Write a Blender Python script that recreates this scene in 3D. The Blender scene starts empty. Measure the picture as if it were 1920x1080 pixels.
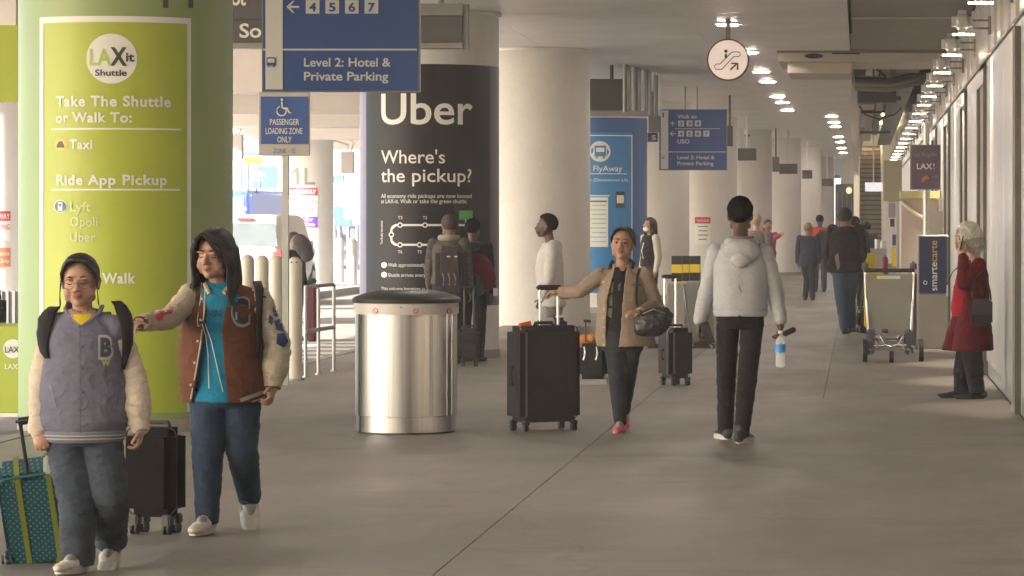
import bpy, bmesh, math, random
from mathutils import Vector, Matrix, Quaternion, noise
from mathutils.bvhtree import BVHTree
random.seed(7)
R = math.radians
sc = bpy.context.scene
col = sc.collection
# ------------------------------------------------------------------ camera, sky, sun, exposure
F, VX, VY, EYE = 6000.0, 1612.0, 415.0, 1.6      # focal length and vanishing point in photo pixels, eye height
cd = bpy.data.cameras.new('camera'); cam = bpy.data.objects.new('camera', cd); col.objects.link(cam)
cam.location = (0, 0, EYE); cam.rotation_euler = (R(90), 0, 0)
cd.sensor_width = 36; cd.lens = F / 1920 * 36; cd.clip_end = 1500
cd.shift_x = -(VX - 960) / 1920; cd.shift_y = -(540 - VY) / 1920
sc.camera = cam
SUN_EL, SUN_AZ = 24.0, 237.0                      # azimuth clockwise from +Y (north): from the left, behind the camera
w = bpy.data.worlds.new('World'); sc.world = w; w.use_nodes = True
nt = w.node_tree; bg = nt.nodes['Background']
sky = nt.nodes.new('ShaderNodeTexSky'); sky.sky_type = 'NISHITA'; sky.sun_disc = False
sky.sun_elevation = R(SUN_EL); sky.sun_rotation = R(SUN_AZ)
nt.links.new(sky.outputs[0], bg.inputs[0]); bg.inputs[1].default_value = 0.15
sl = bpy.data.lights.new('sun', 'SUN'); sl.energy = 4.2; sl.angle = R(0.5); sl.color = (1, 0.975, 0.95)
so = bpy.data.objects.new('sun', sl); col.objects.link(so)
az = R(SUN_AZ); sd = Vector((math.sin(az) * math.cos(R(SUN_EL)), math.cos(az) * math.cos(R(SUN_EL)), math.sin(R(SUN_EL))))
so.rotation_euler = (-sd).to_track_quat('-Z', 'Y').to_euler()
sc.view_settings.view_transform = 'Standard'; sc.view_settings.look = 'None'
sc.view_settings.exposure = 2.42; sc.view_settings.gamma = 1; sc.view_settings.use_curve_mapping = False
sc.render.engine = 'CYCLES'
sc.cycles.use_denoising = True; sc.cycles.max_bounces = 9; sc.cycles.diffuse_bounces = 6
sc.cycles.glossy_bounces = 3; sc.cycles.transmission_bounces = 5; sc.cycles.transparent_max_bounces = 6
sc.cycles.volume_bounces = 1
sc.cycles.sample_clamp_indirect = 8; sc.cycles.caustics_reflective = False; sc.cycles.caustics_refractive = False

# ------------------------------------------------------------------ materials
MATS = {}
def mat(name, c, rough=0.6, metal=0.0, var=0.12, vs=3.0, bump=0.0, bs=40.0, emit=0, spec=0.5, stretch=None, sheen=0, trans=0, coat=0, rvar=0.0, var2=0.0):
    if name in MATS: return MATS[name]
    m = bpy.data.materials.new(name); m.use_nodes = True; t = m.node_tree; b = t.nodes['Principled BSDF']
    b.inputs['Base Color'].default_value = (*c, 1); b.inputs['Roughness'].default_value = rough
    b.inputs['Metallic'].default_value = metal; b.inputs['Specular IOR Level'].default_value = spec
    if sheen: b.inputs['Sheen Weight'].default_value = sheen
    if trans: b.inputs['Transmission Weight'].default_value = trans
    if coat: b.inputs['Coat Weight'].default_value = coat
    if emit:
        b.inputs['Emission Color'].default_value = (*c, 1); b.inputs['Emission Strength'].default_value = emit
    if var or bump or rvar:
        tc = t.nodes.new('ShaderNodeTexCoord'); mp = t.nodes.new('ShaderNodeMapping')
        t.links.new(tc.outputs['Object'], mp.inputs[0])
        if stretch: mp.inputs['Scale'].default_value = stretch
        n = t.nodes.new('ShaderNodeTexNoise'); n.inputs['Scale'].default_value = vs; n.inputs['Detail'].default_value = 6
        n.inputs['Roughness'].default_value = 0.62
        t.links.new(mp.outputs[0], n.inputs['Vector'])
        if var:
            mx = t.nodes.new('ShaderNodeMix'); mx.data_type = 'RGBA'
            mx.inputs[6].default_value = (*[x * (1 - var) for x in c], 1)
            mx.inputs[7].default_value = (*[min(1, x * (1 + var)) for x in c], 1)
            cr = t.nodes.new('ShaderNodeMapRange'); cr.inputs[1].default_value = 0.3; cr.inputs[2].default_value = 0.7
            t.links.new(n.outputs['Fac'], cr.inputs[0]); t.links.new(cr.outputs[0], mx.inputs[0])
            out = mx.outputs[2]
            if var2:
                n3 = t.nodes.new('ShaderNodeTexNoise'); n3.inputs['Scale'].default_value = vs * 14; n3.inputs['Detail'].default_value = 4
                t.links.new(mp.outputs[0], n3.inputs['Vector'])
                c3 = t.nodes.new('ShaderNodeMapRange'); c3.inputs[1].default_value = .35; c3.inputs[2].default_value = .65
                c3.inputs[3].default_value = 1 - var2; c3.inputs[4].default_value = 1 + var2
                t.links.new(n3.outputs['Fac'], c3.inputs[0])
                m3 = t.nodes.new('ShaderNodeVectorMath'); m3.operation = 'SCALE'
                t.links.new(out, m3.inputs[0]); t.links.new(c3.outputs[0], m3.inputs['Scale']); out = m3.outputs[0]
            t.links.new(out, b.inputs['Base Color'])
        if rvar:
            rr = t.nodes.new('ShaderNodeMapRange'); rr.inputs[1].default_value = .3; rr.inputs[2].default_value = .7
            rr.inputs[3].default_value = max(0.02, rough - rvar); rr.inputs[4].default_value = min(1, rough + rvar)
            t.links.new(n.outputs['Fac'], rr.inputs[0]); t.links.new(rr.outputs[0], b.inputs['Roughness'])
        if bump:
            n2 = t.nodes.new('ShaderNodeTexNoise'); n2.inputs['Scale'].default_value = bs; n2.inputs['Detail'].default_value = 3
            t.links.new(mp.outputs[0], n2.inputs['Vector'])
            bp = t.nodes.new('ShaderNodeBump'); bp.inputs['Strength'].default_value = bump; bp.inputs['Distance'].default_value = 0.004
            t.links.new(n2.outputs['Fac'], bp.inputs['Height']); t.links.new(bp.outputs[0], b.inputs['Normal'])
    MATS[name] = m
    return m
def cloth(name, c, var=0.12, bump=0.5, sheen=0.05, rough=0.88): return mat(name, c, rough, 0, var, 7, bump, 260, sheen=sheen, spec=.25, var2=.06)

M = {}
M['cream'] = mat('column_plaster', (.74, .715, .695), .55, var=.06, vs=1.2, bump=.15, bs=30, var2=.02)
M['ceil'] = mat('ceiling_metal', (.74, .715, .69), .40, .25, var=.07, vs=.8, bump=0)
M['ceil_gap'] = mat('ceiling_gap', (.06, .055, .05), .8)
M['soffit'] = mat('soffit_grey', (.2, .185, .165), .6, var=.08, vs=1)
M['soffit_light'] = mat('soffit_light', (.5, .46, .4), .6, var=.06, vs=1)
M['white'] = mat('white_print', (.8, .8, .78), .5, var=0)
M['sign_white'] = mat('sign_white', (.62, .62, .6), .4, var=.03)
M['black'] = mat('black_plastic', (.02, .02, .021), .45, var=.2, vs=9)
M['dark'] = mat('dark_metal', (.045, .042, .04), .4, .3, var=.1)
M['darkgrey'] = mat('dark_grey_sign', (.075, .07, .065), .45, var=.08)
M['frame'] = mat('sign_frame_metal', (.22, .21, .2), .4, .6, var=.08)
M['blue'] = mat('sign_blue', (.025, .075, .27), .4, var=.05)
M['steel'] = mat('brushed_steel', (.39, .375, .37), .34, 1, var=.34, vs=4.5, stretch=(1, 1, .015), bump=.10, bs=60, rvar=.14, var2=.08)  # streaked colour: brushed grain that also imitates vertical reflections
M['chrome'] = mat('chrome', (.7, .7, .7), .2, 1, var=.06)
M['galv'] = mat('galvanised_steel', (.42, .41, .39), .42, .8, var=.12, vs=6)
M['rubber'] = mat('black_rubber', (.018, .018, .018), .6, var=.15)
M['asphalt'] = mat('road_concrete', (.30, .27, .24), .75, var=.16, vs=.7, bump=.3, bs=60, var2=.1)
M['kerb'] = mat('kerb_concrete', (.34, .31, .27), .75, var=.14, vs=2, bump=.2, bs=60)
M['paint_white'] = mat('road_paint', (.75, .74, .7), .6, var=.1, vs=4)
M['wall'] = mat('wall_panel_metal', (.58, .545, .52), .30, .45, var=.03, vs=.8, stretch=(1, 1, .06))
M['wallframe'] = mat('wall_frame_dark', (.13, .12, .115), .35, .5)
M['wallpost'] = mat('wall_frame_light', (.55, .53, .5), .3, .8)
M['glassdoor'] = mat('tinted_glass', (.30, .30, .31), .10, 0, var=.1, spec=.9)
M['peach'] = mat('warm_concrete', (.64, .58, .53), .8, var=.07, vs=1, bump=.15, bs=30)
M['brightwall'] = mat('sunlit_render', (.72, .7, .66), .8, var=.05)
M['fabric_black'] = cloth('black_nylon', (.026, .023, .025), .2)
M['suit_black'] = cloth('suitcase_charcoal', (.040, .034, .036), .15, .6)

def floor_mat():
    m = bpy.data.materials.new('floor_concrete'); m.use_nodes = True; t = m.node_tree; b = t.nodes['Principled BSDF']
    tc = t.nodes.new('ShaderNodeTexCoord'); L = t.links.new
    def N(s, d=6, r=.6, sx=1, sy=1):
        mp = t.nodes.new('ShaderNodeMapping'); mp.inputs['Scale'].default_value = (sx, sy, 1); L(tc.outputs['Object'], mp.inputs[0])
        n = t.nodes.new('ShaderNodeTexNoise'); n.inputs['Scale'].default_value = s; n.inputs['Detail'].default_value = d; n.inputs['Roughness'].default_value = r
        L(mp.outputs[0], n.inputs['Vector']); return n.outputs['Fac']
    r1 = t.nodes.new('ShaderNodeValToRGB'); L(N(.45, 7, .62, 1, .6), r1.inputs[0])
    r1.color_ramp.elements[0].position = .3; r1.color_ramp.elements[0].color = (.210, .186, .160, 1)
    r1.color_ramp.elements[1].position = .72; r1.color_ramp.elements[1].color = (.285, .255, .222, 1)
    # fine speckle and dark spots of old gum
    sp = t.nodes.new('ShaderNodeMapRange'); sp.inputs[1].default_value = .35; sp.inputs[2].default_value = .65; sp.inputs[3].default_value = .93; sp.inputs[4].default_value = 1.07
    L(N(55, 3), sp.inputs[0])
    v = t.nodes.new('ShaderNodeTexVoronoi'); v.inputs['Scale'].default_value = 1.1; L(tc.outputs['Object'], v.inputs['Vector'])
    g = t.nodes.new('ShaderNodeMapRange'); g.inputs[1].default_value = .03; g.inputs[2].default_value = .045; g.inputs[3].default_value = .6; g.inputs[4].default_value = 1; L(v.outputs['Distance'], g.inputs[0])
    st = t.nodes.new('ShaderNodeMapRange'); st.inputs[1].default_value = .56; st.inputs[2].default_value = .62; st.inputs[3].default_value = 1; st.inputs[4].default_value = .86; L(N(.9, 8, .7, .55, 1.6), st.inputs[0])
    st2 = t.nodes.new('ShaderNodeMapRange'); st2.inputs[1].default_value = .60; st2.inputs[2].default_value = .66; st2.inputs[3].default_value = 1; st2.inputs[4].default_value = 1.16; L(N(2.6, 8, .75, .5, 2.2), st2.inputs[0])
    m0 = t.nodes.new('ShaderNodeMath'); m0.operation = 'MULTIPLY'; L(st.outputs[0], m0.inputs[0]); L(st2.outputs[0], m0.inputs[1])
    m1 = t.nodes.new('ShaderNodeMath'); m1.operation = 'MULTIPLY'; L(m0.outputs[0], m1.inputs[0]); L(sp.outputs[0], m1.inputs[1])
    mu = t.nodes.new('ShaderNodeMath'); mu.operation = 'MULTIPLY'; L(m1.outputs[0], mu.inputs[0]); L(g.outputs[0], mu.inputs[1])
    nd = t.nodes.new('ShaderNodeTexNoise'); nd.inputs['Scale'].default_value = 1.3; nd.inputs['Detail'].default_value = 5; L(tc.outputs['Object'], nd.inputs['Vector'])
    ad = t.nodes.new('ShaderNodeVectorMath'); ad.operation = 'MULTIPLY_ADD'; ad.inputs[1].default_value = (.9, .9, 0); L(nd.outputs['Color'], ad.inputs[0]); L(tc.outputs['Object'], ad.inputs[2])
    vc = t.nodes.new('ShaderNodeTexVoronoi'); vc.feature = 'DISTANCE_TO_EDGE'; vc.inputs['Scale'].default_value = .22; L(ad.outputs[0], vc.inputs['Vector'])
    ck = t.nodes.new('ShaderNodeMapRange'); ck.inputs[1].default_value = .0008; ck.inputs[2].default_value = .0022; ck.inputs[3].default_value = .85; ck.inputs[4].default_value = 1; L(vc.outputs['Distance'], ck.inputs[0])
    m9 = t.nodes.new('ShaderNodeMath'); m9.operation = 'MULTIPLY'; L(mu.outputs[0], m9.inputs[0]); L(ck.outputs[0], m9.inputs[1]); mu = m9
    s = t.nodes.new('ShaderNodeVectorMath'); s.operation = 'SCALE'; L(r1.outputs[0], s.inputs[0]); L(mu.outputs[0], s.inputs['Scale'])
    L(s.outputs[0], b.inputs['Base Color'])
    rr = t.nodes.new('ShaderNodeMapRange'); rr.inputs[1].default_value = .35; rr.inputs[2].default_value = .65; rr.inputs[3].default_value = .46; rr.inputs[4].default_value = .62
    L(N(.8, 5, .55, 1.6, .5), rr.inputs[0]); L(rr.outputs[0], b.inputs['Roughness'])
    bp = t.nodes.new('ShaderNodeBump'); bp.inputs['Strength'].default_value = .3; bp.inputs['Distance'].default_value = .004
    L(N(30, 4), bp.inputs['Height']); L(bp.outputs[0], b.inputs['Normal'])
    return m
M['floor'] = floor_mat()
M['joint'] = mat('joint_filler', (.15, .13, .11), .8)

# ------------------------------------------------------------------ helpers
def P(px, py, Y):
    p = F / Y
    return Vector(((px - VX) / p, Y, EYE - (py - VY) / p))
def tag(o, label=None, cat=None, group=None, kind=None):
    if label: o['label'] = label
    if cat: o['category'] = cat
    if group: o['group'] = group
    if kind: o['kind'] = kind
    return o
def thing(name, loc, label, cat, group=None):
    o = bpy.data.objects.new(name, None); o.location = loc; o.empty_display_size = .2; col.objects.link(o)
    return tag(o, label, cat, group)
def link(name, me, parent=None, m=None):
    o = bpy.data.objects.new(name, me); col.objects.link(o)
    if parent: o.parent = parent
    if m and not me.materials: me.materials.append(m)
    return o
def root_loc(p):
    v = Vector((0, 0, 0))
    while p: v += p.location; p = p.parent
    return v
def frame_z(d):
    return Vector(d).to_track_quat('Z', 'Y').to_matrix().to_4x4()
class MB:
    def __init__(s): s.bm = bmesh.new()
    def box(s, x0, x1, y0, y1, z0, z1, mtx=None, mi=0):
        r = bmesh.ops.create_cube(s.bm, size=1); vs = r['verts']
        for v in vs:
            v.co = Vector(((x0 + x1) / 2 + v.co.x * (x1 - x0), (y0 + y1) / 2 + v.co.y * (y1 - y0), (z0 + z1) / 2 + v.co.z * (z1 - z0)))
            if mtx: v.co = mtx @ v.co
        if mi:
            for f in {f for v in vs for f in v.link_faces}: f.material_index = mi
        return s
    def cyl(s, a, b, r, r2=None, seg=20, caps=True):
        a, b = Vector(a), Vector(b); d = b - a
        m = Matrix.Translation((a + b) / 2) @ frame_z(d)
        r2 = r if r2 is None else r2; nv = s.bm.verts.new; h = d.length / 2
        A, B = [[nv(m @ Vector((q * math.cos(2 * math.pi * k / seg), q * math.sin(2 * math.pi * k / seg), z))) for k in range(seg)] for q, z in ((r, -h), (r2, h))]
        for k in range(seg): s.bm.faces.new((A[k], A[(k + 1) % seg], B[(k + 1) % seg], B[k]))
        if caps: s.bm.faces.new(A[::-1]); s.bm.faces.new(B)
        return s
    def sph(s, c, r, seg=16, sc3=(1, 1, 1), rot=None):
        m = Matrix.Translation(Vector(c)) @ (rot.to_4x4() if rot else Matrix()) @ Matrix.Diagonal((sc3[0], sc3[1], sc3[2], 1))
        vn = max(6, seg * 2 // 3); nv = s.bm.verts.new; nf = s.bm.faces.new
        top = nv(m @ Vector((0, 0, r))); bot = nv(m @ Vector((0, 0, -r))); rings = []
        for j in range(1, vn):
            p = math.pi * j / vn; z, q = r * math.cos(p), r * math.sin(p)
            rings.append([nv(m @ Vector((q * math.cos(2 * math.pi * k / seg), q * math.sin(2 * math.pi * k / seg), z))) for k in range(seg)])
        for k in range(seg):
            k2 = (k + 1) % seg
            nf((top, rings[0][k], rings[0][k2])); nf((bot, rings[-1][k2], rings[-1][k]))
            for a, b in zip(rings, rings[1:]): nf((a[k], b[k], b[k2], a[k2]))
        return s
    def cap(s, a, b, ra, rb, seg=14):
        a, b = Vector(a), Vector(b)
        s.sph(a, ra, seg); s.sph(b, rb, seg)
        if (b - a).length > 1e-4: s.cyl(a, b, ra, rb, seg)
        return s
    def tube(s, pts, r, seg=8):
        pts = [Vector(p) for p in pts]; rings = []
        for i, p in enumerate(pts):
            d = (pts[min(i + 1, len(pts) - 1)] - pts[max(i - 1, 0)]).normalized()
            q = d.to_track_quat('Z', 'Y'); rr = r[i] if isinstance(r, (list, tuple)) else r
            rings.append([s.bm.verts.new(p + q @ Vector((math.cos(2 * math.pi * k / seg) * rr, math.sin(2 * math.pi * k / seg) * rr, 0))) for k in range(seg)])
        for a, b in zip(rings, rings[1:]):
            for k in range(seg): s.bm.faces.new((a[k], a[(k + 1) % seg], b[(k + 1) % seg], b[k]))
        s.bm.faces.new(rings[0][::-1]); s.bm.faces.new(rings[-1]); return s
    def loft(s, secs, seg=28, power=2.0):
        rings = []
        for c, rx, ry, yaw in secs:
            c = Vector(c); ring = []
            for k in range(seg):
                a = 2 * math.pi * k / seg; ca, sa = math.cos(a), math.sin(a)
                x = rx * math.copysign(abs(ca) ** (2 / power), ca); y = ry * math.copysign(abs(sa) ** (2 / power), sa)
                ring.append(s.bm.verts.new(c + Vector((x * math.cos(yaw) - y * math.sin(yaw), x * math.sin(yaw) + y * math.cos(yaw), 0))))
            rings.append(ring)
        for a, b in zip(rings, rings[1:]):
            for k in range(seg): s.bm.faces.new((a[k], a[(k + 1) % seg], b[(k + 1) % seg], b[k]))
        s.bm.faces.new(rings[0][::-1]); s.bm.faces.new(rings[-1]); return s
    def prism(s, pts2, y0, y1):            # outline in x,z extruded along y
        a = [s.bm.verts.new((x, y0, z)) for x, z in pts2]; b = [s.bm.verts.new((x, y1, z)) for x, z in pts2]
        n = len(a)
        s.bm.faces.new(a); s.bm.faces.new(b[::-1])
        for i in range(n): s.bm.faces.new((a[i], b[i], b[(i + 1) % n], a[(i + 1) % n]))
        return s
    def bevel(s, w, seg=2, ang=30):
        es = [e for e in s.bm.edges if len(e.link_faces) == 2 and e.calc_face_angle(0) > R(ang)]
        bmesh.ops.bevel(s.bm, geom=es, offset=w, segments=seg, affect='EDGES', clamp_overlap=True); return s
    def xf(s, m):
        bmesh.ops.transform(s.bm, matrix=m, verts=s.bm.verts); return s
    def mesh(s, name, m=None, smooth=False, normals=True):
        if normals: bmesh.ops.recalc_face_normals(s.bm, faces=s.bm.faces)
        me = bpy.data.meshes.new(name); s.bm.to_mesh(me); s.bm.free()
        if m:
            for q in (m if isinstance(m, list) else [m]): me.materials.append(q)
        if smooth:
            me.polygons.foreach_set('use_smooth', [True] * len(me.polygons))
            if smooth != 'all': me.set_sharp_from_angle(angle=R(38))
        return me
    def build(s, name, m, parent=None, smooth=False, off=None, normals=True):
        """vertices are given in world coordinates; stored relative to the parent's place"""
        l = off if off is not None else root_loc(parent)
        if l.length: bmesh.ops.translate(s.bm, vec=-l, verts=s.bm.verts)
        return link(name, s.mesh(name, m, smooth, normals), parent)
    def single(s, name, m, label, cat, group=None, smooth=False, kind=None):
        """top-level thing that is one mesh: origin at its base centre"""
        zs = [v.co for v in s.bm.verts]; mn = [min(v[i] for v in zs) for i in range(3)]; mx = [max(v[i] for v in zs) for i in range(3)]
        o = Vector(((mn[0] + mx[0]) / 2, (mn[1] + mx[1]) / 2, mn[2]))
        ob = s.build(name, m, None, smooth, off=o); ob.location = o
        return tag(ob, label, cat, group, kind)

def copy_tree(o, parent=None, name=None):
    c = o.copy(); col.objects.link(c)
    if parent: c.parent = parent
    for ch in list(o.children): copy_tree(ch, c)
    return c

# text --------------------------------------------------------------
TXT = {}
TS = bpy.data.scenes.new('workbench')
def evaluated_mesh(ob):
    TS.collection.objects.link(ob); TS.view_layers[0].update(); dg = TS.view_layers[0].depsgraph
    return bpy.data.meshes.new_from_object(ob.evaluated_get(dg))
def text_mesh(s, bold=0.0, spacing=1.0):
    k = (s, bold, spacing)
    if k not in TXT:
        cu = bpy.data.curves.new('t', 'FONT'); cu.body = s;  cu.size = 1; cu.offset = bold; cu.resolution_u = 4; cu.space_character = spacing
        ob = bpy.data.objects.new('t', cu); me = evaluated_mesh(ob)
        vs = [v.co.copy() for v in me.vertices]; fs = [tuple(p.vertices) for p in me.polygons]
        bpy.data.objects.remove(ob); bpy.data.curves.remove(cu); bpy.data.meshes.remove(me)
        x0 = min(v.x for v in vs); x1 = max(v.x for v in vs); y0 = min(v.y for v in vs); y1 = max(v.y for v in vs)
        TXT[k] = (vs, fs, x0, x1, y0, y1)
    return TXT[k]
CAPH = 0.729
def put_faces(name, vs, fs, m, parent):
    me = bpy.data.meshes.new(name); l = root_loc(parent)
    me.from_pydata([v - l for v in vs], [], fs); me.materials.append(m)
    return link(name, me, parent)
def flat_text(s, x0, x1, yb, cap, Y, m, parent, bold=.012, name='lettering', spacing=1.0):
    """words fitted between photo columns x0..x1 on baseline yb with capitals `cap` px high, on the plane at depth Y"""
    vs, fs, a, b, c, d = text_mesh(s, bold, spacing)
    k = (x1 - x0) / (b - a); kz = cap / CAPH
    return put_faces(name, [P(x0 + (v.x - a) * k, yb - v.y * kz, Y) for v in vs], fs, m, parent)
def flat_poly(pts, Y, m, parent, name='sign_mark'):
    return put_faces(name, [P(x, y, Y) for x, y in pts], [tuple(range(len(pts)))[::-1]], m, parent)
def flat_rect(x0, y0, x1, y1, Y, m, parent, name='sign_field'):
    return flat_poly([(x0, y0), (x1, y0), (x1, y1), (x0, y1)], Y, m, parent, name)
class Col:
    def __init__(s, px, Y, Rr, base=0.0): s.c = P(px, 0, Y); s.c.z = 0; s.Y = Y; s.R = Rr; s.x = s.c.x; s.px = px
    def th(s, px):                        # angle on the drum seen at photo column px
        lo, hi = R(-85), R(85)
        for _ in range(40):
            t = (lo + hi) / 2; X = s.x + s.R * math.sin(t); Y = s.Y - s.R * math.cos(t)
            if VX + X * F / Y < px: lo = t
            else: hi = t
        return lo
    def z(s, px, py):
        t = s.th(px); Y = s.Y - s.R * math.cos(t); return EYE - (py - VY) * Y / F
    def pt(s, t, z, e=.004): return Vector((s.x + (s.R + e) * math.sin(t), s.Y - (s.R + e) * math.cos(t), z))
    def text(s, st, x0, x1, yb, cap, m, parent, bold=.012, e=.012, name='lettering', spacing=1.0):
        vs, fs, a, b, c, d = text_mesh(st, bold, spacing)
        t0, t1 = s.th(x0), s.th(x1); xm = (x0 + x1) / 2; z0 = s.z(xm, yb); z1 = s.z(xm, yb - cap); kz = (z1 - z0) / CAPH
        bm = bmesh.new(); W_s = s.R * (t1 - t0); vv = [bm.verts.new(((v.x - a) / (b - a) * W_s, 0, z0 + v.y * kz)) for v in vs]
        for f in fs:
            try: bm.faces.new([vv[i] for i in f])
            except ValueError: pass
        lim = .10 * s.R
        for _ in range(4):
            es = [q for q in bm.edges if abs(q.verts[0].co.x - q.verts[1].co.x) > lim]
            if not es: break
            bmesh.ops.subdivide_edges(bm, edges=es, cuts=1); bmesh.ops.triangulate(bm, faces=[f for f in bm.faces if len(f.verts) > 3])
        bm.verts.index_update()
        vs = [s.pt(t0 + v.co.x / s.R, v.co.z, e) for v in bm.verts]; fs = [tuple(v.index for v in f.verts) for f in bm.faces]; bm.free()
        return put_faces(name, vs, fs, m, parent)
    def rect(s, x0, y0, x1, y1, m, parent, e=.006, name='print_panel', z01=None):
        t0, t1 = s.th(x0), s.th(x1); xm = (x0 + x1) / 2
        za, zb = z01 if z01 else (s.z(xm, y1), s.z(xm, y0))
        n = max(1, int((t1 - t0) * s.R / .03)); vs = []; fs = []
        for i in range(n + 1):
            t = t0 + (t1 - t0) * i / n; vs += [s.pt(t, za, e), s.pt(t, zb, e)]
        for i in range(n): fs.append((2 * i, 2 * i + 2, 2 * i + 3, 2 * i + 1))
        return put_faces(name, vs, fs, m, parent)
    def shape(s, pts, m, parent, e=.012, name='pictogram'):      # polygon given in photo pixels (small)
        xm = sum(p[0] for p in pts) / len(pts)
        return put_faces(name, [s.pt(s.th(x), s.z(xm, y), e) for x, y in pts], [tuple(range(len(pts)))[::-1]], m, parent)
    def disc(s, cx, cy, r, m, parent, e=.009, name='roundel', n=40):
        th0 = s.th(cx); z0 = s.z(cx, cy); k = (s.z(cx, cy - r) - z0); dt = (s.th(cx + r) - s.th(cx - r)) / 2
        vs = []; fs = []
        for j in (0, .5, 1):
            for i in range(n):
                a = 2 * math.pi * i / n; vs.append(s.pt(th0 + dt * j * math.cos(a), z0 + k * j * math.sin(a), e))
        for j in range(2):
            for i in range(n): a, b = j * n + i, j * n + (i + 1) % n; fs.append((a, b, b + n, a + n) if j else (a, b + n, a + n) if 0 else (a, b, b + n, a + n))
        return put_faces(name, vs, fs, m, parent)
# ------------------------------------------------------------------ the setting
CEIL = 4.05
# ground sheet far below everything, road, pavement slabs
MB().box(-260, 160, -75, 700, -.60, -.30).build('ground', M['asphalt']); bpy.data.objects['ground']['kind'] = 'structure'
road = MB().box(-17.6, -6.35, -70, 320, -.30, -.15).build('road', M['asphalt']); road['kind'] = 'structure'
for i, (x, y0, y1) in enumerate([(-9.9, 36, 42), (-9.9, 46, 52), (-9.9, 56, 62), (-9.9, 66, 72), (-9.9, 76, 82)]):
    MB().box(x, x + .12, y0, y1, -.15, -.144).build('lane_marking', M['paint_white'], road)
for i in range(8):                                  # crossing bars seen through the gap beside the railing
    MB().box(-9.6 + .0 * i, -6.5, 37 + i * 1.3, 37.6 + i * 1.3, -.15, -.145).build('crossing_bar', M['paint_white'], road)
kerb = MB()
floor = MB().box(-6.2, 8, -70, 320, -.4, -.016).build('floor', M['joint']); floor['kind'] = 'structure'
xs = [-6.2, -5.2, -1.93, 1.32]
ys = [-15, 3, 14.9 - 4.9, 28.9, 47.8, 66.7, 85.6, 104.5, 130, 170, 230]
ys = [-65, -25, -8, 10, 28.9, 47.8, 66.7, 85.6, 104.5, 130, 170, 230]
for a, b in zip(xs, xs[1:]):
    for c, d in zip(ys, ys[1:]):
        parts = [(a, b)]
        if a == -1.93 and c >= 28: parts = [(a, -.33), (-.33, b)]
        for p, q in parts:
            MB().box(p + .003, q - .003, c + .004, d - .004, -.016, 0).build('floor_slab', M['floor'], floor)
for k in range(34):                                 # kerb stones along the pavement edge
    MB().box(-6.36, -6.205, -10 + k * 3.0 + .01, -10 + (k + 1) * 3.0 - .01, -.3, .004).bevel(.012).build('kerb_stone', M['kerb'], floor)

# ceiling: slatted metal panels hung under a slab
ceiling = MB().box(-6.9, -.12, -62, 190, CEIL + .10, CEIL + .5).build('ceiling', M['ceil_gap']); ceiling['kind'] = 'structure'
def ceil_panel(wd, ln):
    b = MB(); n = int(ln / .3)
    for i in range(n): b.box(.008, wd - .008, i * ln / n + .016, (i + 1) * ln / n - .018, CEIL, CEIL + .035)
    b.box(0, .014, 0, ln - .01, CEIL - .003, CEIL + .05).box(wd - .014, wd, 0, ln - .01, CEIL - .003, CEIL + .05)
    b.box(0.014, wd - .014, ln - .02, ln, CEIL - .002, CEIL + .03)
    return b.mesh('ceiling_panel', M['ceil'])
cx = [-6.85, -4.45, -2.1, -.14]
protos = [ceil_panel(b - a, 3.6) for a, b in zip(cx, cx[1:])]
for k in range(64):
    for i, x in enumerate(cx[:-1]):
        y = -62 + k * 3.62
        o = link('ceiling_panel', protos[i], ceiling); o.location = (x, y, 0)
# void over the passage next to the terminal
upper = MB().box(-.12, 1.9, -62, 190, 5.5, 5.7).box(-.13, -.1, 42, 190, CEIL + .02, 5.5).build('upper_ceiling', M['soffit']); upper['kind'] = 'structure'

# flat soffit and dropped bulkhead beside the entrance lights
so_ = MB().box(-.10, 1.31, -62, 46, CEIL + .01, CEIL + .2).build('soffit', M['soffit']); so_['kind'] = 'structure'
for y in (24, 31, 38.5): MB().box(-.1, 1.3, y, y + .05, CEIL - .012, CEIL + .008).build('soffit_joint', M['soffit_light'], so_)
t = thing('bulkhead', (0, 46.5, 3.7), 'stepped pale bulkhead dropped below the slatted ceiling beside the wall lights', 'ceiling bulkhead')
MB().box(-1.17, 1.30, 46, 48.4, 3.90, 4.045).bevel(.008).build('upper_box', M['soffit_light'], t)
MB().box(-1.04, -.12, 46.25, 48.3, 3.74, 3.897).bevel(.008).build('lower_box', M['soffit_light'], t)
MB().box(-1.19, 1.31, 45.9, 46.0, 4.02, 4.07).build('edge_trim', M['soffit'], t)
MB().cyl((-.66, 45.98, 3.975), (-.66, 46.02, 3.975), .045, seg=24).xf(Matrix.Translation((-.66, 0, 3.975)) @ Matrix.Diagonal((3, 1, .8, 1)) @ Matrix.Translation((.66, 0, -3.975))).build('vent_slot', M['dark'], t)
MB().box(-.40, .0, 45.9, 45.99, 4.0, 4.02).build('shadow_gap', M['dark'], t)

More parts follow.
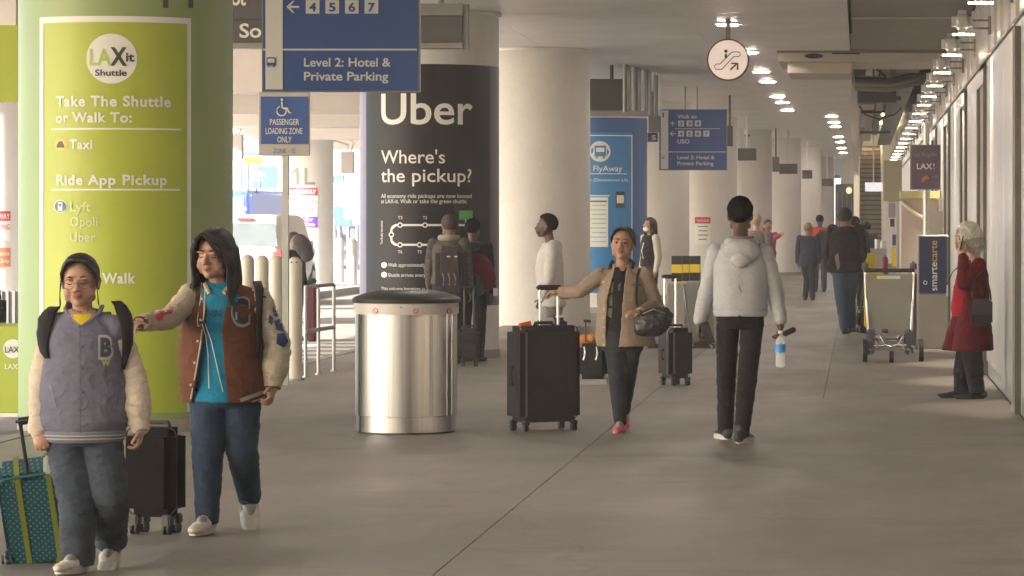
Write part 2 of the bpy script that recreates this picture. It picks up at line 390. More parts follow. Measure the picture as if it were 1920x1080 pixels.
# columns --------------------------------------------------------
COLS = []
specs = [
 (237, 24.9, 'thick round column nearest the camera wrapped in a lime green shuttle poster'),
 (806, 37.7, 'round column wrapped in a black ride pickup poster behind the steel bin'),
 (1000, 45.8, 'plain cream round column between the black poster column and the blue poster column'),
 (1127, 56.6, 'round column wrapped in a sky blue bus poster'),
 (1219, 66.0, 'plain shaded column directly right of the blue poster column'),
 (1318, 76.0, 'pinkish white column with the small red and white notice'),
 (1391, 86.0, 'pale column behind the head of the man in the grey jacket'),
 (1451, 95.0, 'pale column left of the man in the navy suit'),
 (1495, 108.0, 'pale column behind the man in the navy suit'),
 (1525, 122.0, 'farthest pale column next to the dark doorway')]
for px, Y, lab in specs:
    C = Col(px, Y, .81); COLS.append(C)
    t = thing('round_column', (C.x, C.Y, 0), lab, 'column', 'round columns along the walkway')
    b = MB(); b.cyl((C.x, C.Y, 0), (C.x, C.Y, CEIL + .1), C.R, seg=96); b.build('shaft', M['cream'], t, smooth=True)
    b = MB(); b.cyl((C.x, C.Y, 0), (C.x, C.Y, .10), C.R + .012, seg=96); b.build('base_ring', M['kerb'], t, smooth=True)
    b = MB(); b.cyl((C.x, C.Y, CEIL - .05), (C.x, C.Y, CEIL - .004), C.R + .03, seg=96); b.build('collar', M['ceil'], t, smooth=True)
    C.t = t
# low pad in front of the cream column
pad = MB().box(-5.0, -3.9, 39.6, 44.9, 0.002, .14).bevel(.01).single('low_plinth', M['kerb'], 'low dusty concrete plinth at the foot of the plain cream column', 'plinth')

# lime column poster
C = COLS[0]; T = C.t
M['green_out'] = mat('print_soft_green', (.27, .36, .135), .42, var=.05, vs=1.5)
M['green_in'] = mat('print_lime', (.40, .47, .04), .42, var=.04, vs=1.5)
M['print_white'] = mat('print_white', (.80, .80, .76), .45, var=0)
M['print_dark'] = mat('print_dark', (.03, .035, .02), .45, var=0)
M['print_lime_soft'] = mat('print_lime_text', (.62, .68, .32), .45, var=0)
b = MB(); b.cyl((C.x, C.Y, .006), (C.x, C.Y, CEIL - .1), C.R + .004, seg=96, caps=False); b.build('poster', M['green_out'], T, smooth='all', normals=False)
zt = C.z(217, 30); C.rect(76, 28, 357, 34, M['print_white'], T, .007, z01=(zt - .045, zt), name='print_border')
C.rect(84, 34, 350, 830, M['green_in'], T, .006, z01=(.15, zt - .02))
C.rect(76, 34, 83, 830, M['print_white'], T, .008, z01=(.15, zt), name='print_border')
C.rect(350, 34, 357, 830, M['print_white'], T, .008, z01=(.15, zt), name='print_border')
C.disc(209, 110, 47, M['print_white'], T)
C.text('LA', 169, 209, 122, 32, mat('print_lime_logo', (.45, .58, .12), .45, var=0), T, .02, name='logo_letters')
C.text('X', 207, 238, 122, 34, M['print_dark'], T, .035, name='logo_letters'); C.text('it', 236, 252, 115, 17, M['print_dark'], T, .03, name='logo_letters')
C.text('Shuttle', 179, 238, 142, 12, M['print_dark'], T, .02)
C.text('Take The Shuttle', 107, 319, 199, 20, M['print_white'], T, .028, spacing=1.1); C.text('or Walk To:', 107, 247, 229, 19, M['print_white'], T, .028, spacing=1.1)
C.rect(98, 240, 338, 243, M['print_white'], T, .008, name='rule')
C.disc(115, 271, 11, mat('print_taxi_yellow', (.8, .55, .1), .45, var=0), T)
C.shape([(108, 273), (110, 270), (112, 265), (118, 265), (120, 270), (122, 273), (122, 277), (108, 277)], M['print_dark'], T)
C.text('Taxi', 132, 174, 279, 18, M['print_white'], T, .025, spacing=1.1)
C.text('Ride App Pickup', 108, 312, 346, 19, M['print_white'], T, .028, spacing=1.1)
C.rect(98, 354, 336, 357, M['print_white'], T, .008, name='rule')
C.disc(115, 387, 12, M['print_white'], T); C.disc(115, 387, 10.5, M['blue'], T, .012); C.rect(111, 379, 119, 395, M['print_white'], T, .014, name='pictogram'); C.rect(113, 382, 117, 387, M['blue'], T, .016, name='pictogram')
for s_, x1, yy in (('Lyft', 171, 396), ('Opoli', 184, 424), ('Uber', 180, 453)): C.text(s_, 133, x1, yy, 18, M['print_lime_soft'], T, .02, spacing=1.05)
C.text('Walk', 192, 254, 531, 20, M['print_white'], T, .028, spacing=1.1)
for x0, x1 in ((305, 315), (352, 361)): C.rect(x0, -30, x1, 15, M['print_dark'], T, .009, name='pictogram')
C.rect(300, -30, 372, -8, M['print_dark'], T, .0085, name='pictogram')

# black poster column
C = COLS[1]; T = C.t
M['uber'] = mat('print_black', (.016, .013, .017), .5, var=.1, spec=.3)
M['purple_sheen'] = mat('painted_purple_sheen', (.16, .12, .22), .35, var=.1)  # sheen on the poster's left side, put into the colour
zt = C.z(806, 120); zb = .62
for name, a0, a1, mm, e in (('poster', -89, 89, M['uber'], .006), ('poster_edge', 66, 89, mat('print_navy_edge', (.045, .04, .09), .35, var=.05), .008), ('poster_edge', -89, -56, M['purple_sheen'], .008)):
    n = 64; vs = []; fs = []
    for i in range(n + 1):
        t_ = R(a0 + (a1 - a0) * i / n); vs += [C.pt(t_, zb, e), C.pt(t_, zt, e)]
    for i in range(n): fs.append((2 * i, 2 * i + 2, 2 * i + 3, 2 * i + 1))
    put_faces(name, vs, fs, mm, T)
W = M['print_white']
C.text('Uber', 716, 885, 232, 60, W, T, .012, name='logo_letters')
C.text("Where's", 716, 834, 306, 26, W, T, .006); C.text('the pickup?', 716, 883, 341, 26, W, T, .006)
C.text('All economy ride pickups are now located', 716, 883, 371, 8, W, T, .0); C.text('at LAX-it. Walk or take the green shuttle.', 716, 875, 381, 8, W, T, .0)
def col_line(C, x0, y0, x1, y1, wpx, m, T):
    if x0 == x1: C.rect(x0 - wpx / 2, y0, x0 + wpx / 2, y1, m, T, .012, name='route_line')
    else: C.rect(x0, y0 - wpx / 2, x1, y0 + wpx / 2, m, T, .012, name='route_line')
col_line(C, 742, 422, 872, 422, 4, W, T); col_line(C, 742, 459, 830, 459, 4, W, T); col_line(C, 735, 430, 735, 451, 4, W, T)
C.shape([(733, 430), (737, 430), (744, 424), (744, 420), (740, 421), (735, 425)], W, T); C.shape([(733, 451), (737, 451), (744, 457), (744, 461), (740, 460), (735, 456)], W, T)
for x, y in ((751, 422), (797, 422), (845, 422), (751, 459), (787, 459), (735, 440)):
    C.disc(x, y, 5, W, T, .014, n=20); C.disc(x, y, 2.8, M['uber'], T, .016, n=20)
for s_, x, y in (('T3', 751, 411), ('T2', 797, 411), ('T1', 843, 411), ('T6', 751, 475), ('T5', 787, 475)): C.text(s_, x - 4, x + 4, y, 6, W, T, 0)
C.rect(860, 395, 885, 412, mat('print_green', (.10, .42, .12), .4, var=0), T, .012, name='sign_field'); C.rect(871, 412, 873, 424, W, T, .012, name='route_line')
C.disc(721, 497, 5.5, W, T, n=20); C.disc(721, 515, 5.5, W, T, n=20)
C.text('Walk approximately 3', 729, 804, 500, 7, W, T, 0); C.text('Shuttle arrives every', 729, 798, 519, 7, W, T, 0); C.text('This column location is', 716, 797, 544, 6, W, T, 0)
# vertical caption left of the route
vs, fs, a, b_, c, d = text_mesh('Tom Bradley International', 0, 1)
t0 = C.th(719); put_faces('lettering', [C.pt(t0 - (v.y) * .055 / C.R, C.z(719, 458) + (v.x - a) / (b_ - a) * .27, .012) for v in vs], fs, W, T)

# blue poster column
C = COLS[3]; T = C.t
M['fly'] = mat('print_sky_blue', (.035, .22, .52), .4, var=.05); M['fly2'] = mat('print_deep_blue', (.035, .12, .34), .4, var=.05)
zt = C.z(1127, 220)
for name, a0, a1, mm, e in (('poster', -89, 89, M['fly2'], .006), ('poster', -70, 46, M['fly'], .008)):
    n = 48; vs = []; fs = []
    for i in range(n + 1):
        t_ = R(a0 + (a1 - a0) * i / n); vs += [C.pt(t_, .35, e), C.pt(t_, zt - (0 if e == .006 else .26), e)]
    for i in range(n): fs.append((2 * i, 2 * i + 2, 2 * i + 3, 2 * i + 1))
    put_faces(name, vs, fs, mm, T)
C.rect(1106, 253, 1184, 255, W, T, .012, name='print_border'); C.rect(1183, 253, 1185, 600, W, T, .012, name='print_border')
C.disc(1125, 284, 19.5, W, T, n=36)
C.rect(1115, 273, 1136, 293, M['fly'], T, .014, name='pictogram'); C.rect(1118, 277, 1133, 285, W, T, .016, name='pictogram'); C.rect(1117, 292, 1121, 297, M['fly'], T, .014, name='pictogram'); C.rect(1130, 292, 1134, 297, M['fly'], T, .014, name='pictogram')
C.text('LAX FlyAway', 1080, 1166, 321, 11, W, T, .01); C.rect(1100, 325, 1175, 326.5, W, T, .012, name='rule')
C.text('Union Station (Downtown LA)', 1062, 1177, 340, 6, W, T, 0)
C.rect(1105, 370, 1140, 463, M['print_white'], T, .011, name='timetable'); C.rect(1106, 376, 1138, 379, M['fly2'], T, .014, name='rule')
for k in range(9): C.rect(1108 if k % 2 else 1110, 384 + k * 8.5, 1137, 386 + k * 8.5, mat('print_pale_blue', (.35, .5, .65), .4, var=0), T, .014, name='rule')
C.rect(1102, 366, 1143, 368, W, T, .012, name='rule')
C.rect(1154, 359, 1171, 390, M['black'], T, .011, name='notice'); C.rect(1156, 366, 1169, 381, W, T, .014, name='notice')
# red and white notice on the pink column
C = COLS[5]; T = C.t
C.rect(1303, 407, 1332, 458, M['print_white'], T, .008, name='notice')
M['red'] = mat('print_red', (.55, .03, .04), .45, var=0)
C.rect(1303, 407, 1332, 419, M['red'], T, .011, name='notice_header'); C.text('WARNING', 1306, 1329, 416, 5, W, T, 0)
for k, (a_, c_) in enumerate(((1308, 1327), (1310, 1326), (1309, 1328), (1310, 1325))): C.rect(a_, 424 + k * 8, c_, 425.5 + k * 8, M['print_dark'], T, .011, name='rule')

# terminal wall on the right --------------------------------------
wall = thing('terminal_wall', (1.32, 20, 0), 'pale metal clad terminal wall running down the right side behind the woman in red', 'wall')
MB().box(1.36, 1.9, -62, 170, 0, 5.6).build('core', M['dark'], wall)
MB().box(1.335, 1.36, 12, 170, 0, .14).build('skirting', M['wallpost'], wall)
doors = [(33.3, 35.6), (39.3, 41.6), (46.6, 49.5), (54.5, 58)]
def wpanel(y0, y1, z0, z1):
    MB().box(1.32, 1.358, y0 + .006, y1 - .006, z0 + .006, z1 - .006).bevel(.005, 1).build('wall_panel', M['wall'], wall)
y = 12.0; edges = []
while y < 150:
    nd = next((d for d in doors if d[0] <= y + 1e-6 < d[1]), None)
    if nd: y = nd[1]; continue
    y2 = y + (1.45 if y < 60 else 5)
    for d in doors:
        if y < d[0] < y2 + .3: y2 = d[0]; break
    edges.append((y, y2)); y = y2
for a, b in edges:
    wpanel(a, b, .145, 3.27); wpanel(a, b, 3.30, 4.04)
    if a < 60: MB().box(1.29, 1.32, a - .02, a + .012, 3.30, 4.03).build('wall_rib', M['wallpost'], wall)
for d in doors: wpanel(d[0], d[1], 3.30, 4.04)
MB().box(1.30, 1.335, 12, 150, 3.27, 3.30).build('rail', M['wallframe'], wall)
for k, (a, b) in enumerate(doors):
    dr = MB().box(1.29, 1.35, b - .14, b, 0, 3.2).box(1.29, 1.35, a + .07, b - .14, 3.05, 3.2).box(1.3, 1.35, (a + b) / 2 - .03, (a + b) / 2 + .03, 0, 3.05).build('glass_door', M['wallpost'], wall)
    MB().box(1.285, 1.35, a, a + .07, 0, 3.2).build('jamb', M['wallframe'], dr); MB().box(1.30, 1.324, b - .22, b - .14, 0, 3.05).build('jamb', M['wallframe'], dr)
    MB().box(1.325, 1.34, a + .14, b - .14, .05, 3.05).build('pane', M['glassdoor'], dr)
    MB().box(1.22, 1.24, a + .5, a + .53, .9, 1.5).build('handle', M['chrome'], dr)
# bottom silver door edge nearest the camera
MB().box(1.27, 1.32, 26.6, 26.75, .02, 3.2).build('door_post', M['wallpost'], wall)
MB().box(1.27, 1.32, 26.2, 26.3, .02, 3.2).build('door_post', M['wallframe'], wall)

# wall lights
ORD = 'first second third fourth fifth sixth seventh eighth ninth tenth eleventh twelfth thirteenth fourteenth fifteenth sixteenth seventeenth eighteenth'.split()
M['glow'] = mat('lamp_glow_warm', (1, .86, .62), .5, var=0, emit=4.5)
M['lamp'] = mat('lamp_housing', (.6, .6, .6), .35, .2, var=.05)
lamp0 = thing('wall_light', (1.05, 0, 3.5), 'hooded wall light', 'wall light', 'hooded wall lights under the soffit')
b = MB(); b.box(-.13, .08, -.11, .11, -.02, .21).bevel(.065, 3, 20); b.build('hood', M['lamp'], lamp0, smooth=True, off=Vector((0, 0, 0)))
b = MB(); b.box(.08, .26, -.012, .012, .10, .12).box(.08, .26, -.012, .012, .02, .04).box(.235, .262, -.05, .05, -.03, .15); b.build('bracket', M['frame'], lamp0, off=Vector((0, 0, 0)))
b = MB()
for k in range(5): b.box(-.12 + k * .045, -.10 + k * .045 + .012, -.02, .02, -.04, -.022)
b.build('light_strip', M['glow'], lamp0, off=Vector((0, 0, 0)))
ly = [27.4, 32, 36, 40.3, 44.2, 48, 51.5] + [51.5 + 4.2 * k for k in range(1, 12)]
names = ['nearest the camera, cut by the top edge', 'second from the top edge', 'third from the top edge', 'fourth from the top edge', 'fifth from the top edge']
for i, yy in enumerate(ly):
    o = lamp0 if i == 0 else copy_tree(lamp0)
    o.location = (1.05, yy, 3.5)
    o['label'] = 'small hooded wall light in the receding row, ' + names[i] if i < 5 else 'tiny hooded wall light, %s along the receding row' % ORD[i]
    if i < 9:
        L_ = bpy.data.lights.new('wall_light_beam', 'SPOT'); L_.energy = 48; L_.color = (1, .87, .66); L_.spot_size = R(58); L_.spot_blend = .6; L_.shadow_soft_size = .03
        lo = bpy.data.objects.new('wall_light_beam', L_); col.objects.link(lo); lo.parent = o; lo.location = (.12, 0, -.06); lo.rotation_euler = (0, R(-14), 0)

# recessed downlights
M['down'] = mat('downlight_glow', (1, .86, .74), .5, var=0, emit=36)
d0 = thing('downlight', (0, 0, CEIL), 'x', 'ceiling light', 'recessed ceiling downlights')
b = MB(); b.cyl((0, 0, -.022), (0, 0, -.004), .165, seg=28); b.build('trim_ring', M['white'], d0, smooth=True, off=Vector((0, 0, 0)))
b = MB(); b.cyl((0, 0, -.034), (0, 0, -.022), .125, seg=28); b.build('lens', M['down'], d0, off=Vector((0, 0, 0)))
dl = [(-1.63, 39.5), (-1.6, 46), (-1.6, 52), (-1.6, 55.6), (-1.6, 62.3), (-1.58, 65.4), (-1.58, 70), (-.65, 74), (-.63, 78.5), (-.62, 82), (-.62, 92), (-.6, 98), (-.6, 106), (-.58, 113), (-.56, 123), (-.55, 133), (-.55, 144), (-.5, 156),
      (-4.0, 20), (-1.63, 18), (-1.63, 27), (-4.0, 30), (-1.63, 12), (-1.63, 6), (-1.63, 33), (-4.0, 12), (-4.0, 5)]  # this row: unseen downlights added to brighten the corridor
pos = ['above the round escalator sign', 'just right of the round escalator sign', 'third along the row right of the escalator sign', 'fourth along the row right of the escalator sign', 'fifth along the row', 'sixth along the row', 'seventh along the row, just before the row shifts right']
k = 0
for i, (x, yy) in enumerate(dl):
    o = d0 if i == 0 else copy_tree(d0); o.location = (x, yy, CEIL)
    if i < 7: o['label'] = 'lit round ceiling downlight ' + pos[i]
    elif i < 18: o['label'] = 'tiny lit ceiling downlight in the far shifted row, %s from its near end' % ORD[i - 7]
    else: o['label'] = 'unseen ceiling downlight added above the frame to brighten the near pavement'

# ---------------------------------------------------------------- roadway side, roof beams and what lies beyond
rr = thing('roadway_deck', (-12, 60, 4.5), 'pale upper road deck on cross beams over the roadway at left', 'road deck')
MB().box(-18.5, -6.95, -62, 175, 5.6, 6.1).build('deck_slab', M['peach'], rr)
for yb in (-10, 0, 10, 20, 30, 40, 50, 59, 68, 78, 88, 99, 112, 126, 142, 160):
    MB().box(-18.4, -7.0, yb, yb + .7, 4.55 if yb < 45 else 3.6, 5.6).bevel(.03, 1).build('cross_beam', M['peach'], rr)
MB().box(-7.3, -6.95, -62, 175, 4.15, 6.3).build('edge_beam', M['peach'], rr)
def rcol(px, Y, rad, lab, base=-.15):
    X = P(px, 0, Y).x
    t = thing('roadway_column', (X, Y, base), lab, 'column')
    MB().cyl((X, Y, base), (X, Y, 3.62), rad, seg=48).build('shaft', M['brightwall'], t, smooth=True)
    return t, X
t1, x1 = rcol(582, 80, .57, 'thick white column marked 1L across the roadway'); C1 = Col(582, 80, .57)
M['grey_print'] = mat('print_grey', (.33, .29, .25), .5, var=0)
C1.rect(555, 315, 560, 346, M['grey_print'], t1, .01, name='lettering'); C1.shape([(548, 324), (555, 315), (557, 320), (550, 328)], M['grey_print'], t1, .011, name='lettering')
C1.rect(571, 315, 576, 346, M['grey_print'], t1, .01, name='lettering'); C1.rect(576, 341.5, 591, 346, M['grey_print'], t1, .01, name='lettering')
def tow(t, C, x0, x1, y0, y1):
    f = lambda k: y0 + (y1 - y0) * k
    C.rect(x0, y0, x1, y1, M['print_white'], t, .012, name='notice'); C.rect(x0, y0, x1, f(.19), M['red'], t, .02, name='notice_header')
    wd = x1 - x0
    C.text('TOW-AWAY', x0 + .05 * wd, x1 - .05 * wd, f(.16), (y1 - y0) * .12, W, t, .02, .03)
    C.rect(x0 + 1, f(.24), x0 + .26 * wd, f(.41), M['red'], t, .02, name='notice_header'); C.text('NO', x0 + .06 * wd, x0 + .22 * wd, f(.39), (y1 - y0) * .11, W, t, .02, .03)
    C.text('STOPPING', x0 + .32 * wd, x1 - .05 * wd, f(.38), (y1 - y0) * .12, M['red'], t, 0, .03); C.text('ANY TIME', x0 + .15 * wd, x1 - .13 * wd, f(.60), (y1 - y0) * .13, M['red'], t, 0, .03)
    C.rect(x0, f(.73), x1, y1, mat('print_violet', (.17, .06, .5), .45, var=0), t, .02, name='notice_footer')
    C.text('Rental Car', x0 + .15 * wd, x1 - .15 * wd, f(.84), (y1 - y0) * .08, W, t, .01, .03); C.text('Shuttles Only', x0 + .07 * wd, x1 - .07 * wd, f(.965), (y1 - y0) * .08, W, t, .01, .03)
tow(t1, C1, 541, 595, 352, 426)
t2, x2 = rcol(-10, 54, .6, 'white roadway column half hidden at the far left edge behind the lime column'); C2 = Col(-10, 54, .6)
C2.rect(-40, 396, 19, 452, M['print_white'], t2, .012, name='notice'); C2.rect(-40, 396, 19, 414, M['red'], t2, .02, name='notice_header'); C2.text('TOW-AWAY', -38, 17, 411, 11, W, t2, .01, .03)
C2.text('NO STOPPING', -38, 17, 430, 10, M['red'], t2, 0, .03)
C2.rect(-40, 465, 19, 500, mat('print_orange', (.6, .2, .08), .45, var=0), t2, .02, name='notice_footer'); C2.text('Shuttle', -20, 16, 479, 8, W, t2, 0, .03); C2.text('Stop Only', -24, 16, 493, 8, W, t2, 0, .03)
# traffic island
isl = MB().box(-19, -12.3, 20, 250, -.30, .0).build('traffic_island', M['kerb']); isl['kind'] = 'structure'
# small hanging lamp boxes seen through the gap
for px, py, Y, lab in ((442, 275, 72, 'pale box hung from the deck beside the lime column'), (652, 305, 82, 'pale square box hung from the deck next to the column marked 1L')):
    c = P(px, py, Y); t = thing('junction_box', (c.x, Y, c.z - .6), lab, 'box')
    MB().box(c.x - .16, c.x + .16, Y - .12, Y + .12, c.z - .28, c.z + .28).bevel(.01, 1).build('case', M['peach'], t)
    MB().tube([(c.x, Y, c.z + .28), (c.x + .02, Y, c.z + .45), (c.x - .3, Y, c.z + .55), (c.x - .9, Y, c.z + .58)], .025).tube([(c.x + .08, Y, c.z + .28), (c.x + .15, Y, c.z + .5), (c.x, Y + .1, c.z + .62), (c.x, Y + .1, 4.5)], .02).build('conduit', M['galv'], t)
c = P(456, 178, 60); t = thing('pipe_run', (c.x, 60, 3.9), 'thin conduit with a small red bell under the deck beams', 'conduit')
MB().tube([(c.x - 1.2, 60, c.z + .16), (c.x + .9, 60, c.z + .16)], .018).tube([(c.x - 1.2, 60, c.z - .1), (c.x + .9, 60, c.z - .12)], .012).build('pipe', M['galv'], t)
MB().cyl((c.x, 59.95, c.z - .05), (c.x, 59.95, c.z + .08), .035).sph((c.x, 59.95, c.z - .06), .05).build('bell', M['red'], t)
# bright parking structure and terminal far beyond
far = thing('parking_structure', (-28, 150, 0), 'sunlit pale parking structure beyond the roadway', 'building')
MB().box(-60, -19.5, 168, 200, -.3, 13).build('wall', M['brightwall'], far)
for k in range(5):
    for j in range(3):
        MB().box(-36 + k * 3.3, -33.6 + k * 3.3, 167.9, 168.2, 1.6 + j * 3.4, 2.7 + j * 3.4).build('window', mat('far_glass', (.25, .3, .36), .3, var=.1), far)
far2 = thing('garage_block', (-24, 128, 0), 'pale striped wall of upright fins behind the white van', 'building')
MB().box(-25.5, -18.2, 128.5, 136, -.3, 2.9).build('wall', M['brightwall'], far2)
for k in range(26): MB().box(-25.4 + k * .28, -25.28 + k * .28, 128.2, 128.5, .2, 2.75).build('fin', M['peach'], far2)
# blue boards beyond the road
def board(px0, py0, px1, py1, Y, m, lab, texts=(), legs=True, name='blue_board'):
    a, b = P(px0, py0, Y), P(px1, py1, Y); gz = -.3 if a.x < -18 else 0
    t = thing(name, ((a.x + b.x) / 2, Y, gz), lab, 'sign')
    MB().box(a.x, b.x, Y, Y + .12, b.z, a.z).bevel(.01, 1).build('panel', m, t)
    if legs:
        for x in (a.x + .12, b.x - .12): MB().cyl((x, Y + .06, gz), (x, Y + .06, b.z), .05).build('post', M['galv'], t)
    for (s_, x0, x1, yb, cp, mm) in texts: flat_text(s_, x0, x1, yb, cp, Y - .012, mm, t)
    return t
M['brightblue'] = mat('board_blue', (.08, .16, .55), .4, var=.04); M['paleblue'] = mat('board_pale_blue', (.35, .5, .75), .4, var=.05)
M['yellow'] = mat('sign_yellow', (.8, .6, .04), .45, var=.05)
board(473, 312, 520, 353, 112, M['brightblue'], 'blue board reading P2a beyond the roadway', [('P2a', 475, 499, 331, 12, W), ('Market', 475, 494, 339, 5, W)])
board(457, 293, 492, 308, 108, M['yellow'], 'small yellow board reading ONLY above the blue board', [('ONLY', 462, 488, 304, 8, M['print_dark'])])
board(445, 285, 485, 292, 114, M['brightblue'], 'blue band above the yellow board')
board(438, 310, 470, 350, 118, M['paleblue'], 'pale blue striped board left of the blue P2a board')
t = board(620, 328, 645, 400, 100, M['paleblue'], 'tall pale blue information board right of the column marked 1L', [('+', 640, 644, 342, 6, W)])
flat_rect(621, 388, 641, 410, 99.98, mat('board_green', (.08, .5, .18), .4, var=0), t)
board(646, 325, 676, 420, 104, M['sign_white'], 'tall white information board right of the pale blue board')
board(628, 412, 660, 424, 96, M['brightblue'], 'low blue strip board under the tall boards')
# far white posts
for px, Y, lab in ((636, 84, 'short white bollard beyond the road, left of the pair'), (660, 82, 'short white bollard beyond the road, right of the pair')):
    X = P(px, 0, Y).x; MB().cyl((X, Y, 0), (X, Y, 1.05), .13, seg=24).sph((X, Y, 1.05), .13).single('far_bollard', M['white'], lab, 'bollard', smooth=True)
# ------------------------------------------------------------------ hanging signs
def hang_rods(t, xs, Y, z, m=None, r=.012):
    for x in xs: MB().cyl((x, Y, z - .01), (x, Y, CEIL), r, seg=10).build('rod', m or M['frame'], t)
def arrow(x, y, s, d, Y, m, t):      # d: 'l' or 'u'
    def rot(p): return (x + (p[0] if d == 'l' else p[1]) * s, y + (p[1] if d == 'l' else p[0]) * s)
    for pts in ([(-1, 0), (0, -.95), (.28, -.95), (-.5, 0)], [(-1, 0), (-.5, 0), (.28, .95), (0, .95)], [(-.7, -.16), (1, -.16), (1, .16), (-.7, .16)]):
        q = [rot(p) for p in pts]
        put_faces('arrow', [P(a, b, Y) for a, b in q], [(3, 2, 1, 0)], m, t)
SW = M['sign_white']
def bus_icon(cx, cy, s, Y, m, bgm, t):
    flat_poly([(cx - s, cy - s * .9), (cx - s * .8, cy - s * 1.1), (cx + s * .8, cy - s * 1.1), (cx + s, cy - s * .9), (cx + s, cy + s * .75), (cx - s, cy + s * .75)], Y, m, t, 'pictogram')
    flat_rect(cx - s * .78, cy - s * .8, cx + s * .78, cy + s * .1, Y - .004, bgm, t, 'pictogram')
    flat_rect(cx - s * .75, cy + s * .75, cx - s * .45, cy + s * 1.1, Y, m, t, 'pictogram'); flat_rect(cx + s * .45, cy + s * .75, cx + s * .75, cy + s * 1.1, Y, m, t, 'pictogram')
def walk_sign(x0, x1, y0, y1, Y, lab, first):
    k = (x1 - x0) / 125.0; fx = lambda x: x0 + (x - 1237) * k; fy = lambda y: y0 + (y - 206) * k
    if first: fy = lambda y: y1 + (y - 318) * k
    a, b = P(x0, y0, Y), P(x1, y1, Y)
    t = thing('direction_sign', ((a.x + b.x) / 2, Y, b.z), lab, 'sign', 'blue walking direction signs')
    MB().box(a.x, b.x, Y, Y + .09, b.z, a.z).build('case', M['blue'], t)
    MB().box(a.x - .012, b.x + .012, Y + .01, Y + .08, b.z - .012, a.z + .012).build('frame', M['frame'], t)
    hang_rods(t, (a.x + (b.x - a.x) * .38, a.x + (b.x - a.x) * .56), Y + .04, a.z)
    q = Y - .006
    flat_rect(fx(1239), fy(207), fx(1253), fy(317), q, SW, t, 'pale_strip')
    flat_rect(fx(1237), fy(284.2), fx(1361), fy(285.6), q - .004, SW, t, 'rule')
    bus_icon(fx(1243.5), fy(295), 2.7 * k if not first else 3.6 * k, q - .008, M['blue'], SW, t)
    if not first:
        flat_text('Walk to:', fx(1270), fx(1307), fy(222), 7.5 * k, q, SW, t, .02)
        arrow(fx(1261), fy(232), 4.5 * k, 'u', q, SW, t)
        for i, n in enumerate('238'):
            cx_ = fx(1277 + 15.8 * i); flat_rect(cx_ - 5.5, fy(226), cx_ + 5.5, fy(237), q, SW, t, 'number_box'); flat_text(n, cx_ - 3, cx_ + 3, fy(235), 7, q - .006, M['blue'], t, .03)
        flat_rect(fx(1265), fy(240.8), fx(1350), fy(241.8), q, SW, t, 'rule')
        flat_rect(fx(1242), fy(211), fx(1245), fy(220), q - .006, M['blue'], t, 'pictogram'); flat_text('USO', fx(1270), fx(1293), fy(269), 8, q, SW, t, .02)
    arrow(fx(1261), fy(250.5), 5.2 * k, 'l', q, SW, t)
    for i, n in enumerate('4567'):
        cx_ = fx(1277 + 15.8 * i); flat_rect(cx_ - 5.5 * k, fy(245), cx_ + 5.5 * k, fy(256), q, SW, t, 'number_box')
        flat_text(n, cx_ - 2.8 * k, cx_ + 2.8 * k, fy(254), 7 * k, q - .006, M['blue'], t, .03)
    flat_text('Level 2: Hotel &', fx(1270), fx(1340), fy(298.5), 7.2 * k, q, SW, t, .018); flat_text('Private Parking', fx(1270), fx(1338), fy(309.7), 7.2 * k, q, SW, t, .018)
walk_sign(493, 784, -91, 170, 28.0, 'big blue hanging direction sign over the accessible zone sign, with boxes 4 5 6 7', True)
walk_sign(1237, 1362, 206, 318, 58.0, 'smaller blue hanging direction sign in the distance headed Walk to and listing USO', False)

# dark two row sign
t = thing('dark_sign', (P(650, 90, 34).x, 34, P(650, 90, 34).z), 'long dark hanging sign case with white letters, running behind the big blue sign', 'sign')
a, b = P(410, 8, 34), P(868, 90, 34)
MB().box(a.x, b.x, 33.98, 34.25, b.z, a.z).bevel(.01, 1).build('case', M['darkgrey'], t)
MB().cyl((b.x, 34.1, b.z - .006), (b.x, 34.1, a.z + .006), .055, seg=20).build('end_cap', M['frame'], t, smooth=True)
MB().box(a.x, b.x, 33.93, 33.98, a.z - .12, a.z + .005).build('top_rail', M['frame'], t)
MB().box(a.x, b.x, 33.93, 33.98, b.z - .005, b.z + .05).build('bottom_rail', M['frame'], t)
hang_rods(t, (P(825, 0, 34).x, P(500, 0, 34).x), 34.1, a.z, r=.03)
flat_text('South', 449, 545, 70, 27, 33.96, W, t, .02)
MB().box(a.x, P(492, 0, 33.8).x, 33.86, 33.92, P(0, 34, 33.8).z, P(0, -60, 33.8).z).build('upper_panel', M['darkgrey'], t)
flat_text('ot', 434, 461, 9, 27, 33.84, W, t, .03)

# accessible zone post sign
Y = 31.2; gx = P(534.5, 0, Y).x
t = thing('post_sign', (gx, Y, 0), 'blue accessible passenger loading zone sign on a steel post', 'sign')
MB().box(gx - .03, gx + .03, Y, Y + .06, 0, P(0, 178, Y).z).build('post', M['galv'], t)
a, b = P(485, 173, Y), P(582, 292, Y)
MB().box(a.x, b.x, Y - .03, Y - .004, b.z, a.z).bevel(.008, 1).build('plate', mat('sign_plate_grey', (.42, .40, .36), .45, .2, var=.06), t)
q = Y - .04
flat_rect(489, 181, 578, 270, q, M['blue'], t)
for s_, x0, x1, yb in (('PASSENGER', 506, 561, 234), ('LOADING ZONE', 498, 567, 251), ('ONLY', 520, 547, 267)): flat_text(s_, x0, x1, yb, 11.5, q - .006, SW, t, .012)
flat_text('ZONE - 1E', 512, 554, 287, 9, q, M['blue'], t, 0)
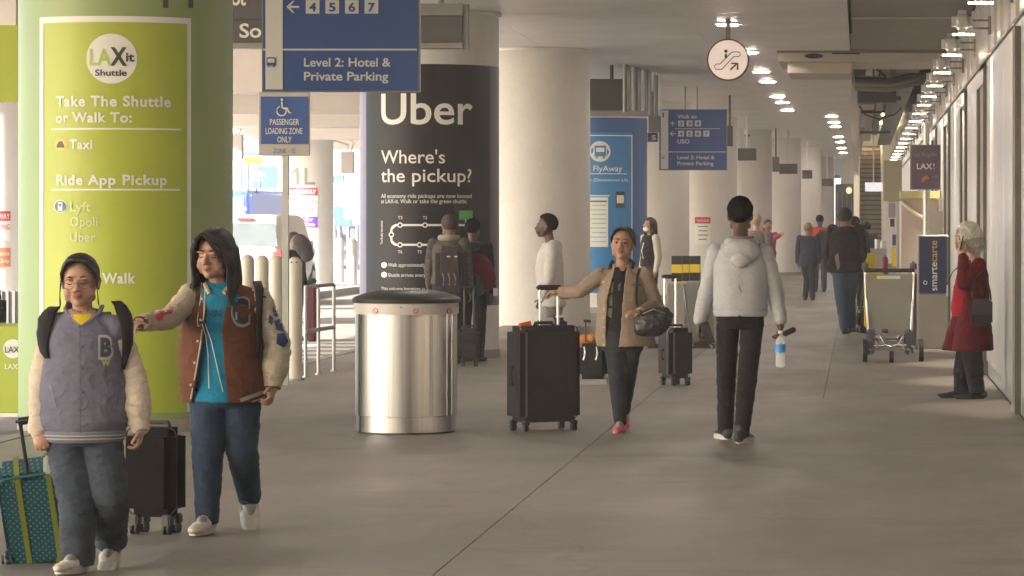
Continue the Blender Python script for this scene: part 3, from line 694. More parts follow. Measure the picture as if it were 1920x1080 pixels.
# wheelchair figure
b = MB()
def pp(x, y): return P(x, y, q - .008)
b.tube([pp(528 + 9 * math.cos(a_), 208 + 9 * math.sin(a_)) for a_ in [R(-110 - 25 * k) for k in range(0, 12)]], .007, 6)
b.tube([pp(529, 191), pp(529.5, 202), pp(540, 203)], .009, 6).tube([pp(530, 203), pp(539, 204), pp(543, 212), pp(547, 211)], .008, 6).sph(pp(529, 187), .014, 10)
b.build('pictogram', SW, t)

# round escalator sign
Y = 38.6; c = P(1365, 112, Y); r_ = 39.5 / F * Y
t = thing('round_sign', (c.x, Y, c.z - r_), 'round pale illuminated sign with an escalator pictogram hanging under the first downlight', 'sign')
MB().cyl((c.x, Y, c.z), (c.x, Y + .1, c.z), r_, seg=56).build('rim', mat('sign_rim_brown', (.09, .06, .05), .4, .3, var=0), t, smooth=True)
MB().cyl((c.x, Y - .006, c.z), (c.x, Y - .001, c.z), r_ * .93, seg=56).build('face', mat('sign_face_lit', (.9, .74, .64), .4, var=0, emit=.1), t)
MB().box(c.x - .03, c.x + .03, Y + .03, Y + .07, c.z + r_ - .01, CEIL).build('stem', M['frame'], t)
q = Y - .02; K = M['print_dark']; b = MB()
pts = [(1342, 125), (1349, 125), (1372, 101), (1385, 101), (1389, 97), (1386, 94), (1378, 94)]
b.tube([P(x, y, q) for x, y in [(1342, 130), (1353, 130), (1376, 106), (1385, 106), (1388.5, 103), (1387, 98), (1380, 97), (1372, 98), (1350, 120), (1343, 120), (1339.5, 124), (1342, 130)]], .0055, 6)
b.sph(P(1361, 96, q), .02, 12); b.tube([P(1361, 101, q), P(1361, 109, q)], .014, 8)
b.tube([P(1369, 131, q), P(1382, 119, q)], .011, 6).tube([P(1371, 119, q), P(1383, 119, q), P(1383, 131, q)], .011, 6)
b.build('pictogram', K, t)

# multi blade flight display group by the blue column
Y = 50.0
t = thing('display_group', (P(1160, 0, Y).x, Y, P(0, 215, Y).z), 'dark hanging display cabinet with upright blades above the blue poster column', 'sign')
a, b_ = P(1085, 148, Y), P(1172, 216, Y)
MB().box(a.x, b_.x, Y, Y + .5, b_.z, a.z).bevel(.01, 1).build('cabinet', M['dark'], t)
MB().box(a.x, b_.x + .35, Y - .05, Y + .0, b_.z - .02, b_.z + .07).build('lower_rail', M['frame'], t)
MB().cyl((P(1145, 0, Y).x, Y + .2, a.z), (P(1145, 0, Y).x, Y + .2, CEIL), .03, seg=12).build('rod', M['dark'], t)
for k in range(4):
    x = P(1168 + k * 12.5, 0, Y).x; yy = Y - .1 + k * .9; zt_ = P(0, 100 + k * 9, Y).z; zb_ = P(0, 210 - k * 1, Y).z
    MB().box(x, x + .07, yy, yy + .85, zb_, zt_).bevel(.008, 1).build('blade', M['darkgrey'], t)
    MB().cyl((x + .03, yy, zb_), (x + .03, yy, zt_ + .02), .022, seg=12).build('tube', M['frame'], t)
    for q_ in (.05, .5): MB().cyl((x + .03, yy + q_, zt_), (x + .03, yy + q_, CEIL + .02), .012, seg=8).build('rod', M['galv'], t)
t = thing('side_panel_sign', (P(1226, 0, 60).x, 60, P(0, 265, 60).z), 'small dark hanging panel with a violet strip between the blue poster column and blue sign', 'sign')
a, b_ = P(1216, 172, 60), P(1236, 248, 60)
MB().box(a.x, b_.x, 60, 60.3, b_.z, a.z).build('case', M['frame'], t); a, b_ = P(1214, 249, 59), P(1233, 266, 59)
MB().box(a.x, b_.x, 59, 59.1, b_.z, a.z).build('strip', mat('board_navy', (.03, .03, .16), .4), t); flat_text('S', 1222, 1230, 262, 9, 58.98, SW, t, .03)
hang_rods(t, (P(1226, 0, 60).x,), 60.1, P(0, 172, 60).z)
# small dark hanging signs down the walkway
for px0, py0, px1, py1, Y, lab, rod in ((1362, 236, 1374, 274, 62, 'narrow dark hanging box right behind the far blue direction sign', 0),
    (1383, 278, 1418, 301, 74, 'dark hanging sign over the head of the man in the grey jacket', 1), (1448, 294, 1461, 322, 84, 'narrow blue edged hanging sign touching a wider dark sign', 0),
    (1461, 307, 1495, 326, 86, 'wide dark hanging sign, second from the grey jacket man', 1), (1504, 319, 1523, 335, 98, 'small dark hanging sign third down the walkway', 1), (1541, 335, 1562, 349, 112, 'farthest small dark hanging sign before the dark doorway', 1)):
    a, b_ = P(px0, py0, Y), P(px1, py1, Y)
    t = thing('hanging_sign', ((a.x + b_.x) / 2, Y, b_.z), lab, 'sign', 'small dark hanging signs')
    MB().box(a.x, b_.x, Y, Y + .12, b_.z, a.z).bevel(.008, 1).build('case', M['darkgrey'], t)
    MB().cyl(((a.x + b_.x) / 2, Y + .06, a.z - .01), ((a.x + b_.x) / 2, Y + .06, CEIL), .022, seg=10).build('rod', M['cream'] if rod else M['dark'], t)
# domes and cameras
for px, py, Y, lab, ln in ((1447, 190, 68, 'dome camera on a short rod right of the round escalator sign', 1), (1401, 252, 80, 'dome camera on a rod above the dark hanging sign', 1), (1428, 232, 82, 'flat white ceiling camera right of the dome cameras', 0)):
    c = P(px, py, Y); t = thing('dome_camera', (c.x, Y, c.z), lab, 'camera', 'ceiling cameras')
    if ln:
        MB().cyl((c.x, Y, c.z + .06), (c.x, Y, CEIL), .02, seg=12).build('rod', M['frame'], t); MB().cyl((c.x, Y, c.z), (c.x, Y, c.z + .12), .09, .06, seg=24).build('housing', M['lamp'], t, smooth=True)
        MB().sph((c.x, Y, c.z), .075, 20).build('dome', M['black'], t, smooth=True)
    else:
        MB().sph((c.x, Y, c.z), .12, 20, (1, 1, .45)).cyl((c.x, Y, c.z), (c.x, Y, CEIL), .03).build('housing', M['white'], t, smooth=True)

# purple terminal banner on a pole
Y = 43.2; a, b_ = P(1708, 273, Y), P(1762, 354, Y)
t = thing('blade_banner', (P(1735, 0, Y).x, Y, 0), 'dusky purple banner sign reading LAX on a grey pole right of the luggage cart', 'sign')
MB().cyl((P(1737, 0, Y).x, Y + .08, 0), (P(1737, 0, Y).x, Y + .08, P(0, 230, Y).z), .045, seg=16).build('pole', M['galv'], t, smooth=True)
MB().box(a.x, b_.x, Y - .02, Y + .03, b_.z, a.z).bevel(.006, 1).build('panel', mat('banner_purple', (.13, .10, .145), .5, var=.12, vs=6), t)
MB().box(a.x - .012, b_.x + .012, Y - .01, Y + .02, b_.z - .012, a.z + .012).build('frame', M['frame'], t)
flat_text('Los Angeles', 1713, 1757, 293, 8, Y - .03, mat('print_mauve', (.3, .25, .32), .5, var=0), t, 0)
flat_text('LAX', 1719, 1748, 317, 11, Y - .03, M['print_white'], t, .02); flat_text('!', 1750, 1752, 317, 11, Y - .03, M['print_white'], t, 0)
flat_poly([(1728, 340), (1730, 332), (1737, 328), (1743, 333), (1741, 336), (1735, 337), (1731, 343)], Y - .03, mat('print_coral', (.6, .16, .12), .5, var=0), t, 'emblem')
flat_text('AIRPORT', 1747, 1760, 334, 5, Y - .03, mat('print_mauve', (.3, .25, .32)), t, 0)
# ------------------------------------------------------------------ luggage cart kiosk
Y = 40.2
t = thing('cart_kiosk', (P(1748, 0, Y).x, Y + .3, 0), 'beige cart rental machine with a navy side panel reading smartecarte', 'kiosk')
a, b_ = P(1722, 441, Y), P(1777, 550, Y)
MB().box(a.x, b_.x, Y, Y + .6, 0, b_.z).bevel(.01, 1).build('body', mat('kiosk_beige', (.34, .31, .27), .5, var=.06), t)
MB().box(a.x - .01, b_.x + .01, Y - .02, Y + .62, b_.z + .003, a.z).bevel(.008, 1).build('head', M['frame'], t)
flat_rect(1724, 444, 1775, 549, Y - .028, mat('kiosk_navy', (.018, .025, .10), .4, var=.06), t)
vs, fs, ta, tb, tc_, td_ = text_mesh('smartecarte', .01, 1.0)
nS = text_mesh('smarte', .01, 1.0)[3]
L0, L1 = 545, 451
ww, gg = [], []
for f in fs:
    (gg if vs[f[0]].x > nS * .985 else ww).append(f)
gold = mat('print_gold', (.62, .42, .12), .45, var=0)
V_ = [P(1757 - v.y * 19, L0 - (v.x - ta) / (tb - ta) * (L0 - L1), Y - .034) for v in vs]
put_faces('lettering', V_, ww, M['print_white'], t); put_faces('lettering', V_, gg, gold, t)
b = MB(); c = P(1735, 530, Y - .036); b.tube([c + Vector((.022 * math.cos(a_), 0, .022 * math.sin(a_))) for a_ in [k * math.pi / 6 for k in range(13)]], .006, 6); b.build('emblem', M['print_white'], t)
MB().box(P(1700, 0, Y).x, a.x - .02, Y + .1, Y + .55, 0, .95).bevel(.02, 2).build('dispenser', mat('kiosk_tan', (.4, .34, .27), .5, var=.06), t)
MB().cyl((P(1712, 0, Y).x, Y + .06, .02), (P(1712, 0, Y).x, Y + .06, 1.0), .03).build('bumper', M['frame'], t)
# ------------------------------------------------------------------ luggage cart
Y = 36.6; cx0 = P(1672, 0, Y).x
t = thing('luggage_cart', (cx0, Y + .4, 0), 'empty luggage cart with a grey front panel and black push bar', 'luggage cart')
def q(px, py, dy=0): return P(px, py, Y + dy)
CH = M['chrome']
a, b_ = q(1624, 514), q(1711, 617)
MB().prism([(a.x, a.z), (b_.x, a.z), (q(1706, 0).x, b_.z), (q(1629, 0).x, b_.z)], Y - .02, Y + .01).bevel(.006, 1).build('panel', mat('cart_grey', (.24, .23, .20), .5, var=.06), t)
for pts in ([q(1621, 505), q(1624, 560), q(1631, 655, -.1), q(1632, 664, -.25)], [q(1714, 505), q(1711, 560), q(1706, 655, -.1), q(1706, 664, -.25)]):
    MB().tube(pts, .014, 12).build('upright', CH, t, smooth=True)
MB().tube([q(1620, 507, -.03), q(1715, 507, -.03)], .022, 14).build('push_bar', M['black'], t, smooth=True)
for x in (1620, 1711): MB().box(q(x, 0).x - .03, q(x, 0).x + .05, Y - .02, Y + .16, q(0, 509).z, q(0, 490).z).bevel(.025, 3, 20).build('brake_lever', mat('lever_violet_grey', (.10, .09, .13), .4), t, smooth=True)
flat_rect(1644, 517, 1688, 523, Y - .026, SW, t, 'label'); flat_rect(1644, 517, 1654, 523, Y - .03, M['yellow'], t, 'label')
for x, s in ((1622, -1), (1727, 1)):
    w_ = MB().cyl((q(x, 0).x - .027, Y - .05, .128), (q(x, 0).x + .027, Y - .05, .128), .128, seg=28).bevel(.008, 1).build('wheel', M['rubber'], t, smooth=True)
    MB().cyl((q(x, 0).x - .030, Y - .05, .115), (q(x, 0).x + .030, Y - .05, .115), .07, seg=20).build('rim', M['lamp'], w_, smooth=True)
c = MB().cyl((q(1671, 0).x - .025, Y - .35, .07), (q(1671, 0).x + .025, Y - .35, .07), .07, seg=24).build('wheel', M['rubber'], t, smooth=True)
MB().tube([q(1622, 656, -.05), q(1640, 648, -.1), q(1706, 648, -.1), q(1727, 656, -.05)], .016, 10).build('axle', CH, t, smooth=True)
b = MB()
b.tube([q(1635, 626, -.02), q(1650, 628, -.2), q(1660, 646, -.4), q(1671, 650, -.45), q(1683, 646, -.4), q(1692, 628, -.2), q(1704, 626, -.02)], .013, 10)
b.tube([q(1645, 628, 0), q(1648, 652, -.45)], .012, 8).tube([q(1695, 628, 0), q(1694, 652, -.45)], .012, 8).tube([q(1630, 636, 0), q(1707, 636, 0)], .011, 8)
b.tube([q(1655, 630, -.1), q(1662, 640, -.3), q(1680, 640, -.3), q(1688, 630, -.1)], .010, 8).tube([q(1630, 655, -.3), q(1706, 655, -.3)], .013, 8)
b.build('base_frame', CH, t, smooth=True)
MB().box(q(1656, 0).x, q(1688, 0).x, Y - .38, Y - .05, .13, .17).build('tray', M['frame'], t)
MB().box(q(1624, 0).x, q(1640, 0).x, Y - .12, Y - .02, .08, .37).bevel(.02, 2).build('side_bracket', mat('lever_violet_grey', (.10, .09, .13)), t); MB().box(q(1696, 0).x, q(1712, 0).x, Y - .12, Y - .02, .08, .37).bevel(.02, 2).build('side_bracket', mat('lever_violet_grey', (.10, .09, .13)), t)

# ------------------------------------------------------------------ steel bin
Y = 24.35; c = P(762, 0, Y); rb = .385
t = thing('litter_bin', (c.x, Y, 0), 'big round brushed steel litter bin with a black domed lid', 'bin')
MB().cyl((c.x, Y, .012), (c.x, Y, .13), rb - .008, seg=72).build('foot_band', M['steel'], t, smooth=True)
MB().cyl((c.x, Y, .133), (c.x, Y, .90), rb, seg=72).build('drum', M['steel'], t, smooth=True)
MB().cyl((c.x, Y, 0), (c.x, Y, .012), rb - .02, seg=48).build('base', M['rubber'], t)
MB().cyl((c.x, Y, .90), (c.x, Y, .985), rb + .010, seg=72).build('label_band', mat('bin_band', (.56, .52, .5), .4, var=.05), t, smooth=True)
b = MB(); b.loft([((c.x, Y, .983), rb + .02, rb + .02, 0), ((c.x, Y, 1.012), rb + .026, rb + .026, 0), ((c.x, Y, 1.03), rb + .005, rb + .005, 0), ((c.x, Y, 1.06), rb - .09, rb - .09, 0), ((c.x, Y, 1.075), rb - .17, rb - .17, 0), ((c.x, Y, 1.08), .05, .05, 0)], seg=64)
b.build('lid', mat('lid_black', (.03, .032, .03), .42, var=.15, vs=5), t, smooth=True)
CB = Col(762, Y, rb)
for px in (706, 779, 840):
    CB.disc(px, 583, 5, M['red'], t, .014, n=20, name='no_entry_mark'); CB.disc(px, 583, 3.4, M['sign_white'], t, .016, n=20, name='no_entry_mark'); CB.shape([(px - 3, 581), (px - 2, 580), (px + 3, 585), (px + 2, 586)], M['red'], t, .018, name='no_entry_mark')
    CB.text('NO E-SCOOTERS', px - 12, px + 12, 594, 2.6, M['print_dark'], t, 0, .014)
MB().box(c.x + .22, c.x + .24, Y - .32, Y - .30, .14, .89).build('seam', M['frame'], t)
b = MB().tube([CB.pt(CB.th(847), z, .002) for z in (.135, .5, .895)], .004, 6).tube([CB.pt(CB.th(838), z, .001) for z in (.135, .5, .895)], .004, 6); b.build('seam_strip', M['chrome'], t)
for px in (668, 752, 854): MB().sph(CB.pt(CB.th(px), .955, .011), .006, 8).build('rivet', M['frame'], t)

# ------------------------------------------------------------------ bollards and railing at the kerb
for px, Y, lab in ((553, 32.2, 'cream bollard beside the steel railing, with two black screws'), (518, 33.6, 'cream bollard directly behind the sign post'), (491, 33.9, 'cream bollard left of the sign post, second from the girl in brown'), (464, 34.6, 'cream bollard just behind the hair of the girl in the brown jacket')):
    X = P(px, 0, Y).x; t = thing('bollard', (X, Y, 0), lab, 'bollard', 'cream bollards by the kerb')
    MB().cyl((X, Y, 0), (X, Y, 1.17), .073, seg=32).sph((X, Y, 1.17), .073, 24).build('tube', mat('bollard_cream', (.6, .55, .47), .45, var=.06), t, smooth=True)
    MB().cyl((X, Y, 0), (X, Y, .02), .1, seg=32).build('flange', M['kerb'], t)
    if px == 553:
        for dx in (-.025, .03): MB().sph((X + dx, Y - .068, 1.19), .009, 8).build('screw', M['black'], t)
Y = 33
t = thing('railing', (P(600, 0, Y).x, Y + .8, 0), 'short grey tubular steel railing between the bollard and the bin', 'railing')
def rp(px, base): Yb = F * EYE / (base - VY); return P(px, base, Yb)
ps = [rp(573, 707), rp(597, 702), rp(626, 696)]; gz = M['galv']; hgt = .925
for i, p_ in enumerate(ps): MB().cyl((p_.x, p_.y, 0), (p_.x, p_.y, hgt - .03), .019, seg=14).cyl((p_.x, p_.y, 0), (p_.x, p_.y, .012), .04, seg=14).build('post', gz, t, smooth=True)
p0, p1, p2 = ps; up = Vector((0, 0, 1))
dv = (p0 - p1).normalized() * .03
MB().tube([p0 + up * (hgt - .06), p0 + up * hgt + dv * 0, p1 + up * hgt, p2 + up * hgt + (p1 - p2).normalized() * .03, p2 + up * (hgt - .01), p2 + up * (hgt - .06)], .019, 12).build('top_rail', gz, t, smooth=True)
MB().tube([p0 + up * .46, p1 + up * .47, p2 + up * .47], .022, 12).build('mid_rail', gz, t, smooth=True)

# ------------------------------------------------------------------ green things at the far left edge
Y = 26.2; a, b_ = P(-90, 610, Y), P(39, 782, Y)
t = thing('green_box', ((a.x + b_.x) / 2, Y, 0), 'low lime green box with a round white emblem at the left edge', 'kiosk')
MB().box(a.x, b_.x, Y, Y + .6, .03, a.z).bevel(.01, 1).build('body', M['green_in'], t); MB().box(a.x, b_.x + .01, Y - .01, Y + .6, 0, .03).build('plinth', M['white'], t)
pts = [(24 + 18 * math.cos(k * math.pi / 16), 654 + 18 * math.sin(k * math.pi / 16)) for k in range(32)]
flat_poly(pts, Y - .008, M['print_white'], t, 'roundel'); flat_text('LAX', 9, 36, 661, 12, Y - .014, M['print_dark'], t, .01); flat_text('LAX-it', 9, 45, 692, 10, Y - .008, W, t, .02)
Y = 27.5; a, b_ = P(-120, 47, Y), P(33, 192, Y)
t = thing('green_sign', ((a.x + b_.x) / 2, Y, b_.z), 'plain lime green hanging sign cut by the left edge', 'sign')
MB().box(a.x, b_.x, Y, Y + .08, b_.z, a.z).build('panel', M['green_in'], t); hang_rods(t, (b_.x - .02,), Y + .04, a.z); MB().box(b_.x, b_.x + .015, Y - .01, Y + .09, b_.z, a.z).build('edge', M['frame'], t)
t = thing('grey_screen', (P(0, 0, 45).x, 45, -.15), 'grey corrugated screen behind the green box at the left edge', 'screen')
a, b_ = P(-60, 540, 45), P(45, 640, 45)
MB().box(a.x, b_.x, 45, 45.1, -.15, .62).build('panel', M['soffit'], t)
for k in range(9): MB().box(a.x + k * .09, a.x + k * .09 + .04, 44.96, 45.0, -.15, .62).build('rib', M['frame'], t)

# ------------------------------------------------------------------ centre clutter: striped pads and grey boxes
t = thing('counter_box', (P(1272, 0, 41).x, 41, 0), 'pale grey service counter boxes behind the small black suitcase', 'counter')
g_ = mat('counter_grey', (.42, .41, .37), .5, var=.07)
for x0, x1, y0, Y, dp in ((1250, 1284, 531, 40.2, .5), (1285, 1309, 528, 40.8, .5), (1309, 1337, 545, 41.2, .4)):
    a, b_ = P(x0, y0, Y), P(x1, y0, Y); MB().box(a.x, b_.x, Y, Y + dp, .06, a.z).bevel(.01, 1).build('box', g_, t)
a, b_ = P(1215, 640, 40.4), P(1340, 640, 40.4); MB().box(a.x, b_.x, 40.3, 41.6, 0, .058).build('base', M['dark'], t)
MB().tube([P(1281, 534, 40.1), P(1289, 590, 40.0), P(1300, 650, 40.0)], .012, 8).tube([P(1309, 590, 40.1), P(1336, 655, 39.9)], .012, 8).build('cable', M['frame'], t)
for i, (x0, x1, Y, lab) in enumerate(((1259, 1278, 43.6, 'left'), (1279, 1292, 44.2, 'middle'), (1293, 1312, 44.8, 'right'))):
    a, b_ = P(x0, 480, Y), P(x1, 480, Y)
    t = thing('striped_pad', ((a.x + b_.x) / 2, Y, 0), lab + ' yellow and black striped barrier pad behind the grey counter', 'barrier', 'striped barrier pads')
    zz = a.z
    for k in range(6):
        MB().box(a.x, b_.x, Y, Y + .25, zz - (k + 1) * .116 + .001, zz - k * .116).build('band', M['black'] if k % 2 == 0 else M['yellow'], t)
    MB().box(a.x + .03, b_.x - .03, Y + .04, Y + .2, 0, zz - .7).build('stand', M['black'], t)

# ------------------------------------------------------------------ far end
t = thing('dark_doorway', (P(1581, 0, 112).x, 112, 0), 'dark glazed doorway block at the end of the column row', 'doorway')
a, b_ = P(1566, 345, 112), P(1600, 345, 112)
MB().box(a.x, b_.x, 112, 116, 0, a.z).build('block', mat('doorway_dark', (.07, .06, .075), .35, var=.15), t)
for k in range(4): MB().box(a.x + .07 + k * .16, a.x + .1 + k * .16, 111.9, 112, .1, 2.6).build('mullion', mat('mullion_violet', (.2, .18, .22), .4), t)
pts = [P(1592 + 5.5 * math.cos(k * math.pi / 8), 357 + 6.5 * math.sin(k * math.pi / 8), 111.8) for k in range(16)]
put_faces('lit_disc', pts, [tuple(range(16))], mat('lit_green_white', (.8, .9, .45), .5, var=0, emit=.16), t)
t = thing('cream_pillar', (P(1606, 0, 108).x, 108, 0), 'slim cream pillar with an added glow left of the far stairs', 'pillar')
a, b_ = P(1601, 340, 108), P(1611, 340, 108); MB().box(a.x, b_.x, 108, 108.3, 0, a.z + .2).build('shaft', mat('cream_added_glow', (.85, .78, .6), .5, var=0, emit=.05), t)  # weak emission stands in for light falling on the pillar
# stairs / escalator
t = thing('stairs', (P(1632, 0, 112).x, 112, 0), 'far upward escalator steps at the end of the walkway', 'escalator')
a, b_ = P(1611, 0, 112), P(1655, 0, 112)
for k in range(26): MB().box(a.x, b_.x, 112 + k * .3, 112.31 + k * .3, k * .17, (k + 1) * .17).build('step', mat('step_brown', (.30, .25, .18), .5, var=.15), t); MB().box(a.x + .02, b_.x - .02, 111.97 + k * .3, 112 + k * .3, (k + 1) * .17 - .05, (k + 1) * .17 - .005).build('nosing', mat('nosing_dark', (.08, .065, .045), .5), t)
for s_, x in ((-1, a.x), (1, b_.x)):
    b = MB(); b.bm.faces.ensure_lookup_table()
    vsx = [(x - .03, 111.5, .0), (x - .03, 111.5, .95), (x - .03, 112.3, 1.0), (x - .03, 119.8, 5.3), (x - .03, 119.8, 4.3), (x - .03, 112, 0)]
    r1 = [b.bm.verts.new(v) for v in vsx]; r2 = [b.bm.verts.new((v[0] + .06, v[1], v[2])) for v in vsx]; b.bm.faces.new(r1); b.bm.faces.new(r2[::-1])
    for i in range(6): b.bm.faces.new((r1[i], r2[i], r2[(i + 1) % 6], r1[(i + 1) % 6]))
    b.build('balustrade', M['cream'], t)
# lit hanging white sign before stairs
a, b_ = P(1622, 342, 95), P(1656, 359, 95)
t = thing('lit_sign', ((a.x + b_.x) / 2, 95, b_.z), 'small glowing white sign hung in front of the far stairs', 'sign')
MB().box(a.x, b_.x, 95, 95.1, b_.z, a.z).build('case', mat('lit_white', (.85, .88, 1), .5, var=0, emit=.12), t)
MB().cyl((a.x + .25, 95.05, a.z), (a.x + .25, 95.05, 5.5), .02).build('rod', M['cream'], t)
# wall behind the far stairs, with glowing strips added to brighten it
a, b_ = P(1606, 0, 121), P(1668, 0, 121)
t = thing('stairwell_wall', ((a.x + b_.x) / 2, 121, 0), 'pale yellow lit wall at the head of the far stairs', 'wall')
MB().box(a.x - .6, b_.x + .4, 121, 121.3, 0, 5.5).build('panel', M['cream'], t)
MB().box(a.x + .1, b_.x - .1, 118.6, 118.8, 5.2, 5.3).build('added_glow_strip', mat('added_strip_glow', (1, .82, .5), .5, var=0, emit=9), t)
MB().box(a.x + .1, b_.x - .1, 108.6, 108.75, 5.2, 5.3).build('added_glow_strip', mat('added_strip_glow', (1, .82, .5)), t)
# beige bulkhead box and white desk screen at right
a, b_ = P(1656, 300, 70), P(1691, 377, 70)
t = thing('beige_cabin', ((a.x + b_.x) / 2, 70.5, b_.z), 'plain beige boxed bulkhead right of the far stairs', 'bulkhead')
MB().box(a.x, b_.x, 70, 72, b_.z, a.z).bevel(.01, 1).build('box', mat('cabin_beige', (.42, .38, .28), .6, var=.05), t)
a, b_ = P(1690, 372, 52), P(1760, 372, 52)
t = thing('info_booth', ((a.x + b_.x) / 2, 52, 0), 'tall pinkish white booth panel behind the cart rental machine', 'booth')
MB().box(a.x, b_.x, 52, 52.6, .02, a.z).bevel(.02, 2).build('panel', mat('booth_pink', (.5, .42, .38), .35, var=.05, vs=1), t)
b = MB(); b.tube([P(1690 + 60 * u, 378 + 34 * math.sin(u * 1.6) ** 1, 51.97) for u in [k / 10 for k in range(11)]], .03, 8); b.build('swoosh', mat('booth_swoosh', (.8, .74, .62), .35, var=0), t, smooth=True)
MB().box(a.x - .02, b_.x + .02, 51.9, 52.7, a.z, a.z + .12).build('cornice', mat('cornice_yellow', (.5, .45, .2), .5, var=.1), t)
a_ = P(1733, 397, 50); b2 = P(1768, 397, 50)
MB().box(a_.x, b2.x, 50, 50.4, .02, a_.z).bevel(.01, 1).build('side_cabinet', mat('booth_cabinet', (.5, .46, .42), .5, var=.04), t)
t = thing('doorway_posts', (P(1668, 0, 66).x, 66, 0), 'cream door posts and hanging notices left of the white booth', 'doorway')
for x0, x1, mm in ((1655, 1659, 'cream'), (1662, 1665, 'cream'), (1681, 1686, 'wallpost')):
    a, b_ = P(x0, 377, 66), P(x1, 377, 66); MB().box(a.x, b_.x, 66, 66.1, 0, a.z).build('post', M[mm], t)
for x0, y0, x1, y1, mm in ((1666, 380, 1679, 408, mat('notice_mauve', (.3, .26, .34), .5)), (1669, 410, 1677, 425, M['black']), (1673, 440, 1680, 460, M['blue']), (1672, 462, 1680, 500, M['yellow'])):
    a, b_ = P(x0, y0, 65.9), P(x1, y1, 65.9); MB().box(a.x, b_.x, 65.9, 65.95, b_.z, a.z).build('notice', mm, t)
# counter with bags
a, b_ = P(1631, 466, 60), P(1663, 466, 60)
t = thing('far_counter', ((a.x + b_.x) / 2, 60, 0), 'small grey counter left of the white booth, with items on it', 'counter')
MB().box(a.x, b_.x, 60, 60.5, 0, a.z).bevel(.01, 1).build('body', M['galv'], t)
MB().cyl(P(1645, 466, 60.2), P(1645, 449, 60.2), .05).cyl(P(1655, 466, 60.2), P(1655, 452, 60.2), .06).build('jar', M['lamp'], t, smooth=True)
t = thing('yellow_suitcase', (P(1632, 0, 45.5).x, 45.5, 0), 'bright yellow suitcase behind the left end of the cart bar', 'suitcase')
a, b_ = P(1620, 475, 45.5), P(1643, 475, 45.5)
MB().box(a.x, b_.x, 45.4, 45.65, .07, a.z).bevel(.04, 3).build('shell', M['yellow'], t, smooth=True)
for x in (a.x + .03, b_.x - .03): MB().cyl((x - .01, 45.5, .035), (x + .01, 45.5, .035), .035).build('wheel', M['rubber'], t)
t = thing('red_bag', (P(1659, 0, 46).x, 46, 0), 'upright dark red bag behind the right half of the cart bar', 'bag')
MB().loft([((P(1659, 0, 46).x, 46, .0), .05, .08, 0), ((P(1659, 0, 46).x, 46, .7), .055, .08, 0), ((P(1659, 0, 46).x, 46, 1.04), .05, .07, 0), ((P(1659, 0, 46).x, 46, 1.09), .035, .05, 0)]).build('body', mat('bag_dark_red', (.22, .015, .02), .5), t, smooth=True)
MB().tube([(P(1657, 0, 46).x, 46, 1.07), (P(1659, 0, 46).x, 46, 1.12), (P(1661, 0, 46).x, 46, 1.07)], .01).build('handle', M['black'], t)

# open services above the passage
t = thing('vault_ribs', (.3, 60, 0), 'pale curved vault wall rising beside the open ceiling void', 'vault')
for k, Y in enumerate((56, 66, 78, 92, 106)):
    b = MB(); pts = []
    n = 14
    inner = [( -.05 + 1.35 * (1 - math.cos(a_)), 3.15 + 2.3 * math.sin(a_)) for a_ in [i / n * math.pi / 2 for i in range(n + 1)]]
    outer = [(-.10, 3.15)] + [(-.10, 5.48)]
    rA = [b.bm.verts.new((x, Y, z)) for x, z in inner]; rB = [b.bm.verts.new((x - .14, Y, z + .16)) for x, z in inner]
    rA2 = [b.bm.verts.new((x, Y + .6, z)) for x, z in inner]; rB2 = [b.bm.verts.new((x - .14, Y + .6, z + .16)) for x, z in inner]
    for i in range(n):
        b.bm.faces.new((rA[i], rA[i + 1], rB[i + 1], rB[i])); b.bm.faces.new((rA2[i], rB2[i], rB2[i + 1], rA2[i + 1]))
        b.bm.faces.new((rA[i], rA2[i], rA2[i + 1], rA[i + 1])); b.bm.faces.new((rB[i], rB[i + 1], rB2[i + 1], rB2[i]))
    b.build('rib', M['soffit_light'], t, smooth=True)
MB().box(-.02, .35, 57, 108, 4.3, 5.4).build('vault_panel', M['cream'], t)
t = thing('service_pipes', (.5, 52, 3.6), 'bundle of dark pipes and a grey duct crossing the ceiling void', 'pipes')
for dy, dz, r_, mm in ((0, 0, .05, 'dark'), (.3, -.06, .04, 'soffit'), (.6, .05, .045, 'soffit_light'), (.9, -.1, .06, 'soffit')):
    b = MB(); Yp = 53 + dy; b.tube([(-.08, Yp, 3.95 + dz), (.5, Yp, 3.93 + dz), (.8, Yp, 4.0 + dz), (1.3, Yp, 4.12 + dz)], r_, 10); b.build('pipe', M[mm], t, smooth=True)
MB().box(-.05, .62, 54.5, 55.3, 3.62, 3.82).bevel(.02, 1).build('duct', M['dark'], t)
for Yp, z in ((62, 3.95), (74, 4.1), (84, 3.9)): MB().box(-.1, .8, Yp, Yp + .12, z, z + .07).build('strut', M['dark'], t)
t = thing('loose_cables', (.3, 50, 3.4), 'black cables sagging across the open ceiling void', 'cable')
for pts in ([(.02, 49, 4.2), (.12, 49, 4.0), (.3, 49, 3.9), (.4, 49, 3.8)], [(-.08, 57, 3.75), (.1, 57, 3.5), (.35, 57, 3.42), (.62, 57, 3.5), (.75, 57, 3.62)], [(.2, 51, 4.4), (.22, 51, 3.9)]):
    MB().tube(pts, .013, 8).build('cable', M['black'], t, smooth=True)
t = thing('hanging_slab', (.85, 60, 4.2), 'dark blue grey panel run hanging over the wall lights', 'ceiling panel')
for k in range(9): MB().box(.58, .98, 49 + k * 6, 54.9 + k * 6, 4.05, 4.15).build('panel', mat('panel_slate', (.07, .075, .085), .5, var=.12), t)
for k in range(5): MB().box(.36, .52, 50 + k * 9, 58.9 + k * 9, 4.15, 4.4).build('cable_tray', M['dark'], t)

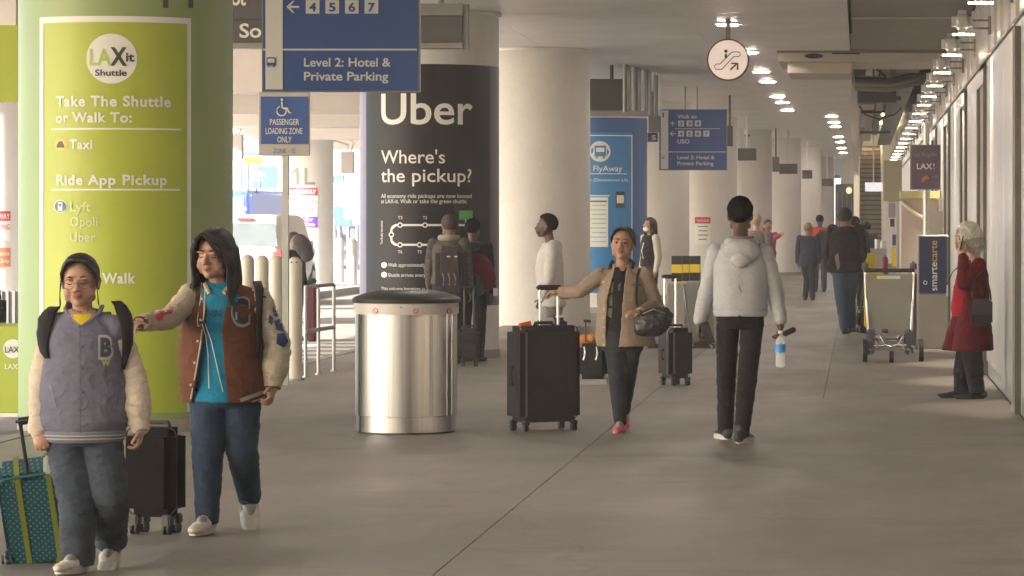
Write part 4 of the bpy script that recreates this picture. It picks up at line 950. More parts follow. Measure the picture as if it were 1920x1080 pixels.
# ------------------------------------------------------------------ vehicles beyond the kerb
def car_rear(px, Y, Hc, Wc, m, lab, cat, name):
    c = P(px, 0, Y); X = c.x; z0 = -.15 if X > -12.3 else 0.0
    t = thing(name, (X, Y + 2.2, z0), lab, cat)
    h = Wc / 2
    b = MB(); b.loft([((X, Y + 2.3, z0 + .32), h - .05, 2.25, 0), ((X, Y + 2.3, z0 + .5), h, 2.35, 0), ((X, Y + 2.3, z0 + Hc * .56), h, 2.3, 0), ((X, Y + 2.3, z0 + Hc * .6), h - .04, 2.22, 0)], seg=48, power=7)
    b.build('body', m, t, smooth=True)
    b = MB(); b.loft([((X, Y + 2.5, z0 + Hc * .58), h - .06, 2.05, 0), ((X, Y + 2.55, z0 + Hc * .95), h - .22, 1.6, 0), ((X, Y + 2.55, z0 + Hc), h - .32, 1.45, 0)], seg=48, power=7)
    b.build('cabin', m, t, smooth=True)
    gl = mat('car_glass', (.13, .15, .15), .12, spec=.7)
    za, zb_ = z0 + Hc * .62, z0 + Hc * .9
    put_faces('rear_window', [Vector((X - h + .2, Y + .50, za)), Vector((X + h - .2, Y + .50, za)), Vector((X + h - .32, Y + .86, zb_)), Vector((X - h + .32, Y + .86, zb_))], [(0, 1, 2, 3)], gl, t)
    for s_ in (-1, 1):
        MB().box(X + s_ * (h - .09) - .06, X + s_ * (h - .09) + .06, Y + .05, Y + .3, z0 + Hc * .36, z0 + Hc * .58).bevel(.02, 1).build('tail_light', M['red'], t)
        for yy in (Y + .9, Y + 3.7): 
            w_ = MB().cyl((X + s_ * (h - .2), yy, z0 + .33), (X + s_ * (h + .0), yy, z0 + .33), .33, seg=28).build('wheel', M['rubber'], t, smooth=True)
            MB().cyl((X + s_ * (h - .1), yy, z0 + .33), (X + s_ * (h + .012), yy, z0 + .33), .2, seg=20).build('rim', M['lamp'], w_)
        MB().box(X + s_ * (h + .02) - .08, X + s_ * (h + .02) + .08, Y + 3.0, Y + 3.15, z0 + Hc * .58, z0 + Hc * .68).bevel(.02, 1).build('mirror', m, t)
    MB().box(X - h + .05, X + h - .05, Y - .08, Y + .2, z0 + .32, z0 + .52).bevel(.04, 2).build('bumper', m, t)
    MB().box(X - .17, X + .17, Y - .03, Y + .05, z0 + Hc * .40, z0 + Hc * .50).build('number_plate', M['sign_white'], t)
    MB().box(X - .15, X + .15, Y + .85, Y + .95, z0 + Hc * .93, z0 + Hc * .96).build('brake_light', M['red'], t)
    return t
car_rear(444, 66, 1.74, 1.9, mat('car_white', (.72, .72, .7), .3, var=0, coat=.5), 'white van seen from behind, waiting behind the bollards', 'van', 'white_van')
car_rear(648, 108, 1.5, 1.8, mat('car_slate', (.16, .2, .28), .3, var=0, coat=.5), 'slate blue car far beyond the road', 'car', 'parked_car')
t = thing('shuttle_bus', (P(430, 0, 106).x, 110, -.15), 'blue and white shuttle bus behind the white van', 'bus')
a, b_ = P(385, 356, 106), P(470, 356, 106)
MB().box(a.x, b_.x, 106, 116, .25, a.z).bevel(.15, 3).build('body', M['brightblue'], t, smooth=True)
MB().box(a.x + .1, b_.x - .22, 105.96, 106, 1.0, a.z - .25).bevel(.02, 1).build('rear_panel', mat('bus_pale', (.5, .6, .8), .35), t)
flat_text('14', 444, 460, 410, 12, 105.9, W, t, .02); flat_text('Shuttle', 438, 462, 394, 8, 105.9, W, t, .01)
for x in (a.x + .35, b_.x - .35): MB().cyl((x - .15, 107, .3), (x + .15, 107, .3), .45, seg=24).build('wheel', M['rubber'], t)
c = P(478, 412, 100); t = thing('traffic_cone', (c.x, 100, c.z - .3), 'tiny orange beacon on top of the white van', 'beacon')
MB().box(c.x - .12, c.x + .12, 99.95, 100.15, c.z - .3, c.z).bevel(.03).build('lens', mat('beacon_orange', (.8, .22, .04), .4, var=0), t)
bpy.data.objects.remove(t.children[0]); bpy.data.objects.remove(t)
# ------------------------------------------------------------------ people: one fused surface per body, clothes as shells of their own
def noise_disp(me, amp, f, zs=1.0, seed=0):
    n = len(me.vertices)
    if not n: return
    nrm = [v.normal.copy() for v in me.vertices]
    for v, nn in zip(me.vertices, nrm):
        p = Vector((v.co.x * f, v.co.y * f, v.co.z * f * zs + seed))
        a = noise.noise(p) + .5 * noise.noise(p * 2.3 + Vector((7, 3, 1)))
        r_ = 1 - abs(noise.noise(p * 1.3 + Vector((seed, 5, 9)))) * 2
        c_ = max(0, .25 - abs(noise.noise(Vector((p.x * 1.6 + 3, p.y * 1.6, p.z * 3.1))))) * 4
        v.co += nn * (amp * (a * .75 + r_ * .4 + c_ * .45))
def fuse(b, voxel, smooth=3, disp=0, f=14, zs=1.6, seed=0, name='mesh'):
    """join overlapping closed shapes into one continuous surface"""
    bmesh.ops.recalc_face_normals(b.bm, faces=b.bm.faces)
    me = bpy.data.meshes.new('tmp'); b.bm.to_mesh(me); b.bm.free()
    ob = bpy.data.objects.new('tmp', me)
    m = ob.modifiers.new('r', 'REMESH'); m.mode = 'VOXEL'; m.voxel_size = voxel; m.adaptivity = 0
    if smooth:
        q = ob.modifiers.new('s', 'SMOOTH'); q.factor = .6; q.iterations = smooth
    out = evaluated_mesh(ob)
    bpy.data.objects.remove(ob); bpy.data.meshes.remove(me)
    out.name = name
    if disp: noise_disp(out, disp, f, zs, seed)
    out.polygons.foreach_set('use_smooth', [True] * len(out.polygons))
    return out
SKIN = {}
def skin(c):
    k = 'skin_%d_%d' % (int(c[0] * 100), int(c[2] * 100))
    if k not in SKIN:
        m = mat(k, c, .5, var=.10, vs=14, bump=.12, bs=150); m.node_tree.nodes['Principled BSDF'].inputs['Subsurface Weight'].default_value = .08
        m.node_tree.nodes['Principled BSDF'].inputs['Subsurface Radius'].default_value = (.02, .008, .004); SKIN[k] = m
    return SKIN[k]
def V(*a): return Vector(a)
class Person:
    """joints: photo columns/rows with a depth offset in metres, or defaults from height and facing"""
    def __init__(s, px, Y, Ht, label, yaw=0, j={}, group=None, hyaw=None, hpitch=0, hroll=0, girth=1.0, vox=.008, head=None, z0=0, round_face=False):
        s.round_face = round_face
        s.root = V(P(px, 0, Y).x, Y, z0); s.Y = Y; s.H = Ht; s.k = Ht / 1.7; s.g = girth; s.vox = vox
        s.t = thing('person', s.root, label, 'person', group)
        s.f = V(math.sin(R(yaw)), -math.cos(R(yaw)), 0); s.r = V(math.cos(R(yaw)), math.sin(R(yaw)), 0); s.yaw = yaw
        f, r, H_, o = s.f, s.r, Ht, s.root
        J = {'pelvis': o + V(0, 0, .54 * H_), 'chest': o + V(0, 0, .73 * H_), 'neck': o + V(0, 0, .845 * H_) - f * .01, 'head': o + V(0, 0, .932 * H_) + f * .015}
        for n, q in (('L', 1), ('R', -1)):
            J['sh' + n] = o + r * q * .108 * H_ + V(0, 0, .812 * H_); J['el' + n] = o + r * q * .135 * H_ + V(0, 0, .63 * H_) - f * .02
            J['wr' + n] = o + r * q * .14 * H_ + V(0, 0, .49 * H_) + f * .04; J['hip' + n] = o + r * q * .052 * H_ + V(0, 0, .52 * H_)
            J['kn' + n] = o + r * q * .055 * H_ + V(0, 0, .285 * H_) + f * .01; J['an' + n] = o + r * q * .055 * H_ + V(0, 0, .05 * H_) - f * .02
        for k_, v in j.items():
            J[k_] = P(v[0], v[1], Y + v[2]) if len(v) == 3 and v[0] > 20 else o + V(*v)
        if 'neck' not in j:
            m = (J['shL'] + J['shR']) / 2; J['neck'] = V(m.x, m.y, m.z + .035 * H_)
        if 'chest' not in j: J['chest'] = J['pelvis'].lerp(J['neck'], .62) + f * .01
        s.J = J
        hy = yaw if hyaw is None else hyaw
        s.hm = Matrix.Rotation(R(hy), 3, 'Z') @ Matrix.Rotation(R(-hpitch), 3, 'X').inverted() @ Matrix.Rotation(R(hroll), 3, 'Y')
        sv = J['shL'] - J['shR']; s.cyaw = math.atan2(sv.y, sv.x)
        hv = J['hipL'] - J['hipR']; s.pyaw = math.atan2(hv.y, hv.x)
        for n in 'LR': J['an' + n].z = max(J['an' + n].z, z0 + .076 * s.k)
        s.hs = (head or 1.0) * (.6 + .4 * s.k)
    def hp(s, x, y, z):                      # head frame: x to the figure's left, -y forward, z up, metres
        return s.J['head'] + s.hm @ V(x, y, z) * s.hs
    def head_shapes(s, b):
        h = s.hs; q = s.hm; E = lambda x, y, z, rx, ry, rz, seg=20: b.sph(s.hp(x, y, z), 1, seg, (rx * h, ry * h, rz * h), q)
        E(0, .018, .03, .076, .094, .085, 28); E(0, -.028, -.02, .064, .062, .085, 24); E(0, -.042, -.065, .043, .044, .045); E(0, -.068, -.088, .022, .02, .020)
        E(0, .0, -.04, .066, .07, .05)
        if s.round_face: E(0, -.03, -.055, .060, .050, .045); [E(q_ * .040, -.048, -.045, .028, .028, .028) for q_ in (-1, 1)]
        for q_ in (-1, 1):
            E(q_ * .037, -.062, -.028, .022, .022, .020); E(q_ * .030, -.082, .022, .025, .010, .008, 14)
            E(q_ * .076, .010, -.01, .010, .018, .030, 14); E(q_ * .05, -.02, -.07, .02, .03, .022, 14)
            E(q_ * .0125, -.094, -.031, .0095, .011, .008, 12)
        b.cap(s.hp(0, -.085, .014), s.hp(0, -.107, -.026), .0075 * h, .0115 * h, 12)
        E(0, -.085, -.053, .020, .010, .006, 14); E(0, -.083, -.064, .017, .011, .007, 14)
    def hand_shapes(s, b, n, target=None, curl=.5, palm=None, spread=.35, sc=1.0):
        """five fingers and a thumb grown from the palm, bent towards `palm`"""
        J = s.J; w = J['wr' + n]; d = ((target - w) if target is not None else (w - J['el' + n])).normalized()
        pn = (palm or -s.r * (1 if n == 'L' else -1)); pn = (pn - d * pn.dot(d)).normalized(); sd = d.cross(pn).normalized()
        if sd.dot(s.f) < 0: sd = -sd
        k = s.k * sc; L = .085 * k
        c = w + d * L * .55
        m = Matrix((sd, pn, d)).transposed()
        b.sph(c, 1, 16, (.040 * k, .017 * k, .050 * k), m)
        b.cap(w - d * .02, w + d * .03, .026 * k, .026 * k)
        for i, (o, ln) in enumerate(((.030, .066), (.010, .075), (-.010, .070), (-.030, .055))):
            a = w + d * L * (.98 - abs(o) * 2) + sd * o * k; r_ = .0085 * k
            dd = (d + sd * o * spread * 6).normalized(); prev = a; ang = 0
            for sg, fr in ((0, .42), (1, .32), (2, .26)):
                ang += curl * (.9 if sg else .7); nd = (dd * math.cos(ang) + pn * math.sin(ang)).normalized(); nx = prev + nd * ln * k * fr
                b.cap(prev, nx, r_ * (1.05 - .08 * sg), r_ * (.97 - .08 * sg), 10); prev = nx
        a = w + d * .025 * k + sd * .026 * k; m1 = a + (d * .6 + sd * .75 + pn * .25).normalized() * .042 * k; m2 = m1 + (d * .9 + sd * .15 + pn * .5 * (curl + .3)).normalized() * .03 * k
        b.cap(a, m1, .0125 * k, .0105 * k, 10).cap(m1, m2, .0105 * k, .009 * k, 10)
        s.palm = getattr(s, 'palm', {}); s.palm[n] = c + pn * .03 * k
    def torso_secs(s, e=0, z0=None, fat=1.0, hem=1.0, drop=.0, shoulder=1.0):
        J, k, g = s.J, s.k, s.g * fat; P0, C_, N = J['pelvis'], J['chest'], J['neck']
        lo = P0 + V(0, 0, -drop)
        S = [(lo, (.158 * hem * g * k + e), (.118 * hem * g * k + e), s.pyaw)]
        if drop > .02: S.append((P0.lerp(lo, .4), (.163 * (1 + hem) / 2 * g * k + e), (.122 * (1 + hem) / 2 * g * k + e), s.pyaw))
        S += [(P0.lerp(C_, .45), .142 * g * k + e, .108 * g * k + e, (s.pyaw + s.cyaw) / 2 if abs(s.pyaw - s.cyaw) < 2 else s.cyaw),
              (C_, .158 * g * k + e, .120 * g * k + e, s.cyaw), (C_.lerp(N, .45), .165 * g ** .5 * k + e * .8, .108 * g * k + e * .8, s.cyaw),
              (C_.lerp(N, .72) - V(0, 0, 0), .135 * shoulder * k + e * .6, .085 * k + e * .6, s.cyaw), (C_.lerp(N, .93), .08 * k + e * .4, .065 * k + e * .4, s.cyaw)]
        return S
    def body(s, c, hands={}, feet=True, name='body'):
        J, k, g = s.J, s.k, s.g; b = MB(); s.head_shapes(b)
        b.cap(J['neck'] - V(0, 0, .03), J['head'] + s.hm @ V(0, .02, -.07) * s.hs, .052 * k, .050 * k, 16)
        b.loft(s.torso_secs(-.028), seg=24)
        for n in 'LR':
            b.cap(J['neck'].lerp(J['sh' + n], .25) - V(0, 0, .03), J['sh' + n] - V(0, 0, .01), .05 * k, .05 * k).cap(J['sh' + n], J['el' + n], .046 * g * k, .037 * g * k).cap(J['el' + n], J['wr' + n], .037 * g * k, .025 * k)
            b.cap(J['hip' + n], J['kn' + n], .078 * g * k, .052 * g * k).cap(J['kn' + n], J['an' + n], .05 * g * k, .036 * k).cap(J['an' + n], J['an' + n] + s.toe(n) * .06 * k - V(0, 0, .025), .030 * k, .026 * k)
            s.hand_shapes(b, n, **hands.get(n, {}))
        me = fuse(b, s.vox, 2, name=name); me.materials.append(skin(c))
        lm = mat('lips_%d' % int(c[0] * 100), (c[0] * .72, c[1] * .48, c[2] * .5), .45, var=0); me.materials.append(lm)
        l0, l1 = s.hp(0, -.094, -.053), s.hp(0, -.092, -.063)
        for p in me.polygons:
            q = s.hm.inverted() @ (p.center - s.J['head']) / s.hs
            if q.y < -.07 and abs(q.x) < .021 and -.069 < q.z < -.048 + abs(q.x) * .1 and abs(q.x) < .024 - abs(q.z + .058) * .6: p.material_index = 1
        for v in me.vertices: v.co -= s.root
        o = link(name, me, s.t)
        return o
    def toe(s, n): return getattr(s, 'toes', {}).get(n, s.f)
    def shell(s, b, name, m, vox=None, smooth=3, disp=.004, f=14, zs=1.6, seed=0, parent=None):
        me = fuse(b, vox or s.vox, smooth, disp, f, zs, seed, name)
        for v in me.vertices: v.co -= s.root
        return link(name, me, parent or s.t, m)
    def face(s, closed=False, down=False, brow=(.02, .014, .01)):
        for q in (-1, 1):
            bw = MB(); bw.tube([s.hp(q * .016, -.0905, .026), s.hp(q * .030, -.0915, .031), s.hp(q * .046, -.080, .025)], [.0028 * s.hs, .0036 * s.hs, .0016 * s.hs], 6); bw.build('eyebrow', mat('brow', brow, .8, var=0), s.t)
            if closed:
                MB().tube([s.hp(q * .018, -.084, .0), s.hp(q * .031, -.0895, -.004), s.hp(q * .045, -.075, .0)], .0019 * s.hs, 6).build('eyelid_line', mat('brow', brow), s.t)
            else:
                e = MB().sph(s.hp(q * .031, -.0725, .002), 1, 14, (.0135 * s.hs, .0130 * s.hs, .0062 * s.hs), s.hm).build('eye', mat('eye_white', (.30, .27, .25), .3, var=0), s.t, smooth=True)
                MB().sph(s.hp(q * .031, -.0845, .001), 1, 12, (.0062 * s.hs, .0028 * s.hs, .0066 * s.hs), s.hm).build('iris', mat('iris', (.02, .012, .008), .2, var=0), e, smooth=True)
                MB().tube([s.hp(q * .016, -.081, .003), s.hp(q * .031, -.0880, .0095), s.hp(q * .047, -.073, .003)], .0022 * s.hs, 6).build('lash_line', mat('brow', brow), s.t)
        MB().tube([s.hp(-.019, -.084, -.0575), s.hp(0, -.0955, -.0585), s.hp(.019, -.084, -.0575)], .0012 * s.hs, 6).build('mouth_line', mat('mouth_dark', (.08, .02, .02), .6, var=0), s.t)
    def hair_cap(s, m, thick=.012, line=.05, back=-.07, name='hair', disp=.003, side=-.03):
        """closed cap that dips under the skin along the hairline"""
        b = MB(); r = bmesh.ops.create_uvsphere(b.bm, u_segments=56, v_segments=40, radius=1)
        for v in r['verts']:
            d = v.co.normalized(); fwd = -d.y
            lim = line * 1.0 if fwd > .5 else (line + (side - line) * min(1, (.5 - fwd) / .5) if fwd > 0 else side + (back - side) * min(1, -fwd / .35))
            z = d.z * .09; zz = z + .0
            mk = max(0, min(1, (zz - lim) / .012 + .5))
            t_ = thick * mk - .012 * (1 - mk)
            n_ = noise.noise(V(d.x * 9, d.y * 9, d.z * 3)) * disp * mk
            c = V(d.x * (.078 + t_ + n_), d.y * (.096 + t_ + n_) + .016, d.z * (.087 + t_ + n_) + .031)
            v.co = s.hp(*c)
        return b.build(name, m, s.t, smooth='all')
    def sleeve(s, n, m, r0, r1, r2, upto=1.0, name='sleeve', puff=0, **kw):
        J, k = s.J, s.k; a, e, w = J['sh' + n], J['el' + n], J['wr' + n]; e2 = e.lerp(w, upto)
        b = MB(); mid = e.lerp(e2, .6)
        b.cap(a, e, r0 * k, r1 * k, 18)
        if puff: b.cap(e, mid, r1 * k, (r1 + puff) * k, 18).cap(mid, e2, (r1 + puff) * k, r2 * k, 18)
        else: b.cap(e, e2, r1 * k, r2 * k, 18)
        return s.shell(b, name, m, **kw)
    def cuff(s, n, m, r, ln=.05, name='cuff', at=1.0):
        J = s.J; e, w = J['el' + n], J['wr' + n]; d = (w - e).normalized(); p = e.lerp(w, at)
        b = MB().cyl(p - d * ln / 2, p + d * ln / 2, r, r * .93, 28).bevel(.006, 2); return b.build(name, m, s.t, smooth=True)
    def trousers(s, m, th=.092, kn=.066, cu=.055, name='trousers', cuff_drop=.022, disp=.006, seed=1, top=None, f=13):
        J, k, g = s.J, s.k, s.g; b = MB()
        P0 = J['pelvis']; b.loft([(P0 - V(0, 0, .09 * k), .15 * g * k, .115 * g * k, s.pyaw), (P0, .163 * g * k, .126 * g * k, s.pyaw), (P0 + V(0, 0, .08 * k), .148 * g * k, .116 * g * k, s.pyaw)], seg=26)
        for n in 'LR':
            kk, aa = J['kn' + n], J['an' + n]; aa = aa - V(0, 0, cuff_drop)
            b.cap(J['hip' + n], kk, th * g * k, kn * g * k, 18).cyl(kk, aa, kn * g * k, cu * k, 24).sph(kk, kn * g * k)
        return s.shell(b, name, m, disp=disp, f=f, seed=seed, zs=1.3)
    def shoe(s, n, upper, sole, toe=None, pitch=0, L=.27, w=.048, name='shoe', S=1.0):
        """upper, thick sole and laces; pitch>0 lifts the heel (toe down)"""
        k = s.k * S; t_ = (toe or s.f).normalized(); A = s.J['an' + n]; sd = V(-t_.y, t_.x, 0)
        M_ = Matrix((sd, t_, V(0, 0, 1))).transposed(); rot = M_ @ Matrix.Rotation(R(-pitch), 3, 'X')
        ah = .075 * s.k
        def q(x, y, z): return A + rot @ (V(x, y, z - ah) )
        b = MB(); l = L * k
        for y, wd, zc, hz in ((-.055, .034, .042, .038), (0, .036, .045, .042), (.05, .038, .042, .034), (.10, .045, .034, .026), (.15, .043, .028, .021), (.185, .032, .025, .017)):
            b.sph(q(0, y * k, zc * k), 1, 14, (wd * k, .045 * k, hz * k), rot)
        b.cap(q(0, -.02 * k, .05 * k), q(0, -.02 * k, .09 * k), .040 * k, .040 * k)
        sh = s.shell(b, name, upper, vox=max(.004, s.vox * .8), smooth=2, disp=0)
        b = MB(); pts = []
        for a_ in range(28):
            u = 2 * math.pi * a_ / 28; yy = .068 + .135 * math.sin(u); ww = .046 * math.cos(u) * (1 + .12 * math.sin(u)); pts.append((ww, yy))
        r1 = [b.bm.verts.new(q(x * k, y * k, 0)) for x, y in pts]; r2 = [b.bm.verts.new(q(x * k * .97, y * k * .985, .032 * k)) for x, y in pts]
        b.bm.faces.new(r1[::-1]); b.bm.faces.new(r2)
        for i in range(28): b.bm.faces.new((r1[i], r1[(i + 1) % 28], r2[(i + 1) % 28], r2[i]))
        b.build('sole', sole, sh, smooth=True)
        if s.vox < .0075:
            MB().sph(q(0, .075 * k, .052 * k), 1, 16, (.026 * k, .05 * k, .030 * k), rot).build('tongue', mat('tongue_grey', (.33, .31, .29), .8, var=.2, vs=40), sh, smooth=True)
            b = MB()
            for i in range(4):
                yy = (.055 + .022 * i) * k; zz = (.079 - .009 * i) * k
                b.tube([q(-.022 * k, yy, zz - .006 * k), q(0, yy + .004, zz + .002 * k), q(.022 * k, yy, zz - .006 * k)], .003 * k, 6)
            b.build('laces', M['sign_white'], sh)
        return sh
def project(obj, s, vs, fs, m, name='patch', lift=.004, direction=V(0, 1, 0), sub=.02):
    """lay flat shapes onto a garment by casting them along `direction` (in the world)"""
    b = bmesh.new(); vv = [b.verts.new(v) for v in vs]
    for f in fs:
        try: b.faces.new([vv[i] for i in f])
        except ValueError: pass
    for _ in range(5):
        es = [e for e in b.edges if e.calc_length() > sub]
        if not es: break
        bmesh.ops.subdivide_edges(b, edges=es, cuts=1, use_grid_fill=False)
        bmesh.ops.triangulate(b, faces=[f for f in b.faces if len(f.verts) > 4])
    l = root_loc(obj.parent); me = obj.data
    tree = BVHTree.FromPolygons([v.co + l for v in me.vertices], [tuple(p.vertices) for p in me.polygons])
    bad = []
    for v in b.verts:
        dr = (v.co - V(0, 0, EYE)).normalized(); h = tree.ray_cast(v.co, dr)
        if h[0] is None or h[3] > 3: bad.append(v)
        else: v.co = h[0] - dr * lift
    bmesh.ops.delete(b, geom=bad, context='VERTS')
    for v in b.verts: v.co -= l
    o = bpy.data.meshes.new(name); b.to_mesh(o); b.free(); o.polygons.foreach_set('use_smooth', [True] * len(o.polygons)); o.materials.append(m)
    return link(name, o, obj.parent)
def px_poly(pts, Y): return [P(x, y, Y) for x, y in pts], [tuple(range(len(pts)))[::-1]]
def px_text(st, x0, x1, yb, cap, Y, bold=.03):
    vs, fs, a, b, c, d = text_mesh(st, bold, 1.0); k = (x1 - x0) / (b - a)
    return [P(x0 + (v.x - a) * k, yb - v.y * cap / CAPH, Y) for v in vs], fs
def open_front(obj, Lx, Rx, Y, th=.008, front=V(0, -1, 0)):
    """cut the front opening of a jacket between two slanted lines given in photo pixels, then give the cloth thickness.
    Lx, Rx: lists of (px, py) from top to bottom"""
    l = root_loc(obj.parent); bm = bmesh.new(); bm.from_mesh(obj.data)
    cen = obj.parent.location if obj.parent else V(0, 0, 0)
    def X(line, v):
        w = v + l; py = VY + (EYE - w.z) * F / w.y; px = VX + w.x * F / w.y
        q = line
        if py <= q[0][1]: return px - q[0][0]
        for (x0, y0), (x1, y1) in zip(q, q[1:]):
            if py <= y1: return px - (x0 + (x1 - x0) * (py - y0) / (y1 - y0))
        return px - q[-1][0]
    top = min(Lx[0][1], Rx[0][1])
    dl = []
    for f in bm.faces:
        c = f.calc_center_median(); w = c + l; py = VY + (EYE - w.z) * F / w.y
        if py < top: continue
        if f.normal.dot(front) > -.1 and (w - cen).dot(front) > -.02 and X(Lx, c) > 0 and X(Rx, c) < 0: dl.append(f)
    bmesh.ops.delete(bm, geom=dl, context='FACES')
    # smooth the cut edge
    for _ in range(6):
        be = {v for e in bm.edges if len(e.link_faces) == 1 for v in e.verts}
        nw = {}
        for v in be:
            nb = [e.other_vert(v) for e in v.link_edges if len(e.link_faces) == 1]
            if len(nb) == 2: nw[v] = v.co * .5 + (nb[0].co + nb[1].co) * .25
        for v, c in nw.items(): v.co = c
    bm.to_mesh(obj.data); bm.free()
    m = obj.modifiers.new('thickness', 'SOLIDIFY'); m.thickness = th; m.offset = -1
def clump(b, pts, r0, r1=.002, seg=6):
    n = len(pts); b.tube(pts, [r0 + (r1 - r0) * (i / (n - 1)) ** 1.5 for i in range(n)], seg)
HB = mat('hair_black', (.014, .011, .010), .5, var=.3, vs=20, stretch=(1, 1, .15), bump=.5, bs=90, spec=.5)
HK = mat('hair_crop', (.007, .0055, .005), .95, var=.3, vs=60, bump=.8, bs=200, spec=.1)
# ------------------------------------------------------------------ suitcases and bags
def suitcase(name, px, Y, wd, dp, ht, m, label, yaw=0, tilt=None, handle=1.0, soft=True, zb=.07, group=None, grip_w=.2, pole_m=None, trim=None, wheels=4, plain=False, hy=None, hx=0):
    hy = dp / 2 - .05 if hy is None else hy
    X = P(px, 0, Y).x; t = thing(name, (X, Y, 0), label, 'suitcase', group)
    Rm = Matrix.Rotation(R(yaw), 4, 'Z') @ (tilt or Matrix()); T0 = Matrix.Translation((X, Y, 0))
    G = T0 @ Rm
    def mk(nm, b, mm, par=None, smooth=True): b.xf(G); return b.build(nm, mm, par or t, smooth=smooth)
    sh = mk('shell', MB().box(-wd / 2, wd / 2, -dp / 2, dp / 2, zb, ht).bevel(.045 if soft else .06, 4), m)
    if not plain: mk('front_pocket', MB().box(-wd / 2 + .035, wd / 2 - .035, -dp / 2 - .022, -dp / 2 + .03, zb + .05, zb + (ht - zb) * .56).bevel(.018, 3), m)
    if not plain: mk('front_pocket', MB().box(-wd / 2 + .045, wd / 2 - .045, -dp / 2 - .016, -dp / 2 + .03, zb + (ht - zb) * .60, ht - .05).bevel(.014, 3), m)
    zp = trim or M['black']
    for q in (-1, 1):
        if plain and q > 0: break
        b = MB(); a = wd / 2 + .002; c = dp / 2 * .5 * q
        b.tube([(-a + .045, c, ht + .002), (a - .045, c, ht + .002), (a - .012, c, ht - .012), (a, c, ht - .05), (a, c, zb + .05), (a - .045, c, zb)], .004, 6)
        b.tube([(-a + .045, c, ht + .002), (-a + .012, c, ht - .012), (-a, c, ht - .05), (-a, c, zb + .05), (-a + .045, c, zb)], .004, 6); mk('zip', b, zp)
    mk('top_handle', MB().tube([(-.08, 0, ht - .005), (-.07, 0, ht + .025), (.07, 0, ht + .025), (.08, 0, ht - .005)], .011, 8), M['rubber'])
    mk('side_handle', MB().tube([(-wd / 2 + .005, 0, ht * .62), (-wd / 2 - .02, 0, ht * .6), (-wd / 2 - .02, 0, ht * .46), (-wd / 2 + .005, 0, ht * .44)], .010, 8), M['rubber'])
    if handle:
        for q in (-1, 1): mk('handle_tube', MB().cyl((hx + q * grip_w / 2, hy, ht - .02), (hx + q * grip_w / 2, hy, handle), .011, seg=12), pole_m or M['chrome'])
        mk('grip', MB().box(hx - grip_w / 2 - .03, hx + grip_w / 2 + .03, hy - .022, hy + .022, handle - .012, handle + .028).bevel(.012, 3), M['black'])
    for x in (-1, 1):
        for y in ((-1, 1) if wheels == 4 else (1,)):
            p = V(x * (wd / 2 - .05), y * (dp / 2 - .05), 0)
            h_ = mk('wheel_housing', MB().box(p.x - .025, p.x + .025, p.y - .03, p.y + .03, .045, zb + .012).bevel(.008, 2), M['black'])
            mk('wheel', MB().cyl((p.x - .018, p.y, .028), (p.x - .006, p.y, .028), .028, seg=20).cyl((p.x + .006, p.y, .028), (p.x + .018, p.y, .028), .028, seg=20), M['rubber'], h_)
    t['_'] = 0; del t['_']
    return t, G
s1, G1 = suitcase('suitcase', 1019, 24.5, .50, .33, .80, M['suit_black'], 'largest charcoal suitcase with an orange tag, held by the woman in the tan jacket', yaw=30, handle=1.085, pole_m=M['chrome'], grip_w=.15, plain=True, hy=.02, hx=.055)
b = MB().box(-.01, .10, .0, .05, .80, .86).bevel(.01, 2); b.xf(G1); b.build('tag', M['sign_white'], s1)
b = MB().box(-.04, .05, -.05, -.02, .79, .85).xf(Matrix.Rotation(R(-12), 4, 'Y')); b.xf(Matrix.Translation((-.0, 0, 0))); b.xf(G1); b.build('tag', mat('tag_orange', (.8, .12, .03), .5, var=0), s1)
suitcase('suitcase', 1266, 31.3, .25, .34, .56, M['suit_black'], 'small upright charcoal cabin suitcase with a pale zip in front of the grey counter', yaw=28, handle=1.05, trim=M['galv'], grip_w=.12, plain=True)
suitcase('suitcase', 880, 35.3, .24, .2, .42, M['suit_black'], 'small black trolley case behind the man with the backpack', yaw=10, handle=.86, grip_w=.1, pole_m=M['dark'])
suitcase('suitcase', 292, 16.4, .28, .20, .545, mat('case_brown_black', (.012, .0095, .009), .85, spec=.12, var=.2, bump=.4, bs=200), 'dark brown black spinner suitcase behind the girl in the grey blue jacket', yaw=-14, handle=0, zb=.09, plain=True)
# bag under the black jacket man
suitcase('suitcase', 1614, 45.8, .16, .2, .33, M['fabric_black'], 'tiny black trolley case trailing behind the bald man in the black jacket', yaw=20, handle=.82, grip_w=.06, pole_m=M['dark'], tilt=Matrix.Rotation(R(8), 4, 'Y'))

